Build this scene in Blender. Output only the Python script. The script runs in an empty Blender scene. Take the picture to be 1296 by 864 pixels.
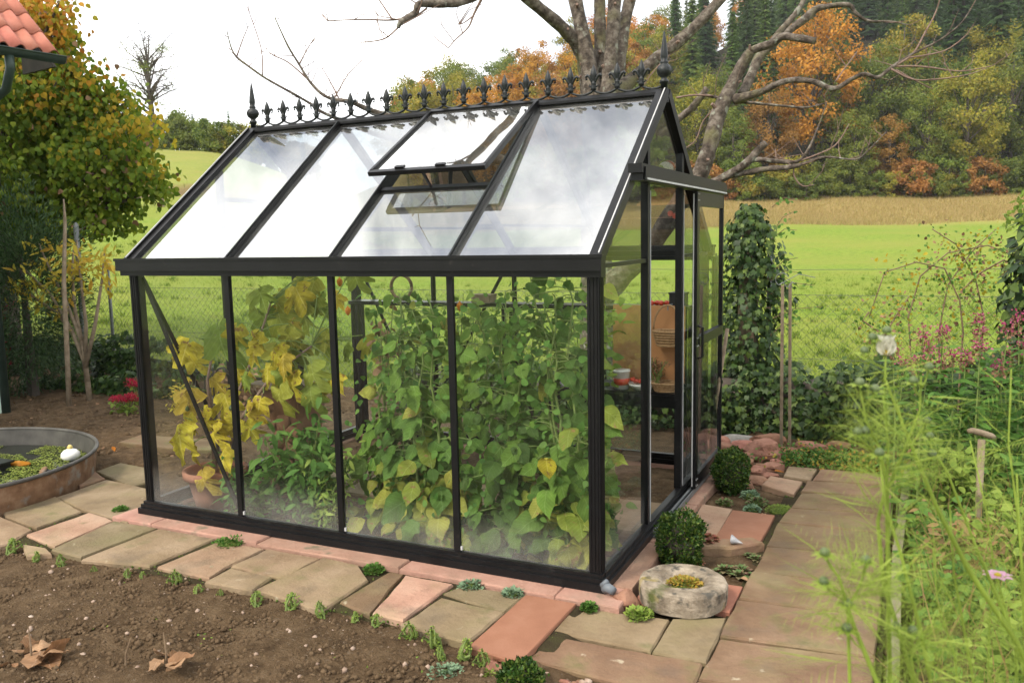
import bpy, math, random
import numpy as np
from mathutils import Vector, Matrix, noise

random.seed(7)
rng = np.random.default_rng(11)
scene = bpy.context.scene
col = scene.collection
R = math.radians

# ---------------------------------------------------------------- camera
cam_d = bpy.data.cameras.new('camera')
cam = bpy.data.objects.new('camera', cam_d)
col.objects.link(cam)
CAM = Vector((1.3017, -3.6662, 1.7012))
FW = Vector((-0.42793, 0.89516, -0.12476))
RT = Vector((0.90310, 0.42897, -0.01984))
UP = Vector((-0.03576, 0.12116, 0.99199))
cam.matrix_world = Matrix(((RT.x, UP.x, -FW.x, CAM.x), (RT.y, UP.y, -FW.y, CAM.y), (RT.z, UP.z, -FW.z, CAM.z), (0, 0, 0, 1)))
cam_d.lens = 29.46
cam_d.sensor_width = 36
cam_d.clip_start = 0.05
cam_d.clip_end = 2500
cam_d.dof.use_dof = True
cam_d.dof.focus_distance = 4.9
cam_d.dof.aperture_fstop = 6.3
scene.camera = cam

# ---------------------------------------------------------------- sky and sun
SUN_EL, SUN_ROT = R(48), R(205)      # rotation clockwise from +Y: light from behind the viewer, to the left
world = bpy.data.worlds.new('World')
scene.world = world
world.use_nodes = True
nt = world.node_tree
nt.nodes.clear()
def N(tree, kind, **kw):
    n = tree.nodes.new(kind)
    for k, v in kw.items():
        setattr(n, k, v)
    return n
out = N(nt, 'ShaderNodeOutputWorld')
bg = N(nt, 'ShaderNodeBackground')
bg.inputs['Strength'].default_value = 0.10
sky = N(nt, 'ShaderNodeTexSky', sky_type='NISHITA', sun_disc=False, sun_elevation=SUN_EL, sun_rotation=SUN_ROT)
sky.air_density = 1.0; sky.dust_density = 1.5; sky.ozone_density = 1.0
tc = N(nt, 'ShaderNodeTexCoord')
mp = N(nt, 'ShaderNodeMapping'); mp.inputs['Scale'].default_value = (1.0, 1.0, 2.2); mp.inputs['Location'].default_value = (3.1, 0.4, 1.7)
ns = N(nt, 'ShaderNodeTexNoise'); ns.inputs['Scale'].default_value = 2.1; ns.inputs['Detail'].default_value = 7; ns.inputs['Roughness'].default_value = .52
ns.inputs['Distortion'].default_value = .35
cr = N(nt, 'ShaderNodeValToRGB')
cr.color_ramp.elements[0].position = .37; cr.color_ramp.elements[0].color = (.20, .20, .20, 1)
cr.color_ramp.elements[1].position = .50; cr.color_ramp.elements[1].color = (1, 1, 1, 1)
n2 = N(nt, 'ShaderNodeTexNoise'); n2.inputs['Scale'].default_value = 3.6; n2.inputs['Detail'].default_value = 5
c2 = N(nt, 'ShaderNodeValToRGB')
c2.color_ramp.elements[0].position = .30; c2.color_ramp.elements[0].color = (8.6, 9.3, 10.6, 1)
c2.color_ramp.elements[1].position = .60; c2.color_ramp.elements[1].color = (19.5, 19.2, 18.6, 1)
mx = N(nt, 'ShaderNodeMix', data_type='RGBA')
L = nt.links.new
L(tc.outputs['Generated'], mp.inputs['Vector'])
L(mp.outputs['Vector'], ns.inputs['Vector']); L(mp.outputs['Vector'], n2.inputs['Vector'])
L(ns.outputs['Fac'], cr.inputs['Fac']); L(n2.outputs['Fac'], c2.inputs['Fac'])
L(cr.outputs['Color'], mx.inputs['Factor']); L(sky.outputs['Color'], mx.inputs['A']); L(c2.outputs['Color'], mx.inputs['B'])
L(mx.outputs['Result'], bg.inputs['Color']); L(bg.outputs['Background'], out.inputs['Surface'])

sl = bpy.data.lights.new('sun', 'SUN')
sl.energy = 2.5
sl.angle = R(11)
sl.color = (1.0, .91, .77)
so = bpy.data.objects.new('sun', sl)
col.objects.link(so)
sd = Vector((math.sin(SUN_ROT) * math.cos(SUN_EL), math.cos(SUN_ROT) * math.cos(SUN_EL), math.sin(SUN_EL)))
so.rotation_euler = (-sd).to_track_quat('-Z', 'Y').to_euler()
so.location = (0, 0, 30)

vs = scene.view_settings
vs.view_transform = 'Standard'; vs.look = 'None'; vs.gamma = 1.0; vs.use_curve_mapping = False
vs.exposure = 0.68
scene.render.engine = 'CYCLES'
cy = scene.cycles
cy.use_denoising = True
cy.max_bounces = 8; cy.transparent_max_bounces = 24; cy.diffuse_bounces = 3; cy.glossy_bounces = 4; cy.transmission_bounces = 6
cy.caustics_reflective = False; cy.caustics_refractive = False
cy.sample_clamp_indirect = 6

# ---------------------------------------------------------------- materials
def new_mat(name):
    m = bpy.data.materials.new(name)
    m.use_nodes = True
    t = m.node_tree
    t.nodes.clear()
    o = N(t, 'ShaderNodeOutputMaterial')
    return m, t, o
def ramp(t, cols, interp='LINEAR'):
    r = N(t, 'ShaderNodeValToRGB')
    e = r.color_ramp.elements
    n = len(cols)
    while len(e) < n:
        e.new(.5)
    for i, c in enumerate(cols):
        e[i].position = i / max(1, n - 1) if interp == 'LINEAR' else i / n
        e[i].color = (*c, 1)
    r.color_ramp.interpolation = interp
    return r
def position(t, scale=1.0, objrand=False):
    g = N(t, 'ShaderNodeNewGeometry')
    return g.outputs['Position']
def mat(name, cols, scale=6, rough=.85, bump=0.0, bscale=None, metal=0, spec=.3, detail=6, contrast=1.0, orand=0.0, patch=None, dist=.02):
    """procedural surface: noise between colours, fine relief; patch=(colour, scale, threshold, softness) lays stains or moss over it"""
    m, t, o = new_mat(name)
    p = N(t, 'ShaderNodeBsdfPrincipled')
    p.inputs['Roughness'].default_value = rough; p.inputs['Metallic'].default_value = metal; p.inputs['Specular IOR Level'].default_value = spec
    pos = position(t)
    n = N(t, 'ShaderNodeTexNoise'); n.inputs['Scale'].default_value = scale; n.inputs['Detail'].default_value = detail; n.inputs['Roughness'].default_value = .6
    t.links.new(pos, n.inputs['Vector'])
    mr = N(t, 'ShaderNodeMapRange'); mr.inputs['From Min'].default_value = .5 - .22 / contrast; mr.inputs['From Max'].default_value = .5 + .22 / contrast
    t.links.new(n.outputs['Fac'], mr.inputs['Value'])
    r = ramp(t, cols)
    t.links.new(mr.outputs['Result'], r.inputs['Fac'])
    c = r.outputs['Color']
    if patch:
        for pc, ps, th, sf in patch:
            n3 = N(t, 'ShaderNodeTexNoise'); n3.inputs['Scale'].default_value = ps; n3.inputs['Detail'].default_value = 5
            t.links.new(pos, n3.inputs['Vector'])
            m3 = N(t, 'ShaderNodeMapRange'); m3.inputs['From Min'].default_value = th; m3.inputs['From Max'].default_value = th + sf
            t.links.new(n3.outputs['Fac'], m3.inputs['Value'])
            x = N(t, 'ShaderNodeMix', data_type='RGBA'); x.inputs['B'].default_value = (*pc, 1)
            t.links.new(m3.outputs['Result'], x.inputs['Factor']); t.links.new(c, x.inputs['A'])
            c = x.outputs['Result']
    if orand:
        oi = N(t, 'ShaderNodeObjectInfo')
        hv = N(t, 'ShaderNodeHueSaturation')
        mv = N(t, 'ShaderNodeMapRange'); mv.inputs['To Min'].default_value = 1 - orand; mv.inputs['To Max'].default_value = 1 + orand
        mh = N(t, 'ShaderNodeMapRange'); mh.inputs['To Min'].default_value = .5 + orand * .06; mh.inputs['To Max'].default_value = .5 - orand * .06
        t.links.new(oi.outputs['Random'], mv.inputs['Value']); t.links.new(oi.outputs['Random'], mh.inputs['Value'])
        t.links.new(mv.outputs['Result'], hv.inputs['Value']); t.links.new(mh.outputs['Result'], hv.inputs['Hue']); t.links.new(c, hv.inputs['Color'])
        c = hv.outputs['Color']
    t.links.new(c, p.inputs['Base Color'])
    if bump:
        b = N(t, 'ShaderNodeBump'); b.inputs['Strength'].default_value = bump; b.inputs['Distance'].default_value = dist
        nb = N(t, 'ShaderNodeTexNoise'); nb.inputs['Scale'].default_value = bscale or scale * 5; nb.inputs['Detail'].default_value = 8; nb.inputs['Roughness'].default_value = .65
        t.links.new(pos, nb.inputs['Vector']); t.links.new(nb.outputs['Fac'], b.inputs['Height']); t.links.new(b.outputs['Normal'], p.inputs['Normal'])
    t.links.new(p.outputs['BSDF'], o.inputs['Surface'])
    return m
def leaf_mat(name, cols, trans=.38, rough=.6, island=True, spec=.2, mottle=.25, mscale=14, orand=0.0, spots=None):
    """leaves: one tone per leaf, mottled, a share of the light passing through"""
    m, t, o = new_mat(name)
    p = N(t, 'ShaderNodeBsdfPrincipled'); p.inputs['Roughness'].default_value = rough; p.inputs['Specular IOR Level'].default_value = spec
    r = ramp(t, cols)
    if island:
        g = N(t, 'ShaderNodeNewGeometry'); src = g.outputs['Random Per Island']
    else:
        g = N(t, 'ShaderNodeObjectInfo'); src = g.outputs['Random']
    t.links.new(src, r.inputs['Fac'])
    n = N(t, 'ShaderNodeTexNoise'); n.inputs['Scale'].default_value = mscale; n.inputs['Detail'].default_value = 4
    t.links.new(position(t), n.inputs['Vector'])
    mr = N(t, 'ShaderNodeMapRange'); mr.inputs['From Min'].default_value = .3; mr.inputs['From Max'].default_value = .7
    mr.inputs['To Min'].default_value = 1 - mottle; mr.inputs['To Max'].default_value = 1 + mottle
    t.links.new(n.outputs['Fac'], mr.inputs['Value'])
    hv = N(t, 'ShaderNodeHueSaturation')
    t.links.new(mr.outputs['Result'], hv.inputs['Value']); t.links.new(r.outputs['Color'], hv.inputs['Color'])
    if orand:
        oi = N(t, 'ShaderNodeObjectInfo')
        mh = N(t, 'ShaderNodeMapRange'); mh.inputs['To Min'].default_value = .5 - orand; mh.inputs['To Max'].default_value = .5 + orand
        t.links.new(oi.outputs['Random'], mh.inputs['Value']); t.links.new(mh.outputs['Result'], hv.inputs['Hue'])
    leafcol = hv.outputs['Color']
    if spots:             # browned patches
        ns_ = N(t, 'ShaderNodeTexNoise'); ns_.inputs['Scale'].default_value = 26; ns_.inputs['Detail'].default_value = 3; t.links.new(position(t), ns_.inputs['Vector'])
        ms_ = N(t, 'ShaderNodeMapRange'); ms_.inputs['From Min'].default_value = .60; ms_.inputs['From Max'].default_value = .68; t.links.new(ns_.outputs['Fac'], ms_.inputs['Value'])
        xs_ = N(t, 'ShaderNodeMix', data_type='RGBA'); t.links.new(ms_.outputs['Result'], xs_.inputs['Factor']); t.links.new(leafcol, xs_.inputs['A']); xs_.inputs['B'].default_value = (*spots, 1)
        leafcol = xs_.outputs['Result']
    if not island:        # midrib and side veins, in the leaf's own coordinates
        tcn = N(t, 'ShaderNodeTexCoord'); sx = N(t, 'ShaderNodeSeparateXYZ'); t.links.new(tcn.outputs['Object'], sx.inputs['Vector'])
        def mth(op, a, b=None):
            q = N(t, 'ShaderNodeMath', operation=op)
            for i_, v in enumerate((a, b)):
                if v is None: continue
                if isinstance(v, (int, float)): q.inputs[i_].default_value = v
                else: t.links.new(v, q.inputs[i_])
            return q.outputs[0]
        ax_ = mth('ABSOLUTE', sx.outputs['X'])
        ph = mth('SUBTRACT', sx.outputs['Y'], mth('MULTIPLY', ax_, .75))
        wv = mth('POWER', mth('ABSOLUTE', mth('COSINE', mth('MULTIPLY', ph, 24.0))), 22.0)
        rib = mth('LESS_THAN', ax_, .014)
        vf = mth('MULTIPLY', mth('MAXIMUM', mth('MULTIPLY', wv, .5), rib), .45)
        vx = N(t, 'ShaderNodeMix', data_type='RGBA'); t.links.new(vf, vx.inputs['Factor']); t.links.new(leafcol, vx.inputs['A'])
        lg = N(t, 'ShaderNodeHueSaturation'); lg.inputs['Value'].default_value = 1.7; lg.inputs['Saturation'].default_value = .8
        t.links.new(leafcol, lg.inputs['Color']); t.links.new(lg.outputs['Color'], vx.inputs['B'])
        leafcol = vx.outputs['Result']
        bpn = N(t, 'ShaderNodeBump'); bpn.inputs['Strength'].default_value = .35; bpn.inputs['Distance'].default_value = .004; bpn.invert = True
        t.links.new(wv, bpn.inputs['Height']); t.links.new(bpn.outputs['Normal'], p.inputs['Normal'])
    t.links.new(leafcol, p.inputs['Base Color'])
    tr = N(t, 'ShaderNodeBsdfTranslucent'); t.links.new(leafcol, tr.inputs['Color'])
    mix = N(t, 'ShaderNodeMixShader'); mix.inputs['Fac'].default_value = trans
    t.links.new(p.outputs['BSDF'], mix.inputs[1]); t.links.new(tr.outputs['BSDF'], mix.inputs[2])
    t.links.new(mix.outputs['Shader'], o.inputs['Surface'])
    return m
def glass_mat(name, ior, tint, dirt=.03, dirt_low=None):
    """thin pane: mirror reflection by Fresnel, clear see-through, a film of dust (heavier along the bottom edge)"""
    m, t, o = new_mat(name)
    tr = N(t, 'ShaderNodeBsdfTransparent'); tr.inputs['Color'].default_value = (*tint, 1)
    gl = N(t, 'ShaderNodeBsdfGlossy'); gl.inputs['Roughness'].default_value = 0.0; gl.inputs['Color'].default_value = (1, 1, 1, 1)
    fr = N(t, 'ShaderNodeFresnel'); fr.inputs['IOR'].default_value = ior
    geo = N(t, 'ShaderNodeNewGeometry')
    # the outer face alone mirrors (Fresnel of a back face would use the inverse ratio)
    mb = N(t, 'ShaderNodeMath', operation='SUBTRACT'); mb.inputs[0].default_value = 1
    t.links.new(geo.outputs['Backfacing'], mb.inputs[1])
    mu = N(t, 'ShaderNodeMath', operation='MULTIPLY')
    t.links.new(fr.outputs['Fac'], mu.inputs[0]); t.links.new(mb.outputs[0], mu.inputs[1])
    m1 = N(t, 'ShaderNodeMixShader')
    t.links.new(mu.outputs[0], m1.inputs['Fac']); t.links.new(tr.outputs['BSDF'], m1.inputs[1]); t.links.new(gl.outputs['BSDF'], m1.inputs[2])
    df = N(t, 'ShaderNodeBsdfDiffuse'); df.inputs['Color'].default_value = (.62, .60, .56, 1)
    n = N(t, 'ShaderNodeTexNoise'); n.inputs['Scale'].default_value = 5; n.inputs['Detail'].default_value = 6
    mpn = N(t, 'ShaderNodeMapping'); mpn.inputs['Scale'].default_value = (1, 1, .35)
    t.links.new(geo.outputs['Position'], mpn.inputs['Vector']); t.links.new(mpn.outputs['Vector'], n.inputs['Vector'])
    mr = N(t, 'ShaderNodeMapRange'); mr.inputs['From Min'].default_value = .35; mr.inputs['From Max'].default_value = .75
    mr.inputs['To Min'].default_value = dirt * .4; mr.inputs['To Max'].default_value = dirt * 1.8
    t.links.new(n.outputs['Fac'], mr.inputs['Value'])
    fac = mr.outputs['Result']
    if dirt_low:
        sx = N(t, 'ShaderNodeSeparateXYZ'); t.links.new(geo.outputs['Position'], sx.inputs['Vector'])
        ml = N(t, 'ShaderNodeMapRange'); ml.inputs['From Min'].default_value = .07; ml.inputs['From Max'].default_value = .34
        ml.inputs['To Min'].default_value = dirt_low; ml.inputs['To Max'].default_value = 0; ml.interpolation_type = 'SMOOTHSTEP'
        t.links.new(sx.outputs['Z'], ml.inputs['Value'])
        mm = N(t, 'ShaderNodeMath', operation='MULTIPLY_ADD')
        t.links.new(n.outputs['Fac'], mm.inputs[0]); t.links.new(ml.outputs['Result'], mm.inputs[1]); t.links.new(fac, mm.inputs[2])
        fac = mm.outputs[0]
    m2 = N(t, 'ShaderNodeMixShader')
    t.links.new(fac, m2.inputs['Fac']); t.links.new(m1.outputs['Shader'], m2.inputs[1]); t.links.new(df.outputs['BSDF'], m2.inputs[2])
    t.links.new(m2.outputs['Shader'], o.inputs['Surface'])
    return m

MT = {}
MT['black_frame'] = mat('black_frame', [(.006, .006, .0065), (.010, .010, .0105)], scale=9, rough=.33, bump=.05, bscale=160, spec=.20, patch=[((.035, .032, .028), 22, .64, .22)])
MT['cast_metal'] = mat('cast_metal', [(.006, .008, .008), (.014, .017, .017)], scale=40, rough=.4, bump=.2, bscale=120, spec=.35)
MT['seal'] = mat('seal', [(.35, .35, .34), (.5, .5, .49)], scale=20, rough=.5)
MT['bolt'] = mat('bolt', [(.45, .45, .45), (.6, .6, .6)], scale=20, rough=.35, metal=.8)
MT['glass_wall'] = glass_mat('glass_wall', 1.40, (.97, .985, .975), .004, .13)
MT['glass_roof'] = glass_mat('glass_roof', 5.2, (.86, .89, .89), .03)
MT['plinth'] = mat('plinth', [(.29, .160, .115), (.35, .20, .145), (.41, .25, .19)], scale=7, bump=.5, bscale=50, orand=.14, patch=[((.25, .17, .12), 3.2, .48, .25), ((.17, .14, .09), 7, .60, .12)])
def stone(n, cols, moss=.60):
    return mat(n, cols, scale=3.5, bump=.9, bscale=26, orand=.23, dist=.012, contrast=1.3,
               patch=[((.20, .165, .080), 3.0, .50, .30), ((.33, .28, .19), 15, .69, .08), ((.105, .080, .055), 4.5, .55, .30), ((.10, .105, .035), 6.5, moss, .25)])
MT['stone_beige'] = stone('stone_beige', [(.165, .115, .064), (.22, .160, .094), (.27, .20, .126)])
MT['stone_pink'] = stone('stone_pink', [(.29, .165, .11), (.36, .22, .15), (.40, .265, .185)], .66)
MT['stone_brown'] = stone('stone_brown', [(.115, .068, .038), (.155, .098, .055), (.195, .128, .076)], .57)
MT['terracotta'] = mat('terracotta', [(.235, .098, .060), (.27, .118, .073), (.31, .145, .095)], scale=5, bump=.18, bscale=60, orand=.10, patch=[((.27, .16, .09), 4.5, .60, .2)])
MT['terracotta_aged'] = mat('terracotta_aged', [(.16, .078, .045), (.23, .12, .075), (.30, .175, .115)], scale=8, bump=.4, bscale=50)
MT['rock_red'] = mat('rock_red', [(.16, .072, .046), (.25, .12, .078), (.34, .18, .12)], scale=9, bump=.6, bscale=30, orand=.22, patch=[((.09, .10, .03), 6, .62, .12)])
MT['rock_grey'] = mat('rock_grey', [(.12, .11, .095), (.24, .22, .195), (.33, .31, .28)], scale=9, bump=.5, bscale=40, orand=.2)
MT['millstone'] = mat('millstone', [(.14, .11, .078), (.25, .205, .15), (.36, .30, .23)], scale=11, bump=.9, bscale=34, contrast=1.6, dist=.015,
                      patch=[((.075, .068, .055), 16, .56, .10), ((.26, .20, .05), 9, .62, .12), ((.07, .08, .02), 5, .62, .10)])
MT['soil'] = mat('soil', [(.054, .034, .018), (.098, .063, .034), (.145, .097, .055)], scale=10, rough=.95, bump=.9, bscale=75, contrast=1.2, spec=.1, dist=.03,
                 patch=[((.15, .108, .07), 46, .60, .10), ((.20, .15, .11), 95, .66, .04)])
MT['clod'] = mat('clod', [(.062, .040, .022), (.112, .074, .042), (.16, .11, .066)], scale=30, rough=.95, bump=.6, bscale=120, spec=.1)
MT['pebble'] = mat('pebble', [(.19, .13, .092), (.30, .215, .16), (.42, .34, .28)], scale=14, rough=.8, bump=.2)
MT['wood_old'] = mat('wood_old', [(.13, .095, .06), (.21, .16, .105), (.27, .21, .15)], scale=14, bump=.4, bscale=60)
MT['wood_mossy'] = mat('wood_mossy', [(.10, .085, .052), (.19, .165, .105), (.25, .22, .15)], scale=10, bump=.5, bscale=60, patch=[((.085, .11, .022), 6, .50, .12)])
MT['bark'] = mat('bark', [(.045, .035, .027), (.105, .083, .064), (.20, .17, .138)], scale=16, rough=.9, bump=1.0, bscale=46, contrast=1.5, dist=.02, patch=[((.25, .25, .20), 11, .60, .08), ((.13, .12, .055), 4, .56, .14)])
MT['bark_twig'] = mat('bark_twig', [(.15, .095, .072), (.22, .15, .115)], scale=30, rough=.8)
MT['bark_far'] = mat('bark_far', [(.05, .040, .032), (.10, .082, .066)], scale=5)
MT['stem_green'] = mat('stem_green', [(.10, .15, .035), (.17, .22, .06)], scale=20, rough=.6)
MT['stem_brown'] = mat('stem_brown', [(.13, .085, .05), (.22, .155, .095)], scale=20)
MT['zinc'] = mat('zinc', [(.050, .047, .042), (.085, .080, .072), (.12, .115, .10)], scale=6, rough=.6, metal=.2, bump=.1)
MT['zinc_rust'] = mat('zinc_rust', [(.12, .065, .034), (.22, .125, .07), (.30, .20, .125)], scale=12, rough=.75, bump=.3, patch=[((.25, .235, .21), 7, .58, .1)])
MT['wire'] = mat('wire', [(.085, .10, .075), (.14, .155, .125)], scale=10, rough=.6, metal=.2)
MT['steel'] = mat('steel', [(.12, .13, .13), (.20, .21, .21)], scale=8, rough=.55, metal=.3)
MT['roof_tile'] = mat('roof_tile', [(.30, .095, .062), (.37, .13, .085), (.43, .18, .125)], scale=5, rough=.7, bump=.12, orand=.12)
MT['gutter_green'] = mat('gutter_green', [(.018, .032, .026), (.03, .048, .038)], scale=8, rough=.45)
MT['wall_mint'] = mat('wall_mint', [(.42, .55, .44), (.47, .60, .49)], scale=5, bump=.2)
MT['black_plastic'] = mat('black_plastic', [(.012, .012, .012), (.022, .022, .022)], scale=20, rough=.4)
MT['white_glaze'] = mat('white_glaze', [(.72, .70, .66), (.80, .79, .75)], scale=20, rough=.25, spec=.5)
MT['grey_plastic'] = mat('grey_plastic', [(.09, .105, .12), (.14, .155, .17)], scale=12, rough=.45)
MT['shell'] = mat('shell', [(.22, .22, .23), (.34, .34, .35), (.46, .45, .44)], scale=60, rough=.5, bump=.4)
MT['wicker'] = mat('wicker', [(.22, .125, .055), (.34, .205, .10), (.42, .28, .15)], scale=60, rough=.7, bump=.5, bscale=120)
MT['wood_orange'] = mat('wood_orange', [(.36, .165, .065), (.44, .215, .09)], scale=5, rough=.6)
MT['red_fruit'] = mat('red_fruit', [(.42, .03, .014), (.55, .06, .02)], scale=12, rough=.3, spec=.5)
MT['moss'] = mat('moss', [(.045, .075, .012), (.10, .145, .025), (.17, .20, .04)], scale=30, rough=.95, bump=1, bscale=110)

LM = {}
LM['green'] = leaf_mat('leaf_green', [(.065, .13, .018), (.105, .19, .026), (.155, .245, .036)], island=False, orand=.012)
LM['green2'] = leaf_mat('leaf_green_deep', [(.042, .092, .016), (.07, .14, .022), (.11, .19, .03)], island=False, orand=.012)
LM['green_old'] = leaf_mat('leaf_green_old', [(.15, .21, .028), (.22, .26, .036), (.31, .28, .05)], island=False, orand=.012, spots=(.26, .16, .06))
LM['fig'] = leaf_mat('leaf_fig_yellow', [(.38, .34, .03), (.52, .42, .032), (.40, .28, .04)], island=False, mottle=.35, mscale=16, spots=(.23, .13, .04))
LM['fig_green'] = leaf_mat('leaf_fig_green', [(.16, .23, .035), (.25, .29, .04), (.36, .34, .05)], island=False)
LM['herb'] = leaf_mat('leaf_herb', [(.045, .115, .018), (.085, .185, .032), (.14, .25, .05)])
LM['herb_pale'] = leaf_mat('leaf_herb_pale', [(.13, .21, .035), (.20, .29, .05), (.28, .35, .07)])
LM['box'] = leaf_mat('leaf_box', [(.014, .038, .009), (.030, .070, .013), (.060, .11, .020), (.13, .17, .03)], trans=.2, rough=.35)
LM['ivy'] = leaf_mat('leaf_ivy', [(.014, .032, .008), (.024, .052, .011), (.042, .078, .016), (.095, .14, .026)], trans=.15, rough=.5, spec=.25)
LM['yew'] = leaf_mat('leaf_yew', [(.024, .050, .018), (.040, .075, .026), (.065, .11, .034)], trans=.15)
LM['linden_green'] = leaf_mat('leaf_linden_green', [(.08, .14, .014), (.14, .21, .02), (.23, .27, .026)], trans=.5)
LM['linden_yellow'] = leaf_mat('leaf_linden_yellow', [(.26, .24, .022), (.38, .30, .026), (.44, .28, .03)], trans=.5)
LM['linden_orange'] = leaf_mat('leaf_linden_orange', [(.36, .17, .018), (.46, .23, .024), (.42, .15, .02)])
LM['dead'] = leaf_mat('leaf_dead', [(.11, .062, .034), (.19, .105, .055), (.28, .165, .09)], trans=.15)
LM['dead1'] = leaf_mat('leaf_dry', [(.22, .115, .055), (.33, .20, .11)], trans=.2, island=False)
LM['yellow'] = leaf_mat('leaf_yellow', [(.42, .33, .04), (.52, .42, .05), (.46, .27, .035)])
LM['orange1'] = leaf_mat('leaf_orange', [(.42, .14, .01), (.48, .20, .015)], island=False)
LM['red'] = leaf_mat('petal_red', [(.28, .012, .03), (.42, .03, .06)])
LM['pink'] = leaf_mat('petal_pink', [(.25, .03, .085), (.34, .055, .13), (.44, .13, .22)])
LM['pale_pink'] = leaf_mat('petal_pale_pink', [(.66, .34, .52), (.72, .44, .60)], trans=.45)
LM['white'] = leaf_mat('petal_white', [(.75, .72, .60), (.80, .78, .70)], trans=.45)
LM['cosmos'] = leaf_mat('leaf_cosmos', [(.20, .29, .04), (.28, .37, .06), (.36, .44, .09)], trans=.45)
LM['bud'] = mat('flower_bud', [(.06, .09, .035), (.11, .14, .06)], scale=60, rough=.5)
LM['sedge'] = leaf_mat('dry_stalk', [(.20, .135, .06), (.30, .20, .09), (.24, .12, .06)])
LM['duckweed'] = leaf_mat('duckweed', [(.09, .13, .02), (.16, .20, .03), (.24, .26, .06)], trans=.1)
LM['semper'] = leaf_mat('leaf_houseleek', [(.07, .12, .035), (.12, .17, .06), (.20, .10, .075)], trans=.1)
LM['semper_red'] = leaf_mat('leaf_houseleek_red', [(.20, .06, .045), (.30, .11, .07), (.16, .13, .05)], trans=.1)
LM['semper_grey'] = leaf_mat('leaf_stonecrop_grey', [(.12, .19, .11), (.19, .27, .16)], trans=.1)
LM['sedum_yellow'] = leaf_mat('leaf_stonecrop_gold', [(.17, .16, .02), (.27, .21, .03), (.28, .12, .025)], trans=.1)
LM['physalis'] = leaf_mat('lantern_orange', [(.50, .14, .012), (.55, .20, .02)], island=False, trans=.4)
LM['grass'] = leaf_mat('grass_blade', [(.10, .165, .016), (.15, .225, .024), (.20, .26, .034)], trans=.35)
LM['grass_tuft'] = leaf_mat('grass_tuft', [(.080, .145, .014), (.125, .195, .022), (.18, .20, .036)], trans=.3)
LM['grass_dry'] = leaf_mat('grass_blade_dry', [(.25, .205, .065), (.33, .26, .095), (.34, .235, .11)], trans=.3)
def crown(n, c, orand=.012):
    return leaf_mat('crown_' + n, [tuple(v * 1.22 for v in q) for q in c], trans=.38, mottle=.25, mscale=.45, orand=orand)
LM['t_green'] = crown('green', [(.055, .085, .014), (.095, .13, .020), (.15, .17, .028)])
LM['t_olive'] = crown('olive', [(.070, .105, .016), (.115, .15, .022), (.17, .19, .03)])
LM['t_yellow'] = crown('yellow', [(.14, .15, .018), (.21, .20, .026), (.28, .22, .03)])
LM['t_orange'] = crown('orange', [(.28, .125, .018), (.38, .175, .024), (.44, .22, .03)], .012)
LM['t_rust'] = crown('rust', [(.18, .085, .022), (.25, .12, .03), (.29, .16, .04)], .012)
LM['t_spruce'] = crown('spruce', [(.030, .062, .018), (.048, .088, .024), (.072, .12, .032)])
LM['t_larch'] = crown('larch', [(.065, .12, .028), (.095, .155, .034), (.135, .19, .042)])

# ---------------------------------------------------------------- mesh helpers
def mk_mesh(name, V, F, smooth=False):
    me = bpy.data.meshes.new(name)
    V = np.asarray(V, dtype=np.float32)
    if isinstance(F, np.ndarray):
        nf, k = F.shape
        me.vertices.add(len(V)); me.vertices.foreach_set('co', V.ravel())
        me.loops.add(nf * k); me.loops.foreach_set('vertex_index', F.ravel().astype(np.int32))
        me.polygons.add(nf); me.polygons.foreach_set('loop_start', np.arange(0, nf * k, k, dtype=np.int32))
        me.polygons.foreach_set('loop_total', np.full(nf, k, dtype=np.int32))
        me.update(calc_edges=True)
    else:
        me.from_pydata([tuple(map(float, v)) for v in V], [], [tuple(f) for f in F])
        me.update()
    if smooth:
        me.polygons.foreach_set('use_smooth', np.ones(len(me.polygons), dtype=bool))
    return me
BASE = {}
def link(name, me, m=None, parent=None):
    o = bpy.data.objects.new(name, me)
    col.objects.link(o)
    if m is not None and not me.materials:
        me.materials.append(m)
    if parent is not None:
        o.parent = parent
        BASE[o.name] = BASE.get(parent.name, Vector((0, 0, 0)))
    return o
def tag(o, label=None, cat=None, group=None, kind=None):
    if label: o['label'] = label
    if cat: o['category'] = cat
    if group: o['group'] = group
    if kind: o['kind'] = kind
    return o
def thing(name, label, cat, loc=(0, 0, 0), group=None):
    o = bpy.data.objects.new(name, None)
    o.empty_display_size = .1
    col.objects.link(o)
    o.location = loc
    BASE[o.name] = Vector(loc)
    return tag(o, label, cat, group)
def struct(o):
    o['kind'] = 'structure'
    return o
def copy_tree(o, parent=None):
    c = o.copy()
    col.objects.link(c)
    c.parent = parent
    for ch in list(o.children):
        copy_tree(ch, c)
    return c
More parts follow.
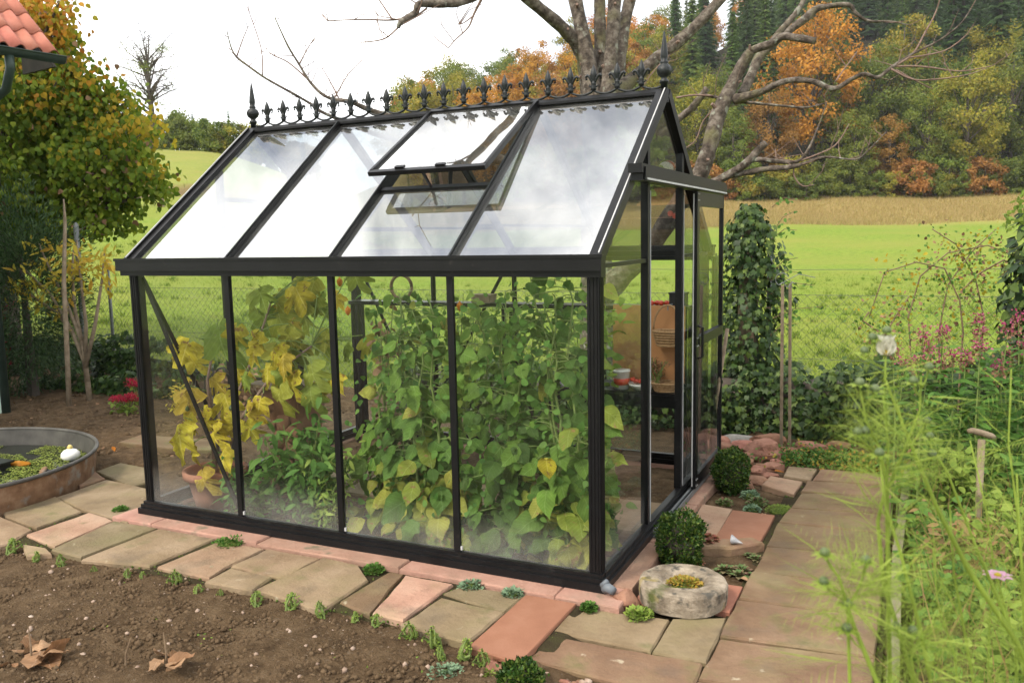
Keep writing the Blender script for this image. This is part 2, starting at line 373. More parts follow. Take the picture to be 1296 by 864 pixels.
class MB:
    def __init__(self):
        self.v = []; self.f = []
    def add(self, V, F):
        b = len(self.v)
        self.v += [tuple(map(float, p)) for p in V]
        self.f += [tuple(int(i) + b for i in f) for f in F]
        return self
    def box(self, x0, x1, y0, y1, z0, z1):
        V = [(x, y, z) for z in (z0, z1) for y in (y0, y1) for x in (x0, x1)]
        return self.add(V, [(0, 2, 3, 1), (4, 5, 7, 6), (0, 1, 5, 4), (2, 6, 7, 3), (0, 4, 6, 2), (1, 3, 7, 5)])
    def bar(self, p, q, w, h, up=(0, 0, 1), lift=0, c=0):
        """box beam from p to q: w across, h along up; c chamfers the two upper edges"""
        p, q, up = Vector(p), Vector(q), Vector(up)
        d = (q - p).normalized()
        s = d.cross(up).normalized()
        u = s.cross(d).normalized()
        if c:
            prof = [(-w / 2, -h / 2), (w / 2, -h / 2), (w / 2, h / 2 - c), (w / 2 - c, h / 2), (-w / 2 + c, h / 2), (-w / 2, h / 2 - c)]
        else:
            prof = [(-w / 2, -h / 2), (w / 2, -h / 2), (w / 2, h / 2), (-w / 2, h / 2)]
        n = len(prof)
        V = [e + s * a + u * (b + lift) for e in (p, q) for a, b in prof]
        F = [(i, n + i, n + (i + 1) % n, (i + 1) % n) for i in range(n)] + [tuple(range(n)), tuple(range(2 * n - 1, n - 1, -1))]
        return self.add(V, F)
    def tube(self, pts, rad, n=8, cap=True):
        pts = [Vector(p) for p in pts]
        if not hasattr(rad, '__len__'): rad = [rad] * len(pts)
        ref = Vector((0, 0, 1)) if abs((pts[-1] - pts[0]).normalized().z) < .9 else Vector((1, 0, 0))
        V = []
        for i, p in enumerate(pts):
            d = (pts[min(i + 1, len(pts) - 1)] - pts[max(i - 1, 0)]).normalized()
            s = d.cross(ref)
            s = s.normalized() if s.length > 1e-5 else Vector((1, 0, 0))
            u = s.cross(d)
            for k in range(n):
                a = 2 * math.pi * k / n
                V.append(p + (s * math.cos(a) + u * math.sin(a)) * rad[i])
        F = [(i * n + k, i * n + (k + 1) % n, (i + 1) * n + (k + 1) % n, (i + 1) * n + k) for i in range(len(pts) - 1) for k in range(n)]
        if cap:
            F += [tuple(range(n - 1, -1, -1)), tuple(range((len(pts) - 1) * n, len(pts) * n))]
        return self.add(V, F)
    def lathe(self, prof, n=24, c=(0, 0, 0), flute=0, fn=0, cap=True):
        V = []
        for r, z in prof:
            for k in range(n):
                a = 2 * math.pi * k / n
                rr = r * (1 + flute * math.cos(fn * a)) if flute else r
                V.append((c[0] + rr * math.cos(a), c[1] + rr * math.sin(a), c[2] + z))
        m = len(prof)
        F = [(i * n + k, i * n + (k + 1) % n, (i + 1) * n + (k + 1) % n, (i + 1) * n + k) for i in range(m - 1) for k in range(n)]
        if cap: F += [tuple(range(n - 1, -1, -1)), tuple(range((m - 1) * n, m * n))]
        return self.add(V, F)
    def slab(self, poly, z0, z1, bev=.012, jit=.006, seg=.09):
        """paving stone: outline broken into short uneven edges, worn arris, flat top"""
        P = []
        n = len(poly)
        area = sum(poly[i][0] * poly[(i + 1) % n][1] - poly[(i + 1) % n][0] * poly[i][1] for i in range(n))
        if area < 0: poly = poly[::-1]
        for i in range(n):
            a, b = Vector((*poly[i], 0)), Vector((*poly[(i + 1) % n], 0))
            k = max(1, int((b - a).length / seg))
            for j in range(k):
                q = a.lerp(b, j / k)
                P.append((q.x + random.uniform(-jit, jit), q.y + random.uniform(-jit, jit)))
        cx = sum(p[0] for p in P) / len(P); cyy = sum(p[1] for p in P) / len(P)
        def ins(d):
            r = []
            for x, y in P:
                l = math.hypot(x - cx, y - cyy) or 1
                dd = d * random.uniform(.7, 1.3) if d else 0
                r.append((x - (x - cx) / l * dd, y - (y - cyy) / l * dd))
            return r
        m = len(P)
        tx, ty = random.uniform(-.012, .012), random.uniform(-.012, .012)
        rings = [(P, z0), (P, z1 - bev), (ins(bev * .8), z1)]
        V = [(x, y, z + ((x - cx) * tx + (y - cyy) * ty if z > z0 else 0)) for ring, z in rings for x, y in ring]
        F = [(r * m + k, r * m + (k + 1) % m, (r + 1) * m + (k + 1) % m, (r + 1) * m + k) for r in range(2) for k in range(m)]
        F.append(tuple(range(2 * m, 3 * m)))
        return self.add(V, F)
    def rock(self, c, s, seed, sub=2, rough=.28, flat=0, cuts=0):
        V, F = ICO[sub]
        out_ = []
        gr = random.Random(seed * 7 + 1)
        planes = [(Vector((gr.gauss(0, 1), gr.gauss(0, 1), gr.gauss(0, .8))).normalized(), gr.uniform(.55, .85)) for _ in range(cuts)]
        for v in V:
            v = Vector(v)
            k = 1 + rough * noise.noise(v * 1.3 + Vector((seed * 3.7, seed * 1.3, seed))) + rough * .45 * noise.noise(v * 3.1 + Vector((seed, 0, seed * 2.1)))
            p = v * k
            for pn, pd in planes:
                ex_ = p.dot(pn) - pd
                if ex_ > 0: p = p - pn * ex_ * .92
            if flat and p.z > flat: p.z = flat + (p.z - flat) * .25
            out_.append((c[0] + p.x * s[0], c[1] + p.y * s[1], c[2] + p.z * s[2]))
        return self.add(out_, F)
    def build(self, name, m, parent=None, smooth=False):
        b = BASE.get(parent.name, Vector((0, 0, 0))) if parent is not None else Vector((0, 0, 0))
        V = [(x - b.x, y - b.y, z - b.z) for x, y, z in self.v]
        me = mk_mesh(name, V, self.f, smooth)
        return link(name, me, m, parent)
import bmesh
ICO = {}
for _s in (1, 2, 3):
    _b = bmesh.new()
    bmesh.ops.create_icosphere(_b, subdivisions=_s, radius=1)
    _b.verts.ensure_lookup_table()
    ICO[_s] = ([tuple(v.co) for v in _b.verts], [tuple(v.index for v in f.verts) for f in _b.faces])
    _b.free()

# leaf shapes: base at the origin, tip along +Y, face up +Z; each a list of points and triangles
def outline_leaf(half, fold=.18, droop=.18):
    """half: (y, x) of one edge from base to tip; folded along the midrib and curved down"""
    mid = [(0, y) for y, x in half]
    V = []
    n = len(half)
    for y, x in half: V.append((0, y, -droop * y * y))
    for y, x in half[1:-1]: V.append((x, y, fold * x - droop * y * y - .25 * x * x))
    for y, x in half[1:-1]: V.append((-x, y, fold * x - droop * y * y - .25 * x * x))
    F = []
    k = n - 2
    for s, o_ in ((1, n), (-1, n + k)):
        for i in range(n - 1):
            a, b = i, i + 1
            ea = o_ + i - 1 if i > 0 else None
            eb = o_ + i if i + 1 < n - 1 else None
            tri = []
            if ea is None: tri = [(a, eb, b)]
            elif eb is None: tri = [(a, ea, b)]
            else: tri = [(a, ea, eb), (a, eb, b)]
            for t_ in tri: F.append(t_ if s > 0 else t_[::-1])
    return np.array(V, float), np.array(F)
LEAF = {}
LEAF['ovate'] = outline_leaf([(0, 0), (.06, .20), (.2, .34), (.4, .36), (.55, .30), (.7, .235), (.85, .11), (1, 0)])
LEAF['broad'] = outline_leaf([(0, 0), (-.08, .22), (.08, .40), (.3, .46), (.5, .40), (.72, .24), (.88, .10), (1, 0)], .12, .28)
LEAF['wavy'] = outline_leaf([(0, 0), (.05, .22), (.18, .30), (.28, .38), (.42, .34), (.5, .36), (.66, .23), (.74, .22), (.9, .07), (1, 0)], .25, .42)
LEAF['narrow'] = outline_leaf([(0, 0), (.2, .12), (.45, .17), (.7, .12), (1, 0)], .2, .3)
def crumple(shape, seed, amp=.06, skew=.05):
    V, F = LEAF[shape]
    V = V.copy()
    for i, v in enumerate(V):
        q = Vector(v) * 2.6 + Vector((seed * 5.1, seed * 2.3, 0))
        V[i] += np.array([skew * noise.noise(q), skew * noise.noise(q + Vector((9, 0, 0))), amp * noise.noise(q * 1.4 + Vector((0, 7, 0))) + amp * .5 * noise.noise(q * 3)])
    V[:, 0] += skew * 1.5 * (seed % 3 - 1) * V[:, 1] ** 2
    return V, F
for _k in range(3):
    LEAF['ovate%d' % _k] = crumple('ovate', _k + 1, .14, .10); LEAF['broad%d' % _k] = crumple('broad', _k + 4, .18, .12); LEAF['wavy%d' % _k] = crumple('wavy', _k + 7, .24, .14)
LEAF['rhomb'] = outline_leaf([(0, 0), (.45, .33), (1, 0)], .15, .1)
LEAF['needle'] = outline_leaf([(0, 0), (.4, .10), (1, 0)], .1, .15)
def fan_leaf(rad, fold=.1, cup=.1):
    """palmate leaf: radius per angle (degrees from the tip, both sides)"""
    V = [(0, .38, .03)]
    for a, r in rad + [(-a, r) for a, r in reversed(rad[:-1]) if a > 0]:
        x, y = r * math.sin(R(a)), .38 + r * math.cos(R(a))
        V.append((x, y, .03 + fold * abs(x) - cup * (x * x + (y - .38) ** 2)))
    n = len(V) - 1
    return np.array(V, float), np.array([(0, 1 + (i + 1) % n, 1 + i) for i in range(n)])
LEAF['fig'] = fan_leaf([(0, .66), (12, .60), (22, .44), (30, .30), (38, .42), (50, .62), (62, .60), (72, .42), (82, .28), (95, .38), (110, .46), (125, .42), (145, .36), (165, .34), (180, .20)], .12, .55)
for _k in range(3): LEAF['fig%d' % _k] = crumple('fig', _k + 11, .26, .12)
LEAF['ivy'] = fan_leaf([(0, .64), (20, .36), (35, .30), (52, .52), (75, .30), (100, .34), (130, .40), (160, .36), (180, .22)], .1, .3)
LEAF['maple'] = fan_leaf([(0, .62), (25, .30), (45, .55), (75, .28), (100, .42), (140, .30), (180, .2)], .1, .3)

def frames(axis, nrm):
    a = axis / np.maximum(np.linalg.norm(axis, axis=1, keepdims=True), 1e-9)
    x = np.cross(a, nrm); x /= np.maximum(np.linalg.norm(x, axis=1, keepdims=True), 1e-9)
    z = np.cross(x, a)
    return x, a, z
def leaf_cloud(name, shape, pos, axis, nrm, size, m, parent=None, kind=None):
    LV, LF = LEAF[shape]
    pos = np.asarray(pos, float)
    if parent is not None and parent.name in BASE: pos = pos - np.array(BASE[parent.name])
    x, a, z = frames(np.asarray(axis, float), np.asarray(nrm, float))
    size = np.broadcast_to(np.asarray(size, float), (len(pos),))
    V = pos[:, None, :] + size[:, None, None] * (LV[None, :, 0:1] * x[:, None] + LV[None, :, 1:2] * a[:, None] + LV[None, :, 2:3] * z[:, None])
    k = len(LV)
    F = LF[None] + (np.arange(len(pos)) * k)[:, None, None]
    me = mk_mesh(name, V.reshape(-1, 3), F.reshape(-1, 3))
    o = link(name, me, m, parent)
    if kind: o['kind'] = kind
    return o
def unit(n):
    v = rng.normal(size=(n, 3))
    return v / np.linalg.norm(v, axis=1, keepdims=True)
LEAFME = {}
def leaf_obj(name, shape, p, axis, nrm, size, m, parent):
    """one leaf as an object of its own, mesh shared by shape and material"""
    key = (shape, m.name)
    if key not in LEAFME:
        V, F = LEAF[shape]
        LEAFME[key] = mk_mesh('leaf_' + shape, V, F, True)
        LEAFME[key].materials.append(m)
    o = bpy.data.objects.new(name, LEAFME[key])
    col.objects.link(o)
    a = Vector(axis).normalized()
    x = a.cross(Vector(nrm)).normalized()
    z = x.cross(a)
    b = BASE.get(parent.name, Vector((0, 0, 0)))
    p = Vector(p) - b
    s = size
    o.parent = parent
    o.matrix_local = Matrix(((x.x * s, a.x * s, z.x * s, p.x), (x.y * s, a.y * s, z.y * s, p.y), (x.z * s, a.z * s, z.z * s, p.z), (0, 0, 0, 1)))
    return o
def rnd(a, b): return random.uniform(a, b)

# ---------------------------------------------------------------- land
def H(x, y):
    """ground height beyond the garden fence: gentle meadow, a bank, the wooded hill ahead and a grassy hill to the west"""
    x = np.asarray(x, float); y = np.asarray(y, float)
    dx, dy = -(x - 1.3), y + 3.67
    az = np.arctan2(dx, dy); r = np.hypot(dx, dy)
    d = r * np.cos(az - .446)
    right = np.interp(d, [0, 9, 30, 62, 78, 90], [-.10, -.10, .55, 2.0, 3.6, 5.0])
    cap = np.interp(az, [-.4, -.1, .039, .186, .257, .378, .453, .53, .63, .8], [120, 104, 80, 47, 35, 26, 21, 16, 8, 6])
    hill = 5.2 + .42 * np.maximum(d - 91, 0)
    k = 6.0
    hill = -k * np.logaddexp(-hill / k, -cap / k)
    right = np.where(d > 90.5, np.maximum(hill, 5.0), right)
    left = np.interp(r, [0, 10, 25, 42, 43.5, 60, 76, 95, 200], [-.10, -.10, 1.6, 3.7, 4.3, 7.0, 9.4, 10.6, 11])
    w = np.clip((az - .55) / .25, 0, 1); w = w * w * (3 - 2 * w)
    return right * (1 - w) + left * w + .10 * np.sin(x * .31 + y * .17) * np.clip((r - 14) / 20, 0, 1)
def meadow_material():
    m, t, o = new_mat('meadow')
    p = N(t, 'ShaderNodeBsdfPrincipled'); p.inputs['Roughness'].default_value = .9; p.inputs['Specular IOR Level'].default_value = .1
    pos = position(t)
    def nz(scale, det=6):
        n = N(t, 'ShaderNodeTexNoise'); n.inputs['Scale'].default_value = scale; n.inputs['Detail'].default_value = det; n.inputs['Roughness'].default_value = .65
        t.links.new(pos, n.inputs['Vector']); return n.outputs['Fac']
    def mixc(f, a, b):
        x = N(t, 'ShaderNodeMix', data_type='RGBA')
        t.links.new(f, x.inputs['Factor'])
        for s, k in ((a, 'A'), (b, 'B')):
            if isinstance(s, tuple): x.inputs[k].default_value = (*s, 1)
            else: t.links.new(s, x.inputs[k])
        return x.outputs['Result']
    def rng_(f, a, b):
        r = N(t, 'ShaderNodeMapRange'); r.inputs['From Min'].default_value = a; r.inputs['From Max'].default_value = b
        t.links.new(f, r.inputs['Value']); return r.outputs['Result']
    fine = ramp(t, [(.090, .150, .016), (.15, .215, .025), (.20, .25, .034)])
    t.links.new(rng_(nz(5, 9), .34, .68), fine.inputs['Fac'])
    grass = mixc(rng_(nz(.16, 5), .40, .66), fine.outputs['Color'], (.19, .21, .036))
    grass = mixc(rng_(nz(1.3, 6), .60, .74), grass, (.20, .185, .045))
    dry = ramp(t, [(.22, .175, .055), (.30, .235, .08), (.30, .20, .095)])
    t.links.new(rng_(nz(.9, 8), .34, .66), dry.inputs['Fac'])
    a = N(t, 'ShaderNodeAttribute', attribute_name='dry')
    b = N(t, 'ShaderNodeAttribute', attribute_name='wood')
    c = mixc(a.outputs['Fac'], grass, dry.outputs['Color'])
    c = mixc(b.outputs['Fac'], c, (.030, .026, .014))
    k_ = N(t, 'ShaderNodeAttribute', attribute_name='bank')
    c = mixc(k_.outputs['Fac'], c, (.10, .065, .035))
    t.links.new(c, p.inputs['Base Color'])
    bp = N(t, 'ShaderNodeBump'); bp.inputs['Strength'].default_value = .8; bp.inputs['Distance'].default_value = .08
    t.links.new(nz(9, 10), bp.inputs['Height']); t.links.new(bp.outputs['Normal'], p.inputs['Normal'])
    t.links.new(p.outputs['BSDF'], o.inputs['Surface'])
    return m
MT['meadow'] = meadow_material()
MT['joint'] = mat('joint', [(.026, .019, .011), (.045, .036, .019), (.058, .058, .02)], scale=7, rough=.95, bump=.8, bscale=90, spec=.1)
MT['field'] = mat('field', [(.10, .16, .02), (.17, .22, .03)], scale=.4, rough=.95, bump=.4, bscale=6)
def sheet(name, x0, x1, y0, y1, nx, ny, zf, m):
    xs = np.linspace(x0, x1, nx); ys = np.linspace(y0, y1, ny)
    X, Y = np.meshgrid(xs, ys)
    Z = zf(X, Y)
    i = np.arange(nx * ny).reshape(ny, nx)
    F = np.stack([i[:-1, :-1], i[:-1, 1:], i[1:, 1:], i[1:, :-1]], -1).reshape(-1, 4)
    me = mk_mesh(name, np.stack([X, Y, Z], -1).reshape(-1, 3), F, True)
    return struct(link(name, me, m))
def vnoise(X, Y, s, seed=0.0):
    f = np.vectorize(lambda a, b: noise.noise((a * s, b * s, seed)))
    return f(X, Y)
sheet('ground', -900, 900, -900, 900, 2, 2, lambda X, Y: X * 0 - .45, MT['field'])
azs = np.linspace(-.42, 1.30, 150)
NR = 120
V = []; dryv = []; woodv = []; bankv = []
for a in azs:
    r0 = 8.05 / max(math.cos(a), .2)
    rs = r0 * (600 / r0) ** (np.linspace(0, 1, NR) ** 1.15)
    x = 1.3 - np.sin(a) * rs; y = -3.67 + np.cos(a) * rs
    z = H(x, y)
    d = rs * math.cos(a - .446)
    wl = np.clip((a - .52) / .12, 0, 1)
    dr = np.clip((d - 60) / 7 + .35 * np.sin(x * .13), 0, 1) * (1 - wl) + wl * .30 * np.clip((rs - 43) / 3, 0, 1)
    bank = wl * np.exp(-((rs - 42.8) / .9) ** 2)
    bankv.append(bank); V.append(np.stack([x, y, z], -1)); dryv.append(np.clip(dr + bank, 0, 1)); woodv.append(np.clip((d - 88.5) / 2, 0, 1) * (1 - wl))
V = np.array(V)
i = np.arange(len(azs) * NR).reshape(len(azs), NR)
F = np.stack([i[:-1, :-1], i[:-1, 1:], i[1:, 1:], i[1:, :-1]], -1).reshape(-1, 4)[:, ::-1]
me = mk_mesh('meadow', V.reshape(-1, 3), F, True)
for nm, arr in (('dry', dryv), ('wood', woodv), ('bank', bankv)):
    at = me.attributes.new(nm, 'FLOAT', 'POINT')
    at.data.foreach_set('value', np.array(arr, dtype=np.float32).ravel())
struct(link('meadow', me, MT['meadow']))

# grass blades: short turf just beyond the fence, tall dry grass on the far bank
def blades(name, x, y, h, w, m, lean=.5):
    n = len(x)
    z = H(x, y) - .01
    a = rng.uniform(0, 2 * np.pi, n)
    side = np.stack([np.cos(a), np.sin(a), np.zeros(n)], -1) * (w / 2)[:, None]
    tip = np.stack([rng.normal(0, lean, n) * h, rng.normal(0, lean, n) * h, h], -1)
    p = np.stack([x, y, z], -1)
    V = np.stack([p - side, p + side, p + tip], 1).reshape(-1, 3)
    o = link(name, mk_mesh(name, V, np.arange(3 * n).reshape(n, 3)), m)
    o['kind'] = 'stuff'
    return o
def polar(n, d0, d1, a0, a1, pw=1.0):
    a = rng.uniform(a0, a1, n); d = d0 * (d1 / d0) ** (rng.uniform(0, 1, n) ** pw)
    r = d / np.cos(a - .446)
    return 1.3 - np.sin(a) * r, -3.67 + np.cos(a) * r
x, y = polar(90000, 7.4, 26, -.2, 1.05)
k = y > 4.45
o = blades('meadow_grass', x[k], y[k], rng.uniform(.035, .085, k.sum()), rng.uniform(.006, .012, k.sum()), LM['grass'], .6)
tag(o, 'short bright green meadow grass beyond the wire fence', 'grass')
cx_, cy_ = polar(1100, 8.2, 24, -.2, 1.05)
cx_ = np.repeat(cx_, 26) + rng.normal(0, .05, 1100 * 26); cy_ = np.repeat(cy_, 26) + rng.normal(0, .05, 1100 * 26)
k = cy_ > 4.5
o = blades('meadow_tufts', cx_[k], cy_[k], rng.uniform(.06, .16, k.sum()), rng.uniform(.008, .016, k.sum()), LM['grass_tuft'], .45)
tag(o, 'coarser darker grass tufts dotting the green meadow', 'grass')
x, y = polar(70000, 62, 90, -.2, .5)
o = blades('dry_grass', x, y, rng.uniform(.15, .42, len(x)), rng.uniform(.03, .07, len(x)), LM['grass_dry'], .35)
tag(o, 'tall tawny dry grass on the bank below the wood', 'grass')

# ---------------------------------------------------------------- garden soil
def soil_h(X, Y, amp=.022):
    return -.078 + amp * vnoise(X, Y, 3.1) + amp * .7 * vnoise(X, Y, 9.0, 4.0) + amp * .5 * vnoise(X, Y, 27.0, 8.0)
sheet('garden_soil', -16, 9, -9, 4.46, 160, 90, lambda X, Y: -.125 + .03 * vnoise(X, Y, .9), MT['soil'])
sheet('front_bed_soil', -5.2, .35, -2.6, -.50, 250, 96, lambda X, Y: soil_h(X, Y, .015) + .030 - .05 * np.clip((Y + .64) / .1, 0, 1), MT['soil'])
sheet('back_bed_soil', -10.5, -3.2, .55, 4.4, 180, 96, lambda X, Y: soil_h(X, Y, .035) + .008, MT['soil'])
sheet('side_bed_soil', 1.36, 4.6, -3.0, 4.4, 60, 110, lambda X, Y: soil_h(X, Y, .03) + .05, MT['soil'])
sheet('rock_bed_soil', .06, 1.25, 1.5, 4.4, 36, 80, lambda X, Y: soil_h(X, Y, .018) + .008, MT['soil'])
sheet('house_leek_bed_soil', .12, .66, .25, 1.06, 24, 30, lambda X, Y: soil_h(X, Y, .014) + .018, MT['soil'])
sheet('path_joint_soil', -4.5, .60, -.76, .06, 170, 30, lambda X, Y: -.034 - .03 * np.clip((X + .02) / .12, 0, 1) + .005 * vnoise(X, Y, 11.0) - .06 * np.clip((-.60 - Y) / .1, 0, 1) - .09 * np.clip((-3.5 - X) / .5, 0, 1), MT['joint'])
sheet('side_path_joint_soil', .585, 1.25, -1.75, 2.72, 30, 130, lambda X, Y: -.058 + .005 * vnoise(X, Y, 11.0), MT['joint'])
sheet('greenhouse_floor_soil', -3.0, -.04, .05, 2.27, 80, 60, lambda X, Y: soil_h(X, Y, .02) + .05, MT['soil'])
def clods(name, n, x0, x1, y0, y1, s0, s1, m, z=-.085, sub=1, mask=None, pw=2.5):
    V0, F0 = ICO[sub]
    V0 = np.array(V0); F0 = np.array(F0)
    x = rng.uniform(x0, x1, n); y = rng.uniform(y0, y1, n)
    if mask is not None:
        k = mask(x, y); x = x[k]; y = y[k]; n = len(x)
    s = s0 + (s1 - s0) * rng.uniform(0, 1, n) ** pw
    jit = 1 + rng.normal(0, .17, (n, len(V0)))
    sc = rng.uniform(.65, 1.25, (n, 1, 3)) * s[:, None, None]
    V = V0[None] * jit[:, :, None] * sc
    V[:, :, 0] += x[:, None]; V[:, :, 1] += y[:, None]; V[:, :, 2] += (z + s * .25)[:, None]
    F = F0[None] + (np.arange(n) * len(V0))[:, None, None]
    o = link(name, mk_mesh(name, V.reshape(-1, 3), F.reshape(-1, 3)), m)
    o['kind'] = 'stuff'
    return o
fm = lambda x, y: y < -.62 - .0 * x
tag(clods('soil_clods', 16000, -4.6, -.05, -2.2, -.64, .003, .015, MT['clod'], -.052), 'crumbly brown clods over the bare front bed', 'soil')
tag(clods('bed_pebbles', 420, -4.6, -.05, -2.2, -.60, .004, .015, MT['pebble'], -.048), 'small pale pebbles scattered over the bare front bed', 'pebbles')
tag(clods('mulch_clods', 5200, -9.5, -3.3, .9, 4.0, .008, .032, MT['clod'], -.085), 'dark crumbly mulch on the bed by the pond tub', 'soil')
tag(clods('floor_clods', 1600, -2.95, -.1, .08, .62, .006, .022, MT['clod'], -.04), 'crumbs of soil on the planted strip under the glass', 'soil')
tag(clods('rockery_grit', 900, .1, 1.25, 1.5, 3.9, .005, .018, MT['clod'], -.085), 'soil crumbs between the rockery stones', 'soil')
tag(clods('edge_grit', 900, 1.22, 1.275, -.9, 2.7, .005, .014, MT['clod'], -.085), 'dark crumbs of soil along the path edge', 'soil')
def litter(name, n, x0, x1, y0, y1, m, size, z=-.075):
    p = np.stack([rng.uniform(x0, x1, n), rng.uniform(y0, y1, n), np.full(n, z)], -1)
    ax = np.stack([rng.normal(size=n), rng.normal(size=n), rng.normal(0, .25, n)], -1)
    nr = np.stack([rng.normal(0, .35, n), rng.normal(0, .35, n), np.ones(n)], -1)
    o = leaf_cloud(name, 'rhomb', p, ax, nr, rng.uniform(size * .5, size, n), m)
    o['kind'] = 'stuff'
    return o
tag(litter('leaf_litter', 900, -9, -3.4, 1.2, 4.1, LM['dead'], .06), 'brown and tan fallen leaves on the mulch', 'leaf litter')
tag(litter('bed_sprouts', 260, -3.0, -.1, -1.6, -.62, LM['herb_pale'], .022, -.054), 'tiny pale green sprouts dotting the front bed', 'sprouts')

# ---------------------------------------------------------------- paving
path = struct(thing('garden_path', None, None, (0, 0, -.12)))
SL = [
 ('b', [(-4.21,-0.378),(-3.927,-0.397),(-3.507,-0.485),(-3.419,-0.68),(-3.468,-0.846),(-3.976,-0.807)]), ('b', [(-4.122,-0.26),(-4.23,-0.084),(-3.995,0.033),(-3.526,-0.123),(-3.507,-0.446),(-3.888,-0.378)]),
 ('b', [(-3.956,0.023),(-4.005,0.453),(-3.468,0.404),(-3.057,0.209),(-3.057,-0.104),(-3.556,-0.075)]), ('n', [(-4.318,0.375),(-4.269,0.58),(-4.054,0.472),(-4.044,0.267)]), ('b', [(-4.328,0.629),(-4.357,0.873),(-3.937,0.824),(-3.702,0.619),(-3.732,0.453)]),
 ('p', [(-3.438,-0.544),(-3.448,-0.123),(-3.184,-0.153),(-3.106,-0.612)]), ('b', [(-3.067,-0.651),(-3.155,-0.172),(-2.803,-0.163),(-2.813,-0.671)]), ('b', [(-3.302,-0.671),(-3.136,-0.656),(-3.018,-0.7),(-3.126,-0.768)]),
 ('b', [(-2.774,-0.69),(-2.764,-0.172),(-2.334,-0.163),(-2.354,-0.602)]), ('p', [(-2.295,-0.602),(-2.276,-0.182),(-1.953,-0.172),(-1.953,-0.456),(-1.924,-0.602)]), ('b', [(-1.934,-0.436),(-1.919,-0.172),(-1.563,-0.172),(-1.572,-0.456)]),
 ('b', [(-1.895,-0.651),(-1.905,-0.475),(-1.621,-0.485),(-1.602,-0.641)]), ('b', [(-1.582,-0.622),(-1.528,-0.172),(-1.299,-0.182),(-1.142,-0.319),(-1.142,-0.68)]), ('n', [(-1.118,-0.563),(-1.094,-0.182),(-1.025,-0.182),(-0.918,-0.622)]),
 ('p', [(-0.888,-0.622),(-0.986,-0.192),(-0.722,-0.192),(-0.732,-0.622)]), ('b', [(-0.698,-0.29),(-0.654,-0.182),(-0.336,-0.172),(-0.346,-0.358)]), ('b', [(-0.708,-0.661),(-0.688,-0.353),(-0.346,-0.378),(-0.361,-0.7)]),
 ('t', [(-0.332,-0.724),(-0.322,-0.163),(-0.073,-0.163),(-0.085,-0.759)]), ('b', [(-0.067,-0.418),(-0.062,-0.137),(0.362,-0.117),(0.362,-0.428)]), ('n', [(-0.072,-0.679),(-0.052,-0.462),(0.584,-0.452),(0.594,-0.62),(0.565,-0.729)]),
 ('b', [(0.382,-0.428),(0.382,-0.107),(0.594,-0.008),(0.597,-0.418)]), ('t', [(0.54,0.07),(0.53,0.37),(0.6,0.37),(0.595,0.075)]),
 ('t2', [(0.17,1.04),(0.14,1.57),(0.325,1.54),(0.335,1.03)]), ('t', [(0.345,0.98),(0.34,1.525),(0.588,1.525),(0.58,0.93)]),
 ('n', [(0.73,2.37),(0.75,2.67),(1.29,2.72),(1.27,2.47)]), ('n', [(0.69,2.06),(0.7,2.33),(1.26,2.43),(1.25,2.15)]), ('n', [(0.665,1.71),(0.69,2.03),(1.25,2.13),(1.24,1.8)]),
 ('n', [(0.635,1.41),(0.66,1.685),(1.238,1.78),(1.231,1.43)]), ('n', [(0.628,0.985),(0.63,1.385),(1.228,1.41),(1.223,1.055)]), ('n', [(0.622,0.59),(0.63,0.965),(1.221,1.035),(1.22,0.635)]),
 ('n', [(0.615,0.23),(0.62,0.57),(1.219,0.615),(1.22,0.28)]), ('n', [(0.607,-0.175),(0.612,0.205),(1.218,0.262),(1.22,-0.118)]), ('n', [(0.605,-0.56),(0.61,-0.2),(1.219,-0.14),(1.22,-0.49)]),
 ('n', [(0.6,-0.9),(0.605,-0.59),(1.22,-0.51),(1.22,-0.86)]), ('n', [(0.595,-1.3),(0.6,-0.93),(1.22,-0.89),(1.22,-1.28)]), ('n', [(0.6,-1.7),(0.6,-1.33),(1.22,-1.31),(1.22,-1.68)]),
 ('b', [(0.533,2.42),(0.527,2.69),(0.72,2.69),(0.71,2.36)]), ('t2', [(0.42,2.16),(0.445,2.38),(0.66,2.31),(0.64,2)]),
 
 ('n', [(-4.95,1.35),(-5,1.62),(-4.2,1.75),(-3.9,1.5),(-4.3,1.38)]),
]
SM = {'b': 'stone_beige', 'p': 'stone_pink', 'n': 'stone_brown', 't': 'terracotta', 't2': 'stone_pink'}
def grow(poly, d=.006):
    cx_ = sum(p[0] for p in poly) / len(poly); cy_ = sum(p[1] for p in poly) / len(poly)
    return [(x + math.copysign(d, x - cx_), y + math.copysign(d, y - cy_)) for x, y in poly]
for k_, poly in SL:
    poly = [(x, min(y, -.157) if -3.2 < x < .2 and -.22 < y < -.05 else y) for x, y in (grow(poly) if poly[0][0] < .59 else grow(poly, -.004))]
    xm = sum(p[0] for p in poly) / len(poly); ym = sum(p[1] for p in poly) / len(poly)
    z1 = (-.018 if xm < .1 and ym < .45 else -.034) + rnd(-.003, .003)
    MB().slab(poly, -.13, z1, bev=.009 if k_ in 'bpn' else .006, jit=.004 if k_ in 'bpn' else .0015).build('paving_slab', MT[SM[k_]], path)
# indoor path of the greenhouse
for k_ in range(5):
    x1 = .0 - k_ * .56
    MB().slab([(x1 - .53, .86), (x1 - .53, 1.42), (x1 - (.05 if k_ == 0 else .0), 1.43), (x1 - (.05 if k_ == 0 else .0), .85)], -.10, -.012).build('paving_slab', MT['stone_beige'], path)
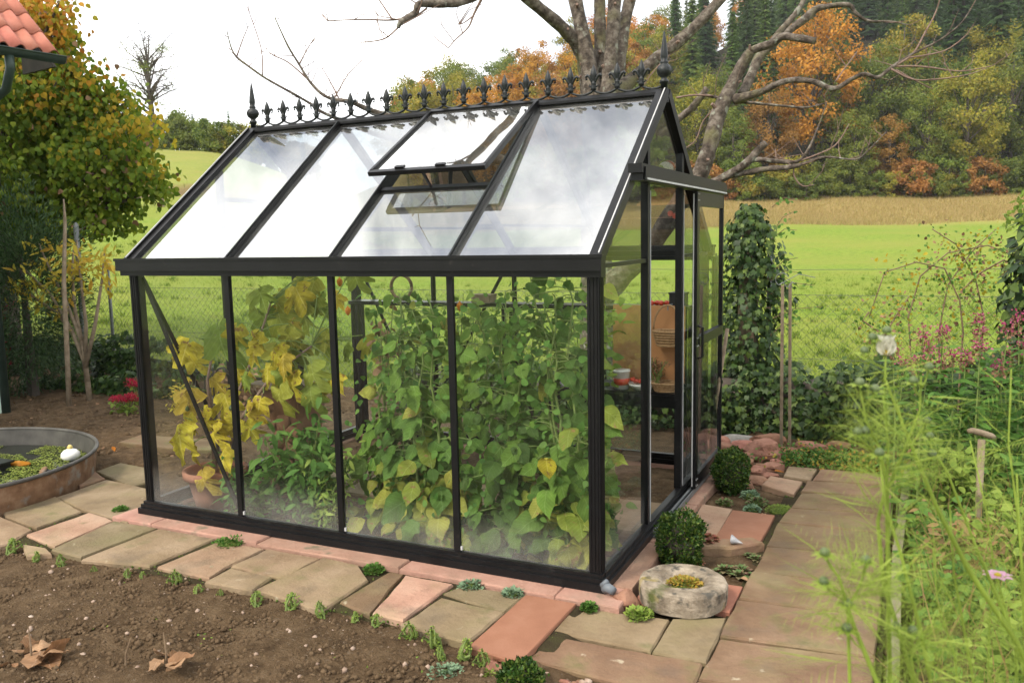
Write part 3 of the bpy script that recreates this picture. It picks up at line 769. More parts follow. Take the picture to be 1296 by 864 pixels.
# moss and grit in the joints
tag(clods('joint_moss', 1500, -3.6, -.05, -.66, -.16, .003, .010, MT['moss'], -.038), 'crumbs of moss in the joints of the slab path', 'moss')
tag(clods('joint_moss', 700, .6, 1.23, -1.2, 2.7, .004, .011, MT['moss'], -.058), 'crumbs of moss between the long brown slabs', 'moss')

plinth = struct(thing('plinth', None, None, (0, 0, -.11)))
xs = [-3.20, -2.86, -2.02, -1.06, -.18, .14]
for a_, b_ in zip(xs[:-1], xs[1:]):
    MB().slab([(a_ + .002, -.15), (b_ - .002, -.15), (b_ - .002, .06), (a_ + .002, .06)], -.12, -.004, bev=.008, jit=.002, seg=.2).build('kerb_stone', MT['plinth'], plinth)
ys = [.065, .72, 1.44, 2.10, 2.45]
for a_, b_ in zip(ys[:-1], ys[1:]):
    MB().slab([(-.07, a_ + .004), (.135, a_ + .004), (.135, b_ - .004), (-.07, b_ - .004)], -.12, -.005, bev=.008, jit=.002, seg=.2).build('kerb_stone', MT['plinth'], plinth)
for a_, b_ in ((-3.16, -2.1), (-2.1, -1.05), (-1.05, -.08)):
    MB().slab([(a_ + .004, 2.26), (b_ - .004, 2.26), (b_ - .004, 2.42), (a_ + .004, 2.42)], -.12, -.005, bev=.008, jit=.002, seg=.2).build('kerb_stone', MT['plinth'], plinth)
for a_, b_ in ((.065, .8), (.8, 1.5), (1.5, 2.25)):
    MB().slab([(-3.18, a_ + .004), (-3.0, a_ + .004), (-3.0, b_ - .004), (-3.18, b_ - .004)], -.12, -.005, bev=.008, jit=.002, seg=.2).build('kerb_stone', MT['plinth'], plinth)

# ---------------------------------------------------------------- greenhouse
XL, W_, HE, HR, MOD, EX = -3.061, 2.321, 1.578, 2.497, .74, .05
YM = W_ / 2
SLP = (HR - HE) / YM
NRM = Vector((0, -SLP, 1)).normalized()
XK = [-EX - k * MOD for k in (1, 2, 3)]
gh = thing('greenhouse', 'black framed glass greenhouse with ornate ridge cresting and open sliding door', 'greenhouse', (XL / 2, YM, 0))
BF = MT['black_frame']
def roof_z(y): return HE + SLP * (y if y <= YM else W_ - y)
def gpart(name, b, m=BF, parent=gh, smooth=False): return b.build(name, m, parent, smooth)
# base rails: stepped profile
gpart('base_rail', MB().box(XL - .035, .035, -.04, .03, -.003, .034).box(XL - .022, .022, -.026, .027, .0345, .056).box(XL - .01, .01, -.014, .024, .0565, .075))
gpart('base_rail', MB().box(XL - .03, .03, W_ - .03, W_ + .035, -.003, .034).box(XL - .01, .01, W_ - .024, W_ + .014, .0345, .075))
gpart('base_rail', MB().box(-.03, .034, .0315, W_ - .0315, -.003, .030).box(-.027, .022, .032, W_ - .032, .0305, .052).box(-.024, .012, .032, W_ - .032, .0525, .072))
gpart('base_rail', MB().box(XL - .034, XL + .03, .0315, W_ - .0315, -.003, .034).box(XL - .014, XL + .024, .032, W_ - .032, .0345, .072))
# corner posts with flutes
def corner(x, y, sx, sy):
    b = MB()
    w = .060
    b.box(min(x, x + sx * w), max(x, x + sx * w), min(y, y + sy * w), max(y, y + sy * w), .0755, HE - .05)
    for k in range(3):
        a = x + sx * (.010 + k * .018); b.box(min(a, a + sx * .008), max(a, a + sx * .008), min(y - sy * .004, y - sy * .0002), max(y - sy * .004, y - sy * .0002), .08, HE - .055)
        a = y + sy * (.010 + k * .018); b.box(min(x - sx * .004, x - sx * .0002), max(x - sx * .004, x - sx * .0002), min(a, a + sy * .008), max(a, a + sy * .008), .08, HE - .055)
    gpart('corner_post', b)
for x, sx in ((0, -1), (XL, 1)):
    for y, sy in ((0, 1), (W_, -1)):
        corner(x, y, sx, sy)
# upright glazing bars: T shaped
for x in XK:
    for y, s in ((0, 1), (W_, -1)):
        b = MB().box(x - .018, x + .018, min(y - s * .006, y + s * .006), max(y - s * .006, y + s * .006), .0755, HE - .05)
        b.box(x - .005, x + .005, min(y + s * .0065, y + s * .035), max(y + s * .0065, y + s * .035), .0755, HE - .05)
        bar_ = gpart('glazing_bar', b)
        if y == 0:
            gpart('clip', MB().box(x + .020, x + .030, -.004, .006, .085, .105), MT['seal'], bar_)
gy = [EX + MOD, EX + 2 * MOD]
for x, s in ((0, -1), (XL, 1)):
    for y in gy:
        b = MB().box(min(x + .008, x - .034) if s < 0 else x - .008, max(x + .008, x - .034) if s < 0 else x + .034, y - .020, y + .020, .0725, roof_z(y) - .02)
        gpart('glazing_bar', b)
        if x == 0:
            gpart('weather_strip', MB().box(.0085, .013, y + .021 - .006, y + .021, .08, 1.93), MT['seal'])
# eaves: gutter with stepped lip
for y, s in ((0, -1), (W_, 1)):
    b = MB().box(XL - .05, .030, min(y + s * .055, y - s * .005), max(y + s * .055, y - s * .005), HE - .042, HE + .030)
    b.box(XL - .035, .022, min(y + s * .035, y - s * .03), max(y + s * .035, y - s * .03), HE - .072, HE - .0425)
    b.box(XL - .056, .036, min(y + s * .062, y + s * .0555), max(y + s * .062, y + s * .0555), HE + .018, HE + .034)
    gpart('gutter', b)
gpart('gutter_outlet', MB().tube([(.03, -.035, .02), (.05, -.045, .035), (.085, -.06, .028)], [.022, .024, .020], 12).tube([(.02, -.035, .034), (.045, -.04, .066)], [.017, .012], 10), MT['grey_plastic'], gh, True)
# rafters along the gables and roof bars between the panes
def slope(x, y0, y1, w, h, front=True, lift=0):
    yy = lambda y: y if front else W_ - y
    n = NRM if front else Vector((0, SLP, 1)).normalized()
    return MB().bar(Vector((x, yy(y0), roof_z(y0))) + n * lift, Vector((x, yy(y1), roof_z(y1))) + n * lift, w, h, n)
for fr in (True, False):
    for x, sx in ((0, -1), (XL, 1)):
        b = slope(x + sx * .022, .0, YM - .012, .052, .036, fr, .006)
        e_ = slope(x - sx * .011, .0, YM - .012, .010, .058, fr, .010); b.add(e_.v, e_.f)
        r_ = gpart('rafter', b)
        e_ = slope(x - sx * .004, .01, YM - .02, .006, .006, fr, .0395)
        gpart('weather_strip', e_, MT['seal'], r_)
    for x in XK:
        r_ = gpart('roof_bar', slope(x, .0, YM - .01, .022, .026, fr, .010))
        gpart('bar_cap', slope(x + .001, .01, YM - .02, .007, .007, fr, .0265), MT['cast_metal'], r_)
        e_ = slope(x, .0, YM - .01, .006, .05, fr, -.03)
        gpart('bar_web', e_, BF, r_)
gpart('ridge_bar', MB().bar((XL - .012, YM, HR + .002), (.012, YM, HR + .002), .075, .034, c=.02).bar((XL - .012, YM, HR - .035), (.012, YM, HR - .035), .03, .04))
# cresting: chain of scallops carrying twenty fleurs-de-lis between two spires
CR0 = HR + .019
step = -XL / 21
b = MB()
for k in range(21):
    x0 = XL + k * step
    pts = []
    for j in range(9):
        u = j / 8
        zz = CR0 + .030 - .024 * math.sin(math.pi * u) ** .8
        pts.append((x0 + u * step, YM, zz))
    b.tube(pts, .0075, 6)
crest = gpart('cresting', b, MT['cast_metal'], gh, True)
def fleur_mesh():
    b = MB()
    b.lathe([(.002, 0), (.013, .004), (.015, .016), (.010, .028), (.013, .034), (.013, .040), (.008, .046), (.010, .056), (.0155, .074), (.0165, .088), (.012, .106), (.006, .122), (.001, .134)], 10)
    for s in (-1, 1):
        b.tube([(s * .006, 0, .038), (s * .012, 0, .058), (s * .022, 0, .076), (s * .032, 0, .082), (s * .039, 0, .074), (s * .038, 0, .062), (s * .031, 0, .060)], [.005, .0075, .0085, .008, .007, .006, .004], 7)
        b.tube([(s * .006, 0, .030), (s * .016, 0, .022), (s * .022, 0, .026), (s * .020, 0, .034)], [.005, .005, .0045, .003], 6)
    b.v = [(x * 1.22, y * 1.05, z * 1.12) for x, y, z in b.v]
    return mk_mesh('fleur_de_lis', b.v, b.f, True)
fme = fleur_mesh()
for k in range(1, 21):
    o = link('fleur_de_lis', fme, MT['cast_metal'], crest)
    o.location = Vector((XL + k * step, YM, CR0 + .026)) - BASE[gh.name]
sp = MB().lathe([(.020, 0), (.020, .055), (.026, .058), (.026, .070), (.018, .076), (.018, .086), (.034, .100), (.041, .118), (.041, .132), (.033, .150), (.020, .160), (.024, .166), (.024, .172), (.017, .178), (.020, .196), (.0215, .205), (.018, .24), (.010, .30), (.004, .335), (.001, .345)], 20)
sp.v = [(x * (1 + (.07 * math.cos(10 * math.atan2(y, x)) if .095 < z < .155 else 0)), y * (1 + (.07 * math.cos(10 * math.atan2(y, x)) if .095 < z < .155 else 0)), z) for x, y, z in sp.v]
sme = mk_mesh('spire', sp.v, sp.f, True)
for x in (XL + .012, -.012):
    o = link('spire', sme, MT['cast_metal'], gh)
    o.location = Vector((x, YM, HR - .005)) - BASE[gh.name]
# panes
def pane(name, b, m, parent=gh): return b.build(name, m, parent)
GW, GR = MT['glass_wall'], MT['glass_roof']
xe = [0 - .055] + XK + [XL + .055]
for a_, c_ in zip(xe[:-1], xe[1:]):
    for y in (.008, W_ - .012):
        pane('pane', MB().box(c_ + .006, a_ - .006, y, y + .004, .072, HE - .045), GW)
def roof_pane(x0, x1, y0, y1, fr, lift=-.006):
    n = NRM if fr else Vector((0, SLP, 1)).normalized()
    yy = lambda y: y if fr else W_ - y
    m_ = (x0 + x1) / 2
    return MB().bar(Vector((m_, yy(y0), roof_z(y0))) + n * lift, Vector((m_, yy(y1), roof_z(y1))) + n * lift, abs(x1 - x0), .004, n)
xr = [-.045] + XK + [XL + .045]
for i_, (a_, c_) in enumerate(zip(xr[:-1], xr[1:])):
    for fr in (True, False):
        y0, y1 = -.02, YM - .02
        if fr and i_ == 1: y1 = .50
        pane('roof_pane', roof_pane(c_ + .004, a_ - .004, y0, y1, fr), GR)
# roof vent: framed pane hinged under the ridge, held open by an arm
gpart('vent_sill', MB().bar((XK[1] + .012, .508, roof_z(.508)), (XK[0] - .012, .508, roof_z(.508)), .030, .022, NRM))
hin = Vector((0, YM - .035, HR + .004)); low = Vector((0, .415, 2.075))
vd = (low - hin).normalized(); vn = Vector((1, 0, 0)).cross(vd); vn = vn if vn.z > 0 else -vn
def vp(x, u, l=0): return Vector((x, 0, 0)) + hin + vd * u + vn * l
vl = (low - hin).length
x0, x1 = XK[1] - .008, XK[0] + .008
b = MB().bar(vp(x0, vl), vp(x1, vl), .030, .026, vn).bar(vp(x0, .0), vp(x1, .0), .03, .024, vn)
b.bar(vp(x0 + .008, .015), vp(x0 + .008, vl - .015), .018, .030, vn).bar(vp(x1 - .008, .015), vp(x1 - .008, vl - .015), .018, .030, vn)
vent = gpart('roof_vent', b)
b = MB().bar(vp((x0 + x1) / 2, .012, -.002), vp((x0 + x1) / 2, vl - .014, -.002), x1 - x0 - .036, .004, vn)
pane('pane', b, GR, vent)
for u in (.27, .62):
    xx = x0 + (x1 - x0) * u
    gpart('clip', MB().bar(vp(xx - .03, vl - .02, .018), vp(xx + .03, vl - .02, .018), .022, .012, vn), BF, vent)
gpart('opener_arm', MB().bar(vp(x0 + .34, vl - .02, -.02), (x0 + .36, .50, roof_z(.5) + .01), .016, .010).bar((x0 + .36, .50, roof_z(.5) - .01), (x0 + .40, .62, roof_z(.62) - .20), .012, .012).bar((x0 + .40, .62, roof_z(.62) - .20), vp(x0 + .42, vl - .25, -.02), .02, .02), BF, vent)
# gable glass
def gable(x, xo, door):
    T = .004
    def poly(pts, name='pane'):
        V = [(x, y, z) for y, z in pts] + [(x + T, y, z) for y, z in pts]
        n = len(pts)
        F = [tuple(range(n - 1, -1, -1)), tuple(range(n, 2 * n))] + [(i, (i + 1) % n, n + (i + 1) % n, n + i) for i in range(n)]
        pane(name, MB().add(V, F), GW)
    g0, g1 = gy
    dz = .03
    poly([(.055, .07), (g0 - .01, .07), (g0 - .01, HE - .035), (.055, HE - .035)])
    poly([(.055, HE - .015), (g0 - .01, HE - .015), (g0 - .01, roof_z(g0 - .01) - dz), (.055, roof_z(.055) - dz)])
    poly([(g1 + .01, .07), (W_ - .055, .07), (W_ - .055, HE - .035), (g1 + .01, HE - .035)])
    poly([(g1 + .01, HE - .015), (W_ - .055, HE - .015), (W_ - .055, roof_z(.055) - dz), (g1 + .01, roof_z(g1 + .01) - dz)])
    zt = 1.99
    if not door:
        poly([(g0 + .01, .07), (g1 - .01, .07), (g1 - .01, zt - .01), (g0 + .01, zt - .01)])
    poly([(g0 + .01, zt + .01), (g1 - .01, zt + .01), (g1 - .01, roof_z(g1 - .01) - dz), (YM, HR - .05), (g0 + .01, roof_z(g0 + .01) - dz)])
gable(-.016, 0, True)
gable(XL + .012, XL, False)
for x, s in ((0, -1), (XL, 1)):
    for a_, c_ in ((.06, gy[0] - .021), (gy[1] + .021, W_ - .06)):
        gpart('cross_rail', MB().box(min(x, x + s * .03), max(x, x + s * .03), a_, c_, HE - .034, HE - .014))
    gpart('cross_rail', MB().box(min(x + s * .001, x + s * .03), max(x + s * .001, x + s * .03), gy[0] + .021, gy[1] - .021, 1.975, 2.005))
# door track over the opening and the sliding leaf parked to the right
b = MB().box(.013, .085, .40, 2.46, 2.000, 2.045).box(.0875, .094, .44, 2.46, 1.966, 2.03).box(.020, .082, .43, 2.455, 1.962, 1.9995)
tr = gpart('door_track', b)
gpart('weather_strip', MB().box(.0945, .0965, .46, 2.45, 1.967, 1.977), MT['seal'], tr)
b = MB().box(.036, .048, gy[0] - .02, 2.44, .0305, .040).box(.060, .066, gy[0] - .02, 2.44, .005, .034).box(.0345, .0655, gy[0] - .02, 2.44, .0005, .006)
gpart('door_sill', b, MT['steel'])
dy0, dy1, dx0, dx1 = 1.615, 2.425, .050, .080
b = MB().box(dx0, dx1, dy0, dy0 + .058, .045, 1.955).box(dx0, dx1, dy1 - .022, dy1, .045, 1.955)
b.box(dx0 + .001, dx1 - .001, dy0 + .0585, dy1 - .0225, .045, .125).box(dx0 + .001, dx1 - .001, dy0 + .0585, dy1 - .0225, 1.865, 1.955)
door = gpart('door', b)
gpart('mid_rail', MB().box(dx0 + .002, dx1 + .006, dy0 + .059, dy1 - .023, .975, 1.035), BF, door)
gpart('weather_strip', MB().box(dx0 + .004, dx0 + .010, dy0 - .008, dy0 - .0005, .06, 1.94), MT['seal'], door)
for z0, z1 in ((.126, .974), (1.036, 1.864)):
    pane('pane', MB().box(.062, .066, dy0 + .055, dy1 - .02, z0, z1), GW, door)
for z in (.06, .10, .98, 1.03, 1.90, 1.94):
    for y in (dy0 + .014, dy0 + .044):
        gpart('bolt', MB().tube([(dx1, y, z), (dx1 + .004, y, z)], .005, 8), MT['bolt'], door)
gpart('handle', MB().tube([(dx1, dy0 + .03, .90), (dx1 + .03, dy0 + .03, .91), (dx1 + .03, dy0 + .03, 1.10), (dx1, dy0 + .03, 1.11)], .008, 8), BF, door)
# inside diagonal braces
def brace(p, q): gpart('brace', MB().bar(p, q, .024, .012, (0, 1, 0)))
brace((-3.0, .045, 1.49), (-2.33, .045, .10))
brace((-2.30, W_ - .045, .10), (-2.98, W_ - .045, 1.49))
brace((-1.56, W_ - .045, 1.49), (-2.22, W_ - .045, .40))
gpart('brace', MB().bar((XL + .045, .06, 1.49), (XL + .045, .76, .10), .024, .012, (1, 0, 0)))
for x in XK:   # inner ties under the roof
    gpart('tie_bar', MB().bar((x, .30, roof_z(.30) - .055), (x, W_ - .30, roof_z(.30) - .055), .014, .014))
gpart('downpipe', MB().tube([(.03, W_ + .06, HE - .05), (.03, W_ + .06, .02)], .022, 10), BF)

# ---------------------------------------------------------------- inside the greenhouse
def leafy_plant(name, label, x, y, h, n, spread, shapes, mats, cat='plant', group=None, stems=3, s0=.15, s1=.08, ydir=-1.0, base=-.045, lantern=()):
    """tall greenhouse plant: wandering stems, petioles and separate broad leaves turned to the light of the front panes"""
    t = thing(name, label, cat, (x, y, base), group)
    paths = []
    for k in range(stems):
        a = rnd(0, 6.28); px, py = x + .05 * math.cos(a), y + .04 * math.sin(a)
        pts = [(px, py, base)]
        dx, dy = rnd(-1, 1) * spread * .5, rnd(-.4, .4) * spread * .3
        m_ = 9
        hh = h * rnd(.86, 1.02)
        for j in range(1, m_ + 1):
            u = j / m_
            pts.append((px + dx * u + .03 * math.sin(j * 1.7 + k), min(max(py + dy * u + .025 * math.cos(j * 2.1 + k), .07), W_ - .1), base + hh * u))
        paths.append(pts)
        MB().tube(pts, [.011 * (1 - .65 * j / m_) for j in range(m_ + 1)], 6).build('stem', MT['stem_green'], t, True)
    pb = MB()
    for i in range(n):
        pts = paths[i % stems]
        u = rnd(.03, 1.0) if random.random() < .62 else rnd(.03, .45)
        f_ = u * (len(pts) - 1); j = min(int(f_), len(pts) - 2)
        s = Vector(pts[j]).lerp(Vector(pts[j + 1]), f_ - j)
        a = rnd(0, 6.28)
        rad = rnd(.03, spread * .62)
        p = s + Vector((math.cos(a) * rad, math.sin(a) * rad * .55, rnd(-.03, .07)))
        p.y = min(max(p.y, .055), W_ - .08)
        p.x = min(max(p.x, XL + .1), -.09)
        p.z = min(max(p.z, base + .03), HE - .05 if abs(p.y) < .12 else 1.62)
        size = (s0 + (s1 - s0) * u) * rnd(.5, 1.3)
        ax = Vector((math.cos(a) * .8, math.sin(a) * .5 + ydir * .15, rnd(-1.1, -.1)))
        nr = Vector((rnd(-.45, .45), ydir * rnd(.35, 1.1), rnd(.35, 1.1)))
        if p.y < .12: ax.y = max(ax.y, .0)
        m_ = mats[0] if u > .55 else (mats[1] if u > .27 else mats[2])
        if random.random() < .25: m_ = random.choice(mats)
        leaf_obj('leaf', random.choice(shapes) + random.choice('012'), p, ax, nr, size, LM[m_], t)
        pb.tube([s, s.lerp(p, .6) + Vector((0, 0, .012)), p], [.003, .0025, .002], 4, False)
    pos = []                       # small side shoots between the big leaves
    for i in range(int(n * 1.5)):
        pts = paths[i % stems]
        f_ = rnd(.05, 1) * (len(pts) - 1); j = min(int(f_), len(pts) - 2)
        q = Vector(pts[j]).lerp(Vector(pts[j + 1]), f_ - j) + Vector((rnd(-1, 1) * spread * .55, rnd(-1, 1) * spread * .35, rnd(-.05, .05)))
        pos.append((min(max(q.x, XL + .1), -.09), min(max(q.y, .06), W_ - .1), max(q.z, base + .02)))
    k = len(pos)
    leaf_cloud('side_shoots', 'ovate', np.array(pos), unit(k) + np.array([0, 0, -.3]), unit(k) * .6 + np.array([0, ydir * .8, .6]), rng.uniform(.025, .06, k), LM['herb'], t, 'stuff')
    pb.build('petioles', MT['stem_green'], t)['kind'] = 'stuff'
    for p in lantern:
        b = MB().lathe([(.001, -.03), (.012, -.018), (.018, 0), (.016, .012), (.006, .022), (.002, .03)], 8, p)
        b.build('lantern', LM['physalis'], t, True)
    return t
leafy_plant('climbing_plant', 'tall leafy vine crowding the pane beside the fluted corner post', -.26, .30, 1.56, 250, .44, ['broad', 'wavy', 'ovate'], ['green2', 'green', 'green_old'], stems=4, s0=.14, s1=.085)
leafy_plant('climbing_plant', 'green leafy vine in the bay next to the corner bay with drooping old leaves', -1.12, .32, 1.54, 240, .44, ['wavy', 'broad', 'ovate'], ['green', 'green2', 'green_old'], stems=4, s0=.165, s1=.085, lantern=[(-1.77, .40, 1.45), (-1.72, .4, 1.28)])
leafy_plant('climbing_plant', 'leafy vine between the bar nearest the corner post and its neighbour vine', -.62, .36, 1.5, 215, .42, ['broad', 'ovate'], ['green', 'green2', 'green2'], stems=4, s0=.14, s1=.08, lantern=[(-.96, .40, 1.32)])
leafy_plant('climbing_plant', 'slighter green vine beside the fig, lantern fruit at its top', -1.52, .42, 1.2, 110, .36, ['ovate', 'broad'], ['green', 'green', 'green_old'], stems=3, s0=.13, s1=.08)
lf = leaf_obj('leaf', 'broad', (-.30, .052, .60), (.05, .02, -1), (.1, -1, .2), .11, LM['fig'], bpy.data.objects['climbing_plant'])
lf['label'] = 'single yellow leaf pressed to the glass'
# back row beyond the indoor path
def bushy(name, label, x, y, h, w, n, shape, m, size, cat='plant', base=-.045, group=None, ns=5, upness=.5):
    t = thing(name, label, cat, (x, y, base), group)
    b = MB()
    P = []
    for k in range(ns):
        a = rnd(0, 6.28); q = Vector((x + math.cos(a) * w * .55 * rnd(.3, 1), y + math.sin(a) * w * .4 * rnd(.3, 1), base + h * rnd(.75, 1)))
        mid = Vector((x, y, base)).lerp(q, .5) + Vector((rnd(-.04, .04), rnd(-.04, .04), 0))
        b.tube([(x + rnd(-.03, .03), y + rnd(-.02, .02), base), mid, q], [.008, .006, .003], 5, False)
        P.append((Vector((x, y, base)), mid, q))
    b.build('stem', MT['stem_green'], t, True)
    pos = []
    for i in range(n):
        s, mid, q = random.choice(P)
        u = rnd(.12, 1)
        c_ = s.lerp(mid, u * 2) if u < .5 else mid.lerp(q, u * 2 - 1)
        pos.append(c_ + Vector((rnd(-1, 1), rnd(-.8, .8), rnd(-.6, .6))) * w * .28)
    pos = np.array(pos)
    pos[:, 2] = np.maximum(pos[:, 2], base + .02)
    ax = unit(n); ax[:, 2] = ax[:, 2] * .5 - .1
    nr = unit(n) * .6 + np.array([0, -.4, upness + .4])
    leaf_cloud('foliage', shape, pos, ax, nr, rng.uniform(size * .6, size * 1.2, n), m, t)
    return t
for k, (x, y, h, w, mm, lb) in enumerate([(-.75, 1.78, 1.35, .45, 'herb_pale', 'bright pale green pepper plant behind the indoor path nearest the open door'), (-1.30, 1.85, 1.25, .42, 'herb', 'darker pepper plant behind the indoor path between two pale ones'),
                                      (-1.80, 1.80, 1.38, .42, 'herb_pale', 'bright pale green pepper plant under the far end of the high shelf')]):
    bushy('pepper_plant', lb, x, y, h, w, 260, 'ovate', LM[mm], .085)
bushy('herb_clump', 'low bushy herb at the foot of the fig pot', -2.40, .24, .40, .40, 340, 'narrow', LM['herb'], .085)
bushy('herb_clump', 'leafy green herb clump below the terracotta relief planter', -2.06, .30, .70, .46, 520, 'narrow', LM['herb'], .10)
bushy('herb_clump', 'pale feathery herb beside the second glazing bar', -1.80, .26, .55, .34, 360, 'narrow', LM['herb_pale'], .06)
bushy('herb_clump', 'sprawling herb behind the relief planter by the path', -2.25, .70, .62, .40, 240, 'ovate', LM['herb'], .07)
bushy('tomato_plant', 'dying tomato plant with tan leaves tied to the middle bar', -1.62, .55, 1.48, .22, 150, 'ovate', LM['dead'], .06)
bushy('seedling_tray_plant', 'low green plant inside the gable pane beside the door', -.24, .62, .42, .26, 150, 'ovate', LM['herb'], .07)

# fig in its pot
fig = thing('fig_tree', 'potted fig with big yellow lobed leaves behind the glass', 'fig tree', (-2.80, .34, .20))
FIG = [(-2.93,.35,1.01,.17,'y'),(-2.97,.35,.93,.12,'y'),(-2.8,.45,1.09,.22,'g'),(-2.95,.3,.68,.19,'y'),(-2.95,.25,.47,.2,'y'),(-2.84,.3,.56,.16,'y'),(-2.55,.3,.53,.15,'y'),(-2.54,.22,.36,.17,'y'),(-2.85,.22,.36,.12,'y'),(-2.73,.16,.22,.13,'y'),(-2.28,.4,.99,.16,'y'),(-2.15,.35,.97,.13,'y'),(-2.47,.45,1.0,.13,'y'),(-2.09,.35,.85,.14,'y'),(-2.32,.4,.88,.14,'y'),(-2.24,.4,.76,.17,'g'),(-2.46,.3,.64,.12,'y'),(-2.69,.35,.69,.15,'y'),(-2.02,.5,1.08,.14,'g'),(-2.53,.55,1.21,.15,'g'),(-2.44,.6,1.21,.18,'g'),(-1.94,.5,1.11,.12,'g'),(-2.01,.4,.9,.14,'g'),(-2.48,.3,.53,.13,'y'),(-2.36,.35,.69,.12,'y'),(-2.42,.7,1.33,.13,'g'),(-2.84,.4,.78,.13,'y'),(-2.71,.5,.85,.14,'y'),(-2.92,.3,.56,.12,'y'),(-2.21,.6,1.24,.15,'g'),(-2.72,.28,.49,.15,'y'),(-2.52,.4,.82,.12,'g'),(-2.3,.65,1.36,.12,'g'),(-2.1,.6,1.30,.12,'g'),(-2.6,.6,1.33,.12,'g'),(-2.14,.5,.70,.12,'g'),(-2.62,.45,1.12,.12,'y')]
for _ in range(24):
    FIG.append((rnd(-2.48, -1.72), rnd(.35, .75), rnd(.72, 1.48), rnd(.09, .15), 'g' if random.random() < .72 else 'y'))
root = Vector((-2.80, .34, .30))
fb = MB()
FST = [[(-2.80, .34, .2), (-2.83, .36, .5), (-2.86, .38, .8), (-2.80, .42, 1.1)], [(-2.79, .35, .2), (-2.70, .40, .6), (-2.55, .48, .95), (-2.45, .56, 1.3)], [(-2.78, .34, .2), (-2.60, .38, .55), (-2.35, .42, .85), (-2.05, .46, 1.05)]]
for s in FST: MB().tube(s, [.016, .013, .010, .006], 7).build('stem', MT['bark_twig'], fig, True)
allp = [Vector(a).lerp(Vector(b), u / 4) for s in FST for a, b in zip(s[:-1], s[1:]) for u in range(5)]
for x, y, z, s, k in FIG:
    c_ = Vector((x, y, z))
    near = min(allp, key=lambda q: (q - c_).length - .25 * (c_.z < q.z))
    ax = Vector((rnd(-.6, .6), rnd(-.3, .2), -1))
    leaf_obj('leaf', 'fig' + random.choice('012'), c_ + Vector((0, 0, s * .5)), ax, (rnd(-.6, .6), -1, rnd(-.1, .9)), s * 1.5, LM['fig' if k == 'y' else 'fig_green'], fig)
    fb.tube([near, near.lerp(c_, .5) + Vector((0, 0, .05)), c_ + Vector((0, 0, s * .5))], [.004, .0035, .003], 5, False)
fb.build('petioles', MT['stem_green'], fig)['kind'] = 'stuff'
for p in ((-2.95, .28, .62), (-2.62, .33, .64), (-2.55, .3, .92)):
    MB().lathe([(.001, -.016), (.013, -.008), (.015, .002), (.008, .016), (.002, .022)], 9, p).build('fig_fruit', LM['bud'], fig, True)
tag(MB().lathe([(.13, 0), (.15, .10), (.175, .215), (.205, .222), (.207, .268), (.19, .272), (.178, .255), (.165, .215), (.02, .20)], 28, (-2.80, .34, -.045)).build('flower_pot', MT['terracotta'], None, True), 'round terracotta pot with thick rim holding the fig', 'pot')
# relief planter: square terracotta block with modelled figures, a slate on top
rp = thing('relief_planter', 'terracotta planter with raised figure relief standing behind the fig', 'planter', (-2.47, .78, -.045))
b = MB().lathe([(.15, 0), (.165, .02), (.155, .05), (.145, .30), (.16, .45), (.19, .62), (.21, .70), (.215, .76), (.20, .775), (.02, .77)], 26, (-2.47, .78, -.045))
b.build('body', MT['terracotta_aged'], rp, True)
for k, (dx, dz, s) in enumerate([(0, .55, .055), (.06, .47, .045), (-.05, .42, .05), (.02, .36, .055), (.08, .33, .035), (-.08, .30, .035), (.0, .24, .05), (.05, .16, .04), (-.05, .15, .04), (.10, .48, .03), (-.1, .52, .03), (.0, .64, .04), (-.09, .66, .045), (.09, .66, .045)]):
    MB().rock((-2.47 + dx + .03, .78 - .15 - .02 * (dz > .4), -.045 + dz), (s * 1.1, s * .42, s * 1.3), k + 3, 2, .35).build('relief', MT['terracotta_aged'], rp, True)
tag(MB().bar((-2.72, .72, .745), (-2.28, .66, .745), .30, .018).build('wooden_tray', MT['wood_old'], None), 'thin wooden board lying on the relief planter', 'board')
# wire plant support with curled ends
ws = thing('plant_support', 'grey metal plant support with curled wire arms beside the fig', 'plant support', (-2.93, .50, -.045))
MB().tube([(-2.93, .50, -.05), (-2.93, .5, .6), (-2.93, .5, .84)], .012, 8).build('pole', MT['zinc'], ws, True)
for k in range(6):
    a = k * 1.05
    pts = [(-2.93 + math.cos(a) * q, .50 + math.sin(a) * q * .6, .80 + hh) for q, hh in ((0, 0), (.05, .055), (.10, .06), (.15, .02), (.165, -.06), (.14, -.12), (.10, -.11), (.09, -.07))]
    pts = [(max(p[0], -3.01), p[1], p[2]) for p in pts]
    MB().tube(pts, .005, 6).build('curl', MT['zinc'], ws, True)
wr = [(-2.52 + .10 * math.cos(a), 2.22, 1.30 + .10 * math.sin(a)) for a in np.linspace(0, 6.28, 22)]
tag(MB().tube(wr, .014, 7).build('twig_wreath', MT['stem_brown'], None, True), 'small twig wreath hanging against the back panes', 'wreath')
# staging along the back wall
def table(name, label, x0, x1, y0, y1, z, th, m, legs=True, foot=-.05):
    t = thing(name, label, 'shelf', ((x0 + x1) / 2, (y0 + y1) / 2, foot))
    n = max(2, int((y1 - y0) / .07))
    for k in range(n):
        a = y0 + (y1 - y0) * k / n
        MB().box(x0, x1, a + .004, a + (y1 - y0) / n - .004, z - .016, z).build('slat', m, t)
    MB().box(x0 + .002, x1 - .002, y0 + .001, y0 + .022, z - th, z - .0165).build('apron', m, t)
    for x in ((x0 + .02, x1 - .02) if x1 - x0 < 1.5 else (x0 + .02, (x0 + x1) / 2, x1 - .02)):
        for y in (y0 + .035, y1 - .02):
            MB().box(x - .012, x + .012, y - .012, y + .012, foot, z - .0165).build('leg', m, t)
    return t
table('plant_table', 'low black staging table inside the open door, baskets on it', -1.05, -.08, 1.78, 2.20, .63, .10, MT['black_frame'])
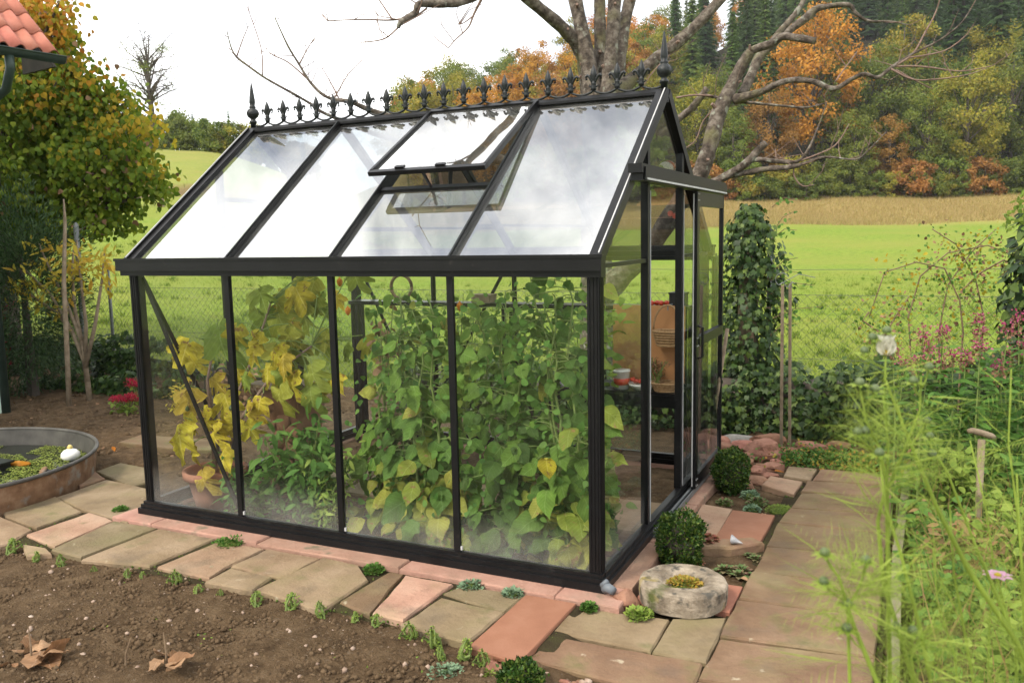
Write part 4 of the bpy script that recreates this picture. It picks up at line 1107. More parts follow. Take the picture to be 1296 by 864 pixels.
table('high_shelf', 'narrow black shelf above head of the staging along the back panes', -2.95, -.09, 2.06, 2.25, 1.19, .03, MT['black_frame'])
tag(MB().bar((-.62, 2.04, .93), (-.10, 2.035, .93), .014, .54, (0, .04, 1)).build('plywood_sheet', MT['wood_orange'], None), 'orange brown wooden panel standing upright on the staging table', 'panel')
def basket(name, label, c, r, h, handle):
    t = thing(name, label, 'basket', c)
    for k in range(6):
        rr = r * (.72 + .28 * (k / 5)); z = c[2] + h * (k + .5) / 6
        ring = [(c[0] + rr * math.cos(a) * (1 + .03 * math.cos(12 * a + k * math.pi)), c[1] + rr * .75 * math.sin(a), z) for a in np.linspace(0, 2 * math.pi, 37)]
        MB().tube(ring, h / 10, 5, False).build('weave', MT['wicker'], t, True)
    MB().lathe([(.72 * r, 0), (.72 * r, .008)], 20, c).build('bottom', MT['wicker'], t)
    if handle:
        MB().tube([(c[0] + r * math.cos(a), c[1], c[2] + h + handle * math.sin(a)) for a in np.linspace(0, math.pi, 14)], .007, 6).build('handle', MT['wicker'], t, True)
    return t
basket('wicker_basket', 'round wicker basket with tall hoop handle in front of the wooden panel', (-.20, 1.96, .93), .10, .11, .17)
tag(MB().tube([(-.20, 1.96, 1.175), (-.20, 1.96, 1.20), (-.20, 2.0, 1.21), (-.20, 2.10, 1.205)], .005, 6).build('hook', MT['steel'], None), 'wire hook holding the hoop handled basket to the shelf', 'hook')
basket('wicker_tray', 'shallow straw coloured wicker tray on the staging table', (-.19, 1.88, .632), .11, .06, 0)
bushy('dried_heather', 'bundle of dried grey brown heather against the wooden panel', -.27, 1.93, .24, .16, 320, 'needle', LM['dead'], .04, 'dried flowers', .632, None, 9)
bb = thing('berry_dish', 'dish of dark red berries beside the wicker tray', 'dish', (-.36, 1.87, .632))
MB().lathe([(.05, 0), (.085, .03), (.09, .045), (.08, .04), (.02, .015)], 20, (-.36, 1.87, .632)).build('bowl', MT['white_glaze'], bb, True)
for k in range(26):
    a = rnd(0, 6.28); q = rnd(0, .07)
    MB().rock((-.36 + q * math.cos(a), 1.87 + q * math.sin(a), .675 + rnd(0, .03)), (.013, .013, .013), k, 1, .05).build('berry', MT['red_fruit'], bb, True)
tt = thing('plastic_tub', 'small white plastic tub with red label on the staging table', 'tub', (-.50, 1.86, .632))
MB().lathe([(.05, 0), (.058, .12), (.062, .121), (.062, .132), (.05, .134)], 20, (-.50, 1.86, .632)).build('body', MT['white_glaze'], tt, True)
MB().lathe([(.0545, .03), (.0575, .075)], 20, (-.50, 1.86, .632)).build('label_band', MT['red_fruit'], tt, True)
for k in range(5):
    tag(MB().rock((-.36 + k * .035, 2.12 + .02 * (k % 2), 1.190 + .02), (.022, .022, .02), k, 2, .06).build('tomato', MT['red_fruit'], None, True), 'small red tomato ripening on the high shelf', 'tomato', group='tomatoes in a row on the high shelf')
bx_ = thing('black_box', 'black plastic box on the high shelf by the door opening', 'box', (-.17, 2.14, 1.191))
MB().box(-.225, -.115, 2.09, 2.19, 1.191, 1.275).build('body', MT['black_plastic'], bx_)
MB().box(-.23, -.11, 2.085, 2.195, 1.2755, 1.287).build('lid', MT['black_plastic'], bx_)
bx_ = thing('black_box', 'dark wooden box on the high shelf above the pepper plants', 'box', (-1.72, 2.15, 1.191))
MB().box(-1.80, -1.64, 2.10, 2.22, 1.191, 1.245).build('body', MT['wood_old'], bx_)
MB().box(-1.805, -1.635, 2.095, 2.225, 1.2455, 1.255).build('lid', MT['wood_old'], bx_)
tag(MB().tube([(-.02, 2.45, -.06), (.05, 2.38, .5), (.10, 2.50, 1.0)], [.015, .015, .014], 8).build('tool_handle', MT['wood_old'], None, True), 'wooden tool handle leaning behind the door glass', 'tool')

# ---------------------------------------------------------------- small things on the paving and in the rockery
def cushion(name, label, cat, x, y, r, h, n, shape, m, size, z=-.066, group=None):
    """low plant: dome of little leaves on a soil-held crown"""
    t = thing(name, label, cat, (x, y, z), group)
    MB().lathe([(r * .8, 0), (r * .7, h * .35), (r * .4, h * .6), (.002, h * .7)], 12, (x, y, z)).build('crown_base', MT['moss'] if shape != 'fig' else MT['soil'], t, True)
    a = rng.uniform(0, 2 * np.pi, n); q = np.sqrt(rng.uniform(0, 1, n)) * r
    hz = h * np.sqrt(np.clip(1 - (q / r) ** 2, 0, 1)) * rng.uniform(.6, 1.0, n)
    p = np.stack([x + q * np.cos(a), y + q * np.sin(a), z + hz], -1)
    ax = np.stack([np.cos(a) * (.3 + q / r), np.sin(a) * (.3 + q / r), rng.uniform(.2, 1.2, n)], -1) + rng.normal(0, .3, (n, 3))
    leaf_cloud('foliage', shape, p, ax, unit(n) * .5 + np.array([0, 0, .8]), rng.uniform(size * .6, size * 1.2, n), m, t)
    return t
def rosettes(name, label, x, y, r, k, m, size, z=-.060, cat='houseleek'):
    """houseleek mat: several rosettes of pointed fleshy leaves"""
    t = thing(name, label, cat, (x, y, z))
    for _ in range(k):
        a = rnd(0, 6.28); q = r * math.sqrt(random.random()); s = size * rnd(.6, 1.15)
        cx_, cy_ = x + q * math.cos(a), y + q * math.sin(a)
        nn = 22
        th = np.arange(nn) * 2.4; el = np.linspace(.1, 1.35, nn)
        ax = np.stack([np.cos(th) * np.cos(el), np.sin(th) * np.cos(el), np.sin(el)], -1)
        nr = np.stack([-np.cos(th) * np.sin(el), -np.sin(th) * np.sin(el), np.cos(el)], -1)
        p = np.tile(np.array([[cx_, cy_, z + s * .25]]), (nn, 1))
        leaf_cloud('rosette', 'ovate', p, ax, nr, np.linspace(s, s * .55, nn), m, t)
    return t
def rock_obj(label, c, s, m='rock_red', seed=0, name='rock', flat=0, cat='rock'):
    return tag(MB().rock(c, s, seed, 3, .34, flat, 9).build(name, MT[m], None, False), label, cat)
# millstone
ms = thing('millstone', 'round weathered millstone with hollow centre lying at the greenhouse corner', 'millstone', (.375, .10, -.036))
b = MB()
prof = [(.192, 0), (.203, .008), (.207, .05), (.206, .094), (.200, .106), (.190, .111), (.16, .112), (.118, .110), (.104, .102), (.094, .090), (.06, .084), (.02, .082)]
n = 48
Vv = []
for r_, z in prof:
    for k in range(n):
        a = 2 * math.pi * k / n
        q = r_ * (1 + .035 * noise.noise((math.cos(a) * 1.7, math.sin(a) * 1.7, z * 8)) + .02 * noise.noise((math.cos(a) * 6, math.sin(a) * 6, z * 30 + r_ * 9)))
        Vv.append((.375 + q * math.cos(a), .10 + q * math.sin(a) * .97, -.036 + z + .006 * noise.noise((q * 14 * math.cos(a), q * 14 * math.sin(a), 3))))
m_ = len(prof)
b.add(Vv, [(i * n + k, i * n + (k + 1) % n, (i + 1) * n + (k + 1) % n, (i + 1) * n + k) for i in range(m_ - 1) for k in range(n)] + [tuple(range(n - 1, -1, -1)), tuple(range((m_ - 1) * n, m_ * n))])
b.build('stone', MT['millstone'], ms, False)
cushion('stonecrop', 'golden stonecrop growing in the hollow of the millstone', 'stonecrop', .385, .09, .085, .04, 420, 'ovate', LM['sedum_yellow'], .016, .040)
rock_obj('rounded red brown cobble tight against the base rail corner', (.13, -.025, -.035), (.085, .07, .055), seed=2)
rock_obj('small red cobble between the millstone and the base rail', (.205, .05, -.045), (.05, .05, .04), seed=5)
rock_obj('flat pink chip under the rounded cobble', (.215, -.06, -.06), (.05, .04, .02), 'rock_red', 9)
# clipped box balls
def box_ball(label, x, y, r, h, n, flat_top=False, z=-.08):
    t = thing('box_shrub', label, 'shrub', (x, y, z))
    MB().tube([(x, y, z), (x, y, z + h * .6)], [.015, .008], 6).build('trunk', MT['bark_twig'], t)
    d = unit(n); rr = rng.uniform(.55, 1.0, n) ** .5
    ex = .65 if flat_top else 1.0
    sg = np.sign(d) * np.abs(d) ** (.75 if flat_top else 1)
    rr = np.where(rng.uniform(0, 1, n) < .06, rr * rng.uniform(1, 1.22, n), rr)
    lump = 1 + .14 * np.sin(d[:, 0] * 5 + 1) * np.cos(d[:, 1] * 4 + d[:, 2] * 5)
    p = np.stack([x + sg[:, 0] * r * rr * lump, y + sg[:, 1] * r * rr * lump, z + h * .5 + sg[:, 2] * h * .5 * rr * lump], -1)
    ax = d + rng.normal(0, .5, (n, 3)) + np.array([0, 0, .4])
    leaf_cloud('foliage', 'ovate', p, ax, d + unit(n) * .6, rng.uniform(.010, .020, n), LM['box'], t)
    MB().rock((x, y, z + h * .5), (r * .72, r * .72, h * .38), 4, 2, .1).build('inner_twigs', MT['bark_far'], t, True)
    return t
box_ball('squarish clipped box shrub standing behind the millstone', .235, .60, .118, .30, 5200, True)
box_ball('round clipped box shrub at the far door post beside the rocks', .235, 2.00, .125, .31, 5000)
box_ball('small box shrub at the gravel below the long slab', -.01, -.91, .085, .15, 2600)
# flat stone with shell
tag(MB().slab([(.20, .72), (.47, .80), (.62, .95), (.55, 1.0), (.18, .80)], -.09, -.005, .012, .006, .06).build('edging_stone', MT['stone_brown'], None), 'narrow brown edging stone behind the clipped shrub, shell on it', 'stone')
sh = MB()
nn = 26
Vv = []; Ff = []
for i in range(nn):
    u = i / (nn - 1); a = u * 9.5; rr = .032 * (1 - u) ** 1.1 + .001
    cc = Vector((.455 + .065 * u, .86 - .01 * u, .012 - .012 * u))
    for k in range(12):
        f_ = 2 * math.pi * k / 12
        Vv.append((cc.x, cc.y + rr * math.cos(f_) * (1 + .1 * math.sin(a)), cc.z + rr * .75 * math.sin(f_) + .008))
for i in range(nn - 1):
    for k in range(12): Ff.append((i * 12 + k, i * 12 + (k + 1) % 12, (i + 1) * 12 + (k + 1) % 12, (i + 1) * 12 + k))
Ff.append(tuple(range(12)))
tag(sh.add(Vv, Ff).build('sea_shell', MT['shell'], None, True), 'pale grey white sea shell lying on the edging stone', 'shell')
rosettes('houseleek', 'reddish houseleek on top of the edging stone', .34, .87, .055, 6, LM['semper_red'], .04, -.01)
rosettes('houseleek', 'green and mauve houseleek mat between millstone and brown path', .50, .56, .09, 11, LM['semper'], .055)
rosettes('houseleek', 'small green houseleek at the terracotta slab edge', .585, .80, .05, 6, LM['semper'], .038)
rosettes('houseleek', 'pink tinged houseleek in front of the edging stone', .33, .66, .045, 5, LM['semper_red'], .035)
cushion('moss_cushion', 'bright green moss cushion in the soil between terracotta slab and pink slab', 'moss', .60, 1.68, .085, .04, 700, 'needle', LM['herb_pale'], .016)
cushion('stonecrop', 'grey green stonecrop beside the bright moss cushion', 'stonecrop', .44, 1.62, .05, .04, 200, 'ovate', LM['semper_grey'], .018)
cushion('stonecrop', 'grey green stonecrop at the foot of the far round shrub', 'stonecrop', .38, 1.90, .06, .05, 240, 'ovate', LM['semper_grey'], .018)
cushion('stonecrop', 'green stonecrop under the kerb beside the far shrub', 'stonecrop', .25, 1.70, .05, .035, 180, 'ovate', LM['semper'], .02)
cushion('stonecrop', 'dull green stonecrop between two grey ones', 'stonecrop', .45, 1.78, .07, .04, 260, 'ovate', LM['semper'], .018)
for x, y, r_, lb in ((-2.20, -.17, .10, 'low green thyme in the joint beside the pinkish slab'), (-1.19, -.18, .055, 'green tuft by the small triangular brown slab'), (-.62, -.17, .062, 'grey green tuft in the kerb joint above the square slab'), (-.39, -.17, .055, 'grey green tuft at the top of the terracotta slab'),
                     (-.0, -.17, .035, 'little green tuft by the corner of the base rail kerb'), (.23, -.14, .06, 'bright green tuft under the rounded cobble'), (-3.30, .0, .05, 'low tuft at the left end of the pink kerb'), (-4.42, .55, .07, 'small green plant by the tub wall and small slab')):
    cushion('joint_plant', lb, 'plant', x, y, r_, .035, 260, 'ovate', LM['semper_grey'] if 'grey' in lb else LM['herb'] if 'bright' not in lb else LM['herb_pale'], .018, -.034)
# seedlings along the edge of the bare bed
SD = [(-3.39,-.70,.11),(-3.13,-.73,.08),(-2.92,-.72,.09),(-2.68,-.70,.05),(-2.45,-.68,.06),(-2.36,-.66,.05),(-2.13,-.64,.10),(-1.92,-.70,.07),(-1.80,-.66,.05),(-1.55,-.68,.09),(-1.36,-.66,.11),(-1.17,-.66,.10),(-1.0,-.64,.07),(-.88,-.64,.08),(-.66,-.68,.11),(-.52,-.70,.12),(-.44,-.78,.08),(-.36,-.74,.12),(-.25,-.76,.10)]
proto = None
for i_, (x, y, h) in enumerate(SD):
    if proto is None:
        proto = bushy('box_seedling', 'tiny green box seedling at the slab edge of the bare bed', 0, 0, .10, .05, 110, 'ovate', LM['herb_pale'], .013, 'seedling', 0, 'box seedlings lining the bare bed', 6)
        o = proto
    else:
        o = copy_tree(proto)
    o.location = (x * .985 + .02, y - .035, -.056); o.scale = (h / .12, h / .12, h / .115); o.rotation_euler.z = rnd(0, 6.28)
rosettes('houseleek', 'dark red houseleek at the lower end of the terracotta slab', -.22, -.72, .05, 5, LM['semper_red'], .045)
cushion('stonecrop', 'pale grey green stonecrop mound by the gravel at the bed edge', 'stonecrop', -.35, -.90, .08, .05, 420, 'ovate', LM['semper_grey'], .018, -.08)
cushion('stonecrop', 'yellow green stonecrop beside the small box shrub', 'stonecrop', -.17, -.84, .05, .04, 240, 'ovate', LM['herb_pale'], .018, -.08)
rock_obj('pinkish boulder at the lower end of the terracotta slab', (-.10, -.78, -.07), (.10, .07, .05), 'rock_red', 14)
rock_obj('upright brown stone beside the red houseleek', (-.19, -.80, -.06), (.03, .03, .05), 'rock_red', 15)
for k in range(90):
    x, y = rnd(.0, .50), rnd(-.88, -.72)
    tag(MB().rock((x, y, -.062 + rnd(0, .012)), (rnd(.012, .028), rnd(.012, .024), rnd(.01, .018)), k + 40, 1, .25).build('gravel_stone', MT['rock_red' if k % 3 else 'pebble'], None, True), 'small red and tan gravel stone heaped below the long slab', 'pebble', 'gravel stones below the long slab')
# loose leaves
def dry_leaf(label, x, y, z, s, m, shape='maple', curl=.3):
    V, F = LEAF[shape]
    a = rnd(0, 6.28)
    VV = []
    for v in V:
        zz = v[2] + curl * abs(v[0]) ** 1.5 + .25 * (v[1] - .4) ** 2
        VV.append((x + s * (v[0] * math.cos(a) - v[1] * math.sin(a)), y + s * (v[0] * math.sin(a) + v[1] * math.cos(a)), z + s * zz + .004))
    return tag(MB().add(VV, F).build('fallen_leaf', m, None), label, 'leaf')
dry_leaf('curled pink brown leaf lying alone in the bare bed', -1.95, -.86, -.06, .11, LM['dead1'], 'narrow', .9)
dry_leaf('crisp tan leaf at the edge of the pinkish slab', -.90, -.62, -.07, .075, LM['dead1'], 'ovate', .9)
dry_leaf('bright orange leaf on the rocks beside the pale slab', .455, 2.47, -.03, .07, LM['orange1'], 'ovate')
dry_leaf('orange leaf on the joint of the far brown slab', .745, 2.70, -.045, .06, LM['orange1'], 'ovate')
dry_leaf('tan leaf on the corner of the dark terracotta slab', .545, 1.50, -.045, .06, LM['dead1'])
dry_leaf('pale leaf on the mossy brown slab', .86, 1.55, -.045, .045, LM['dead1'], 'narrow')
dry_leaf('orange leaf beside the tub on the mulch', -4.95, 1.28, -.06, .10, LM['orange1'], 'narrow')
dry_leaf('little yellow leaf by the kerb joint', -1.0, -.13, -.05, .025, LM['fig'], 'ovate')
dry_leaf('curled brown leaf among houseleeks by the path', .575, .48, -.045, .05, LM['dead1'], 'ovate', .9)
# withered clumps at the near edge of the bed
def withered(label, x, y, n, s):
    t = thing('withered_plant', label, 'plant', (x, y, -.085))
    MB().tube([(x, y, -.09), (x + .01, y, .02), (x - .01, y + .01, .10)], [.006, .005, .002], 5).build('stalk', MT['stem_brown'], t)
    for k in range(n):
        a = rnd(0, 6.28)
        leaf_obj('leaf', random.choice(['wavy0', 'wavy1', 'wavy2', 'ovate1']), (x + rnd(-.07, .07), y + rnd(-.05, .05), -.06 + rnd(0, .06)), (math.cos(a), math.sin(a), rnd(-.3, .8)), (rnd(-.6, .6), rnd(-.6, .6), .7), s * rnd(.7, 1.2), LM['dead1'], t)
    return t
withered('withered tan leaves of a dead plant at the bed corner', -2.02, -1.52, 11, .12)
withered('small withered brown leaf clump further along the bare bed', -1.44, -1.33, 6, .10)
tag(MB().tube([(-1.62, -1.38, -.09), (-1.61, -1.38, .0), (-1.585, -1.37, .07)], [.006, .005, .003], 6).build('twig', MT['stem_brown'], None), 'short brown twig sticking up from the bare bed', 'twig')
for k, (x, y, l, a) in enumerate([(-2.55, -.95, .16, .6), (-2.05, -1.0, .12, .2), (-1.3, -.85, .10, -.2), (-.85, -.86, .12, .1), (-2.9, -1.05, .07, 1.2)]):
    tag(MB().tube([(x, y, -.072), (x + l * .5 * math.cos(a), y + l * .5 * math.sin(a), -.062), (x + l * math.cos(a), y + l * math.sin(a), -.072)], .0025, 5).build('straw', LM['sedge'], None), 'thin dry straw lying on the bare bed', 'straw', 'straws on the bare bed')

# rockery rocks behind the door
RK = [(-.05, 2.98, .22, .13, .10), (.17, 2.62, .16, .13, .09), (.30, 2.98, .19, .17, .15), (.12, 3.12, .14, .10, .10), (.05, 3.32, .20, .10, .10), (.28, 3.35, .22, .12, .12), (.62, 3.30, .19, .12, .09), (.47, 3.15, .16, .14, .06), (.33, 2.52, .10, .09, .06), (.36, 2.28, .11, .08, .06), (.30, 2.15, .09, .07, .05), (.17, 2.35, .08, .08, .07), (.22, 2.48, .06, .06, .05), (.0, 2.70, .13, .10, .08), (.42, 2.68, .14, .10, .06), (.80, 3.45, .14, .10, .08), (-.12, 3.25, .12, .10, .09), (.95, 3.05, .07, .06, .04)]
rl = ['big flat red rock behind the round shrub', 'red rock sloping down beside the round shrub', 'large domed red boulder behind the stakes', 'small tilted red rock on top of the heap', 'grey topped rock at the ivy foot', 'long red rock under the ivy hedge', 'dark red angular rock right of the stakes', 'flat reddish rock under the dark angular one', 'rounded rock beside the pink slab', 'oval pink rock at the corner of the pink slab', 'small pink rock nearest the moss cushion', 'grey brown rock touching the round shrub', 'little brown rock wedged behind the shrub', 'squat red rock behind the round shrub by the kerb', 'mossy flat rock beside the pale back slab', 'red rock under the hedge beyond the angular rock', 'reddish rock against the base of the ivy column', 'small red chip in the groundcover']
for k, ((x, y, a, b_, c_), lb) in enumerate(zip(RK, rl)):
    rock_obj(lb, (x, y, -.085 + c_ * .48), (a * .84, b_ * .84, c_ * .86), 'rock_grey' if 'grey' in lb else 'rock_red', k + 20, flat=.55)
for k in range(14):
    x, y, q = rnd(-.05, .55), rnd(2.35, 3.3), rnd(.035, .065)
    tag(MB().rock((x, y, -.07 + q * .3), (q * 1.25, q, q * .7), k + 90, 2, .3, 0, 7).build('small_rock', MT['rock_red'], None, False), 'fist sized reddish stone wedged among the rockery rocks', 'rock', 'fist sized stones in the rockery')
t = thing('groundcover', 'low green groundcover in front of the ivy hedge by the stakes', 'groundcover', (.75, 3.0, -.09)); t['kind'] = 'stuff'
n = 2600
p = np.stack([rng.normal(.75, .24, n), rng.normal(3.0, .13, n), -.08 + np.abs(rng.normal(0, .045, n))], -1)
leaf_cloud('foliage', 'ovate', p, unit(n) + np.array([0, 0, .4]), unit(n) * .5 + np.array([0, 0, 1.]), rng.uniform(.015, .035, n), LM['herb'], t)
n = 1200
p = np.stack([rng.normal(.9, .28, n), rng.normal(2.98, .14, n), -.08 + np.abs(rng.normal(0, .05, n))], -1)
leaf_cloud('dry_foliage', 'ovate', p, unit(n) + np.array([0, 0, .4]), unit(n) * .5 + np.array([0, 0, 1.]), rng.uniform(.012, .03, n), LM['sedum_yellow'], t)
# edging boards of the right-hand bed
tag(MB().bar((1.30, -1.9, -.02), (1.285, 1.0, -.02), .045, .15).build('edging_board', MT['wood_mossy'], None), 'mossy wooden edging board along the near half of the brown path', 'board')
tag(MB().bar((1.288, 1.02, -.025), (1.33, 2.75, -.025), .045, .14).build('edging_board', MT['wood_mossy'], None), 'mossy wooden edging board along the far half of the brown path', 'board')
# two old wooden stakes with wire loop
st = thing('garden_stakes', 'pair of tall weathered wooden stakes joined by a wire loop at the top', 'stakes', (.41, 3.22, -.09))
MB().bar((.40, 3.22, -.09), (.385, 3.22, 1.27), .022, .022, (0, 1, 0)).build('stake', MT['wood_old'], st)
MB().bar((.455, 3.30, -.09), (.432, 3.30, 1.28), .022, .022, (0, 1, 0)).build('stake', MT['wood_old'], st)
MB().tube([(.385 - .02 + .10 * u, 3.22 + .08 * u, 1.275 + .02 * math.sin(u * 9)) for u in np.linspace(0, 1, 8)], .004, 5).build('crossbar', MT['steel'], st)
MB().tube([(.40 + .05 * math.cos(a) - .02, 3.22, 1.32 + .05 * math.sin(a)) for a in np.linspace(.3, 4.2, 12)] + [(.50, 3.26, 1.36), (.62, 3.3, 1.33)], .003, 5).build('wire_loop', MT['steel'], st)

# ---------------------------------------------------------------- fence and ivy
LEAF['thread'] = outline_leaf([(0, 0), (.4, .0095), (1, 0)], .1, .3)
fence = thing('wire_fence', 'low chain link fence between garden and meadow', 'fence', (-3.5, 4.30, -.10))
def fence_wires(x0, x1, z0, z1, dg, r):
    V = []; F = []
    k = 0
    hh = z1 - z0
    def seg(p, q):
        nonlocal V, F
        p = np.array(p); q = np.array(q); d = (q - p) / np.linalg.norm(q - p)
        s = np.cross(d, [0, 1, 0]); u = np.array([0, 1, 0])
        b_ = len(V)
        for e in (p, q):
            for a in (0, 2.094, 4.189): V.append(e + (s * math.cos(a) + u * math.sin(a)) * r)
        for i in range(3): F.append((b_ + i, b_ + (i + 1) % 3, b_ + 3 + (i + 1) % 3, b_ + 3 + i))
    x = x0
    while x < x1:
        seg((x, 4.2985, z0), (x + hh, 4.2985, z1)); seg((x + hh, 4.3015, z0), (x, 4.3015, z1))
        x += dg
    return np.array(V), np.array(F)
V, F = fence_wires(-12.5, 4.2, -.06, 1.13, .088, .0018)
me = mk_mesh('wire_mesh', V - np.array(BASE[fence.name]), F)
o = link('wire_mesh', me, MT['wire'], fence); o['kind'] = 'stuff'
for z in (1.13, 1.36, .55):
    MB().tube([(-12.5, 4.306, z), (-8.0, 4.306, z - .015), (-3.5, 4.306, z), (.3, 4.306, z - .012), (5.4, 4.306, z)], .0022, 5).build('line_wire', MT['wire'], fence)
for x in (-12.4, -8.62, -3.48, .12, 3.6):
    MB().tube([(x, 4.33, -.12), (x, 4.33, 1.5)], .022, 10).build('post', MT['steel'], fence, True)
tag(MB().tube([(-7.72, 3.17, -.12), (-7.80, 3.26, .9), (-7.91, 3.36, 1.94), (-7.91, 3.36, 1.97)], [.032, .032, .031, .01], 10).build('metal_post', MT['steel'], None, True), 'grey metal post rising behind the yellow leaved young tree', 'post')
def ivy_mass(name, label, boxes, n, size, cat='ivy', core=None):
    t = thing(name, label, cat, ((boxes[0][0] + boxes[0][1]) / 2, boxes[0][2], -.10))
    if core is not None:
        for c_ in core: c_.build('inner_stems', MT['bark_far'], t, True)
    P_ = []
    tot = sum((b[1] - b[0]) * (b[5] - b[4]) for b in boxes)
    for x0, x1, y0, y1, z0, z1 in boxes:
        k = int(n * (x1 - x0) * (z1 - z0) / tot)
        x = rng.uniform(x0, x1, k); u = rng.uniform(0, 1, k)
        top = z1 + .10 * np.sin(x * 7) * .6 + .05 * np.sin(x * 17 + 1)
        th = u * 1.75
        y = np.where(u < .7, y0 + rng.normal(0, .035, k) + .05 * np.sin(x * 9), rng.uniform(y0, y1, k))
        z = np.where(u < .7, z0 + (top - z0) * rng.uniform(0, 1, k), top + rng.normal(0, .03, k))
        P_.append(np.stack([x, y, z], -1))
    p = np.concatenate(P_); k = len(p)
    ax = np.stack([rng.normal(0, .6, k), -np.abs(rng.normal(.3, .3, k)), -np.abs(rng.normal(.6, .4, k))], -1)
    nr = np.stack([rng.normal(0, .4, k), -np.abs(rng.normal(.7, .35, k)), np.abs(rng.normal(.6, .4, k))], -1)
    leaf_cloud('foliage', 'ivy', p, ax, nr, rng.uniform(size * .55, size * 1.15, k), LM['ivy'], t)
    return t
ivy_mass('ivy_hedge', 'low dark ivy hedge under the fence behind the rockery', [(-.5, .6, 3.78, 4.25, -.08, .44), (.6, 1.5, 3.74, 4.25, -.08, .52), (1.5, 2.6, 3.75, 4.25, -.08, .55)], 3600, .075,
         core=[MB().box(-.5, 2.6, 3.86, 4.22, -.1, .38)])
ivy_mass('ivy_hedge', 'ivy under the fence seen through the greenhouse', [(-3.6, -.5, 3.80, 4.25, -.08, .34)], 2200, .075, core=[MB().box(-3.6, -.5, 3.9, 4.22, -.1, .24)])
ivy_mass('ivy_bank', 'ivy sprawling over the ground behind the staked young tree', [(-8.9, -6.1, 3.15, 4.2, -.06, .16), (-8.2, -7.1, 3.6, 4.2, .0, .46)], 2600, .085)
# ivy column
ic = thing('ivy_column', 'tall post smothered in dark ivy beside the greenhouse door', 'ivy', (-.02, 4.02, -.1))
MB().tube([(-.02, 4.08, -.1), (-.03, 4.1, 1.0), (-.03, 4.1, 1.72)], [.10, .09, .06], 8).build('post', MT['wood_old'], ic)
n = 3000
zz = rng.uniform(-.05, 1.95, n); a = rng.uniform(0, 2 * np.pi, n)
rad = np.interp(zz, [-.1, .3, 1.0, 1.4, 1.75, 1.98], [.34, .25, .29, .27, .20, .05]) * (1 + .22 * np.sin(zz * 6 + a * 2) + .18 * np.sin(zz * 13 + a * 3)) * rng.uniform(.55, 1.15, n)
p = np.stack([-.02 + rad * np.cos(a), 4.06 + rad * np.sin(a) * .8, zz], -1)
out_ = np.stack([np.cos(a), np.sin(a), np.zeros(n)], -1)
leaf_cloud('foliage', 'ivy', p, out_ * .4 + np.array([0, 0, -1.]) + rng.normal(0, .35, (n, 3)), out_ + np.array([0, -.2, .5]) + rng.normal(0, .3, (n, 3)), rng.uniform(.04, .085, n), LM['ivy'], ic)
b = MB()
P_ = []
for k in range(16):
    a = rnd(-.9, .5); z0 = rnd(.5, 1.95); L_ = rnd(.2, .5)
    s = Vector((-.02 + .2 * math.cos(a), 4.0, z0)); q = s + Vector((L_ * rnd(.5, 1), rnd(-.1, .1), L_ * rnd(-.4, .6)))
    m_ = s.lerp(q, .5) + Vector((0, 0, .05)); b.tube([s, m_, q], [.004, .003, .002], 4, False)
    for j in range(9): P_.append(s.lerp(q, rnd(.2, 1)) + Vector((rnd(-.03, .03), rnd(-.03, .03), rnd(-.02, .04))))
b.build('shoots', MT['stem_brown'], ic)
P_ = np.array(P_); k = len(P_)
leaf_cloud('shoot_leaves', 'ovate', P_, unit(k), unit(k) * .5 + np.array([0, -.6, .5]), rng.uniform(.025, .05, k), LM['herb'], ic)

# ---------------------------------------------------------------- left side: pond tub, young tree, yew
tub = thing('pond_tub', 'large round rusty zinc tub holding a duckweed pond', 'tub', (-5.02, -.18, -.10))
tc_ = (-5.02, -.18, -.10)
MB().lathe([(1.02, 0), (1.055, .06), (1.075, .20), (1.08, .262)], 96, tc_, cap=False).build('wall', MT['zinc_rust'], tub, True)
MB().tube([(tc_[0] + 1.082 * math.cos(a), tc_[1] + 1.082 * math.sin(a), .168) for a in np.linspace(0, 2 * math.pi, 97)], .015, 8, False).build('rim', MT['zinc'], tub, True)
b = MB()
nn = 96
Vv = [(tc_[0] + r_ * math.cos(2 * math.pi * k / nn), tc_[1] + r_ * math.sin(2 * math.pi * k / nn), z) for r_, z in ((1.066, .162), (1.05, -.02)) for k in range(nn)]
b.add(Vv, [(k, nn + k, nn + (k + 1) % nn, (k + 1) % nn) for k in range(nn)])
b.build('inner_wall', MT['zinc'], tub, True)
mw, t_, o_ = new_mat('pond_water')
pw = N(t_, 'ShaderNodeBsdfPrincipled'); pw.inputs['Base Color'].default_value = (.010, .013, .009, 1); pw.inputs['Roughness'].default_value = .04; pw.inputs['Specular IOR Level'].default_value = .2
bw = N(t_, 'ShaderNodeBump'); bw.inputs['Strength'].default_value = .05; nw = N(t_, 'ShaderNodeTexNoise'); nw.inputs['Scale'].default_value = 12
t_.links.new(nw.outputs['Fac'], bw.inputs['Height']); t_.links.new(bw.outputs['Normal'], pw.inputs['Normal']); t_.links.new(pw.outputs['BSDF'], o_.inputs['Surface'])
b = MB(); b.add([(tc_[0] + 1.05 * math.cos(2 * math.pi * k / nn), tc_[1] + 1.05 * math.sin(2 * math.pi * k / nn), .035) for k in range(nn)], [tuple(range(nn))])
struct(b.build('water', mw, None))
n = 26000
a = rng.uniform(0, 2 * np.pi, n); q = 1.04 * np.sqrt(rng.uniform(0, 1, n))
x = tc_[0] + q * np.cos(a); y = tc_[1] + q * np.sin(a)
nzv = np.array([noise.noise((u * 2.1, v * 2.1, 2.0)) + .5 * noise.noise((u * 6, v * 6, 5.0)) for u, v in zip(x, y)])
k = nzv + .9 * (x - tc_[0]) * .30 > -.16
x, y = x[k], y[k]; n = len(x)
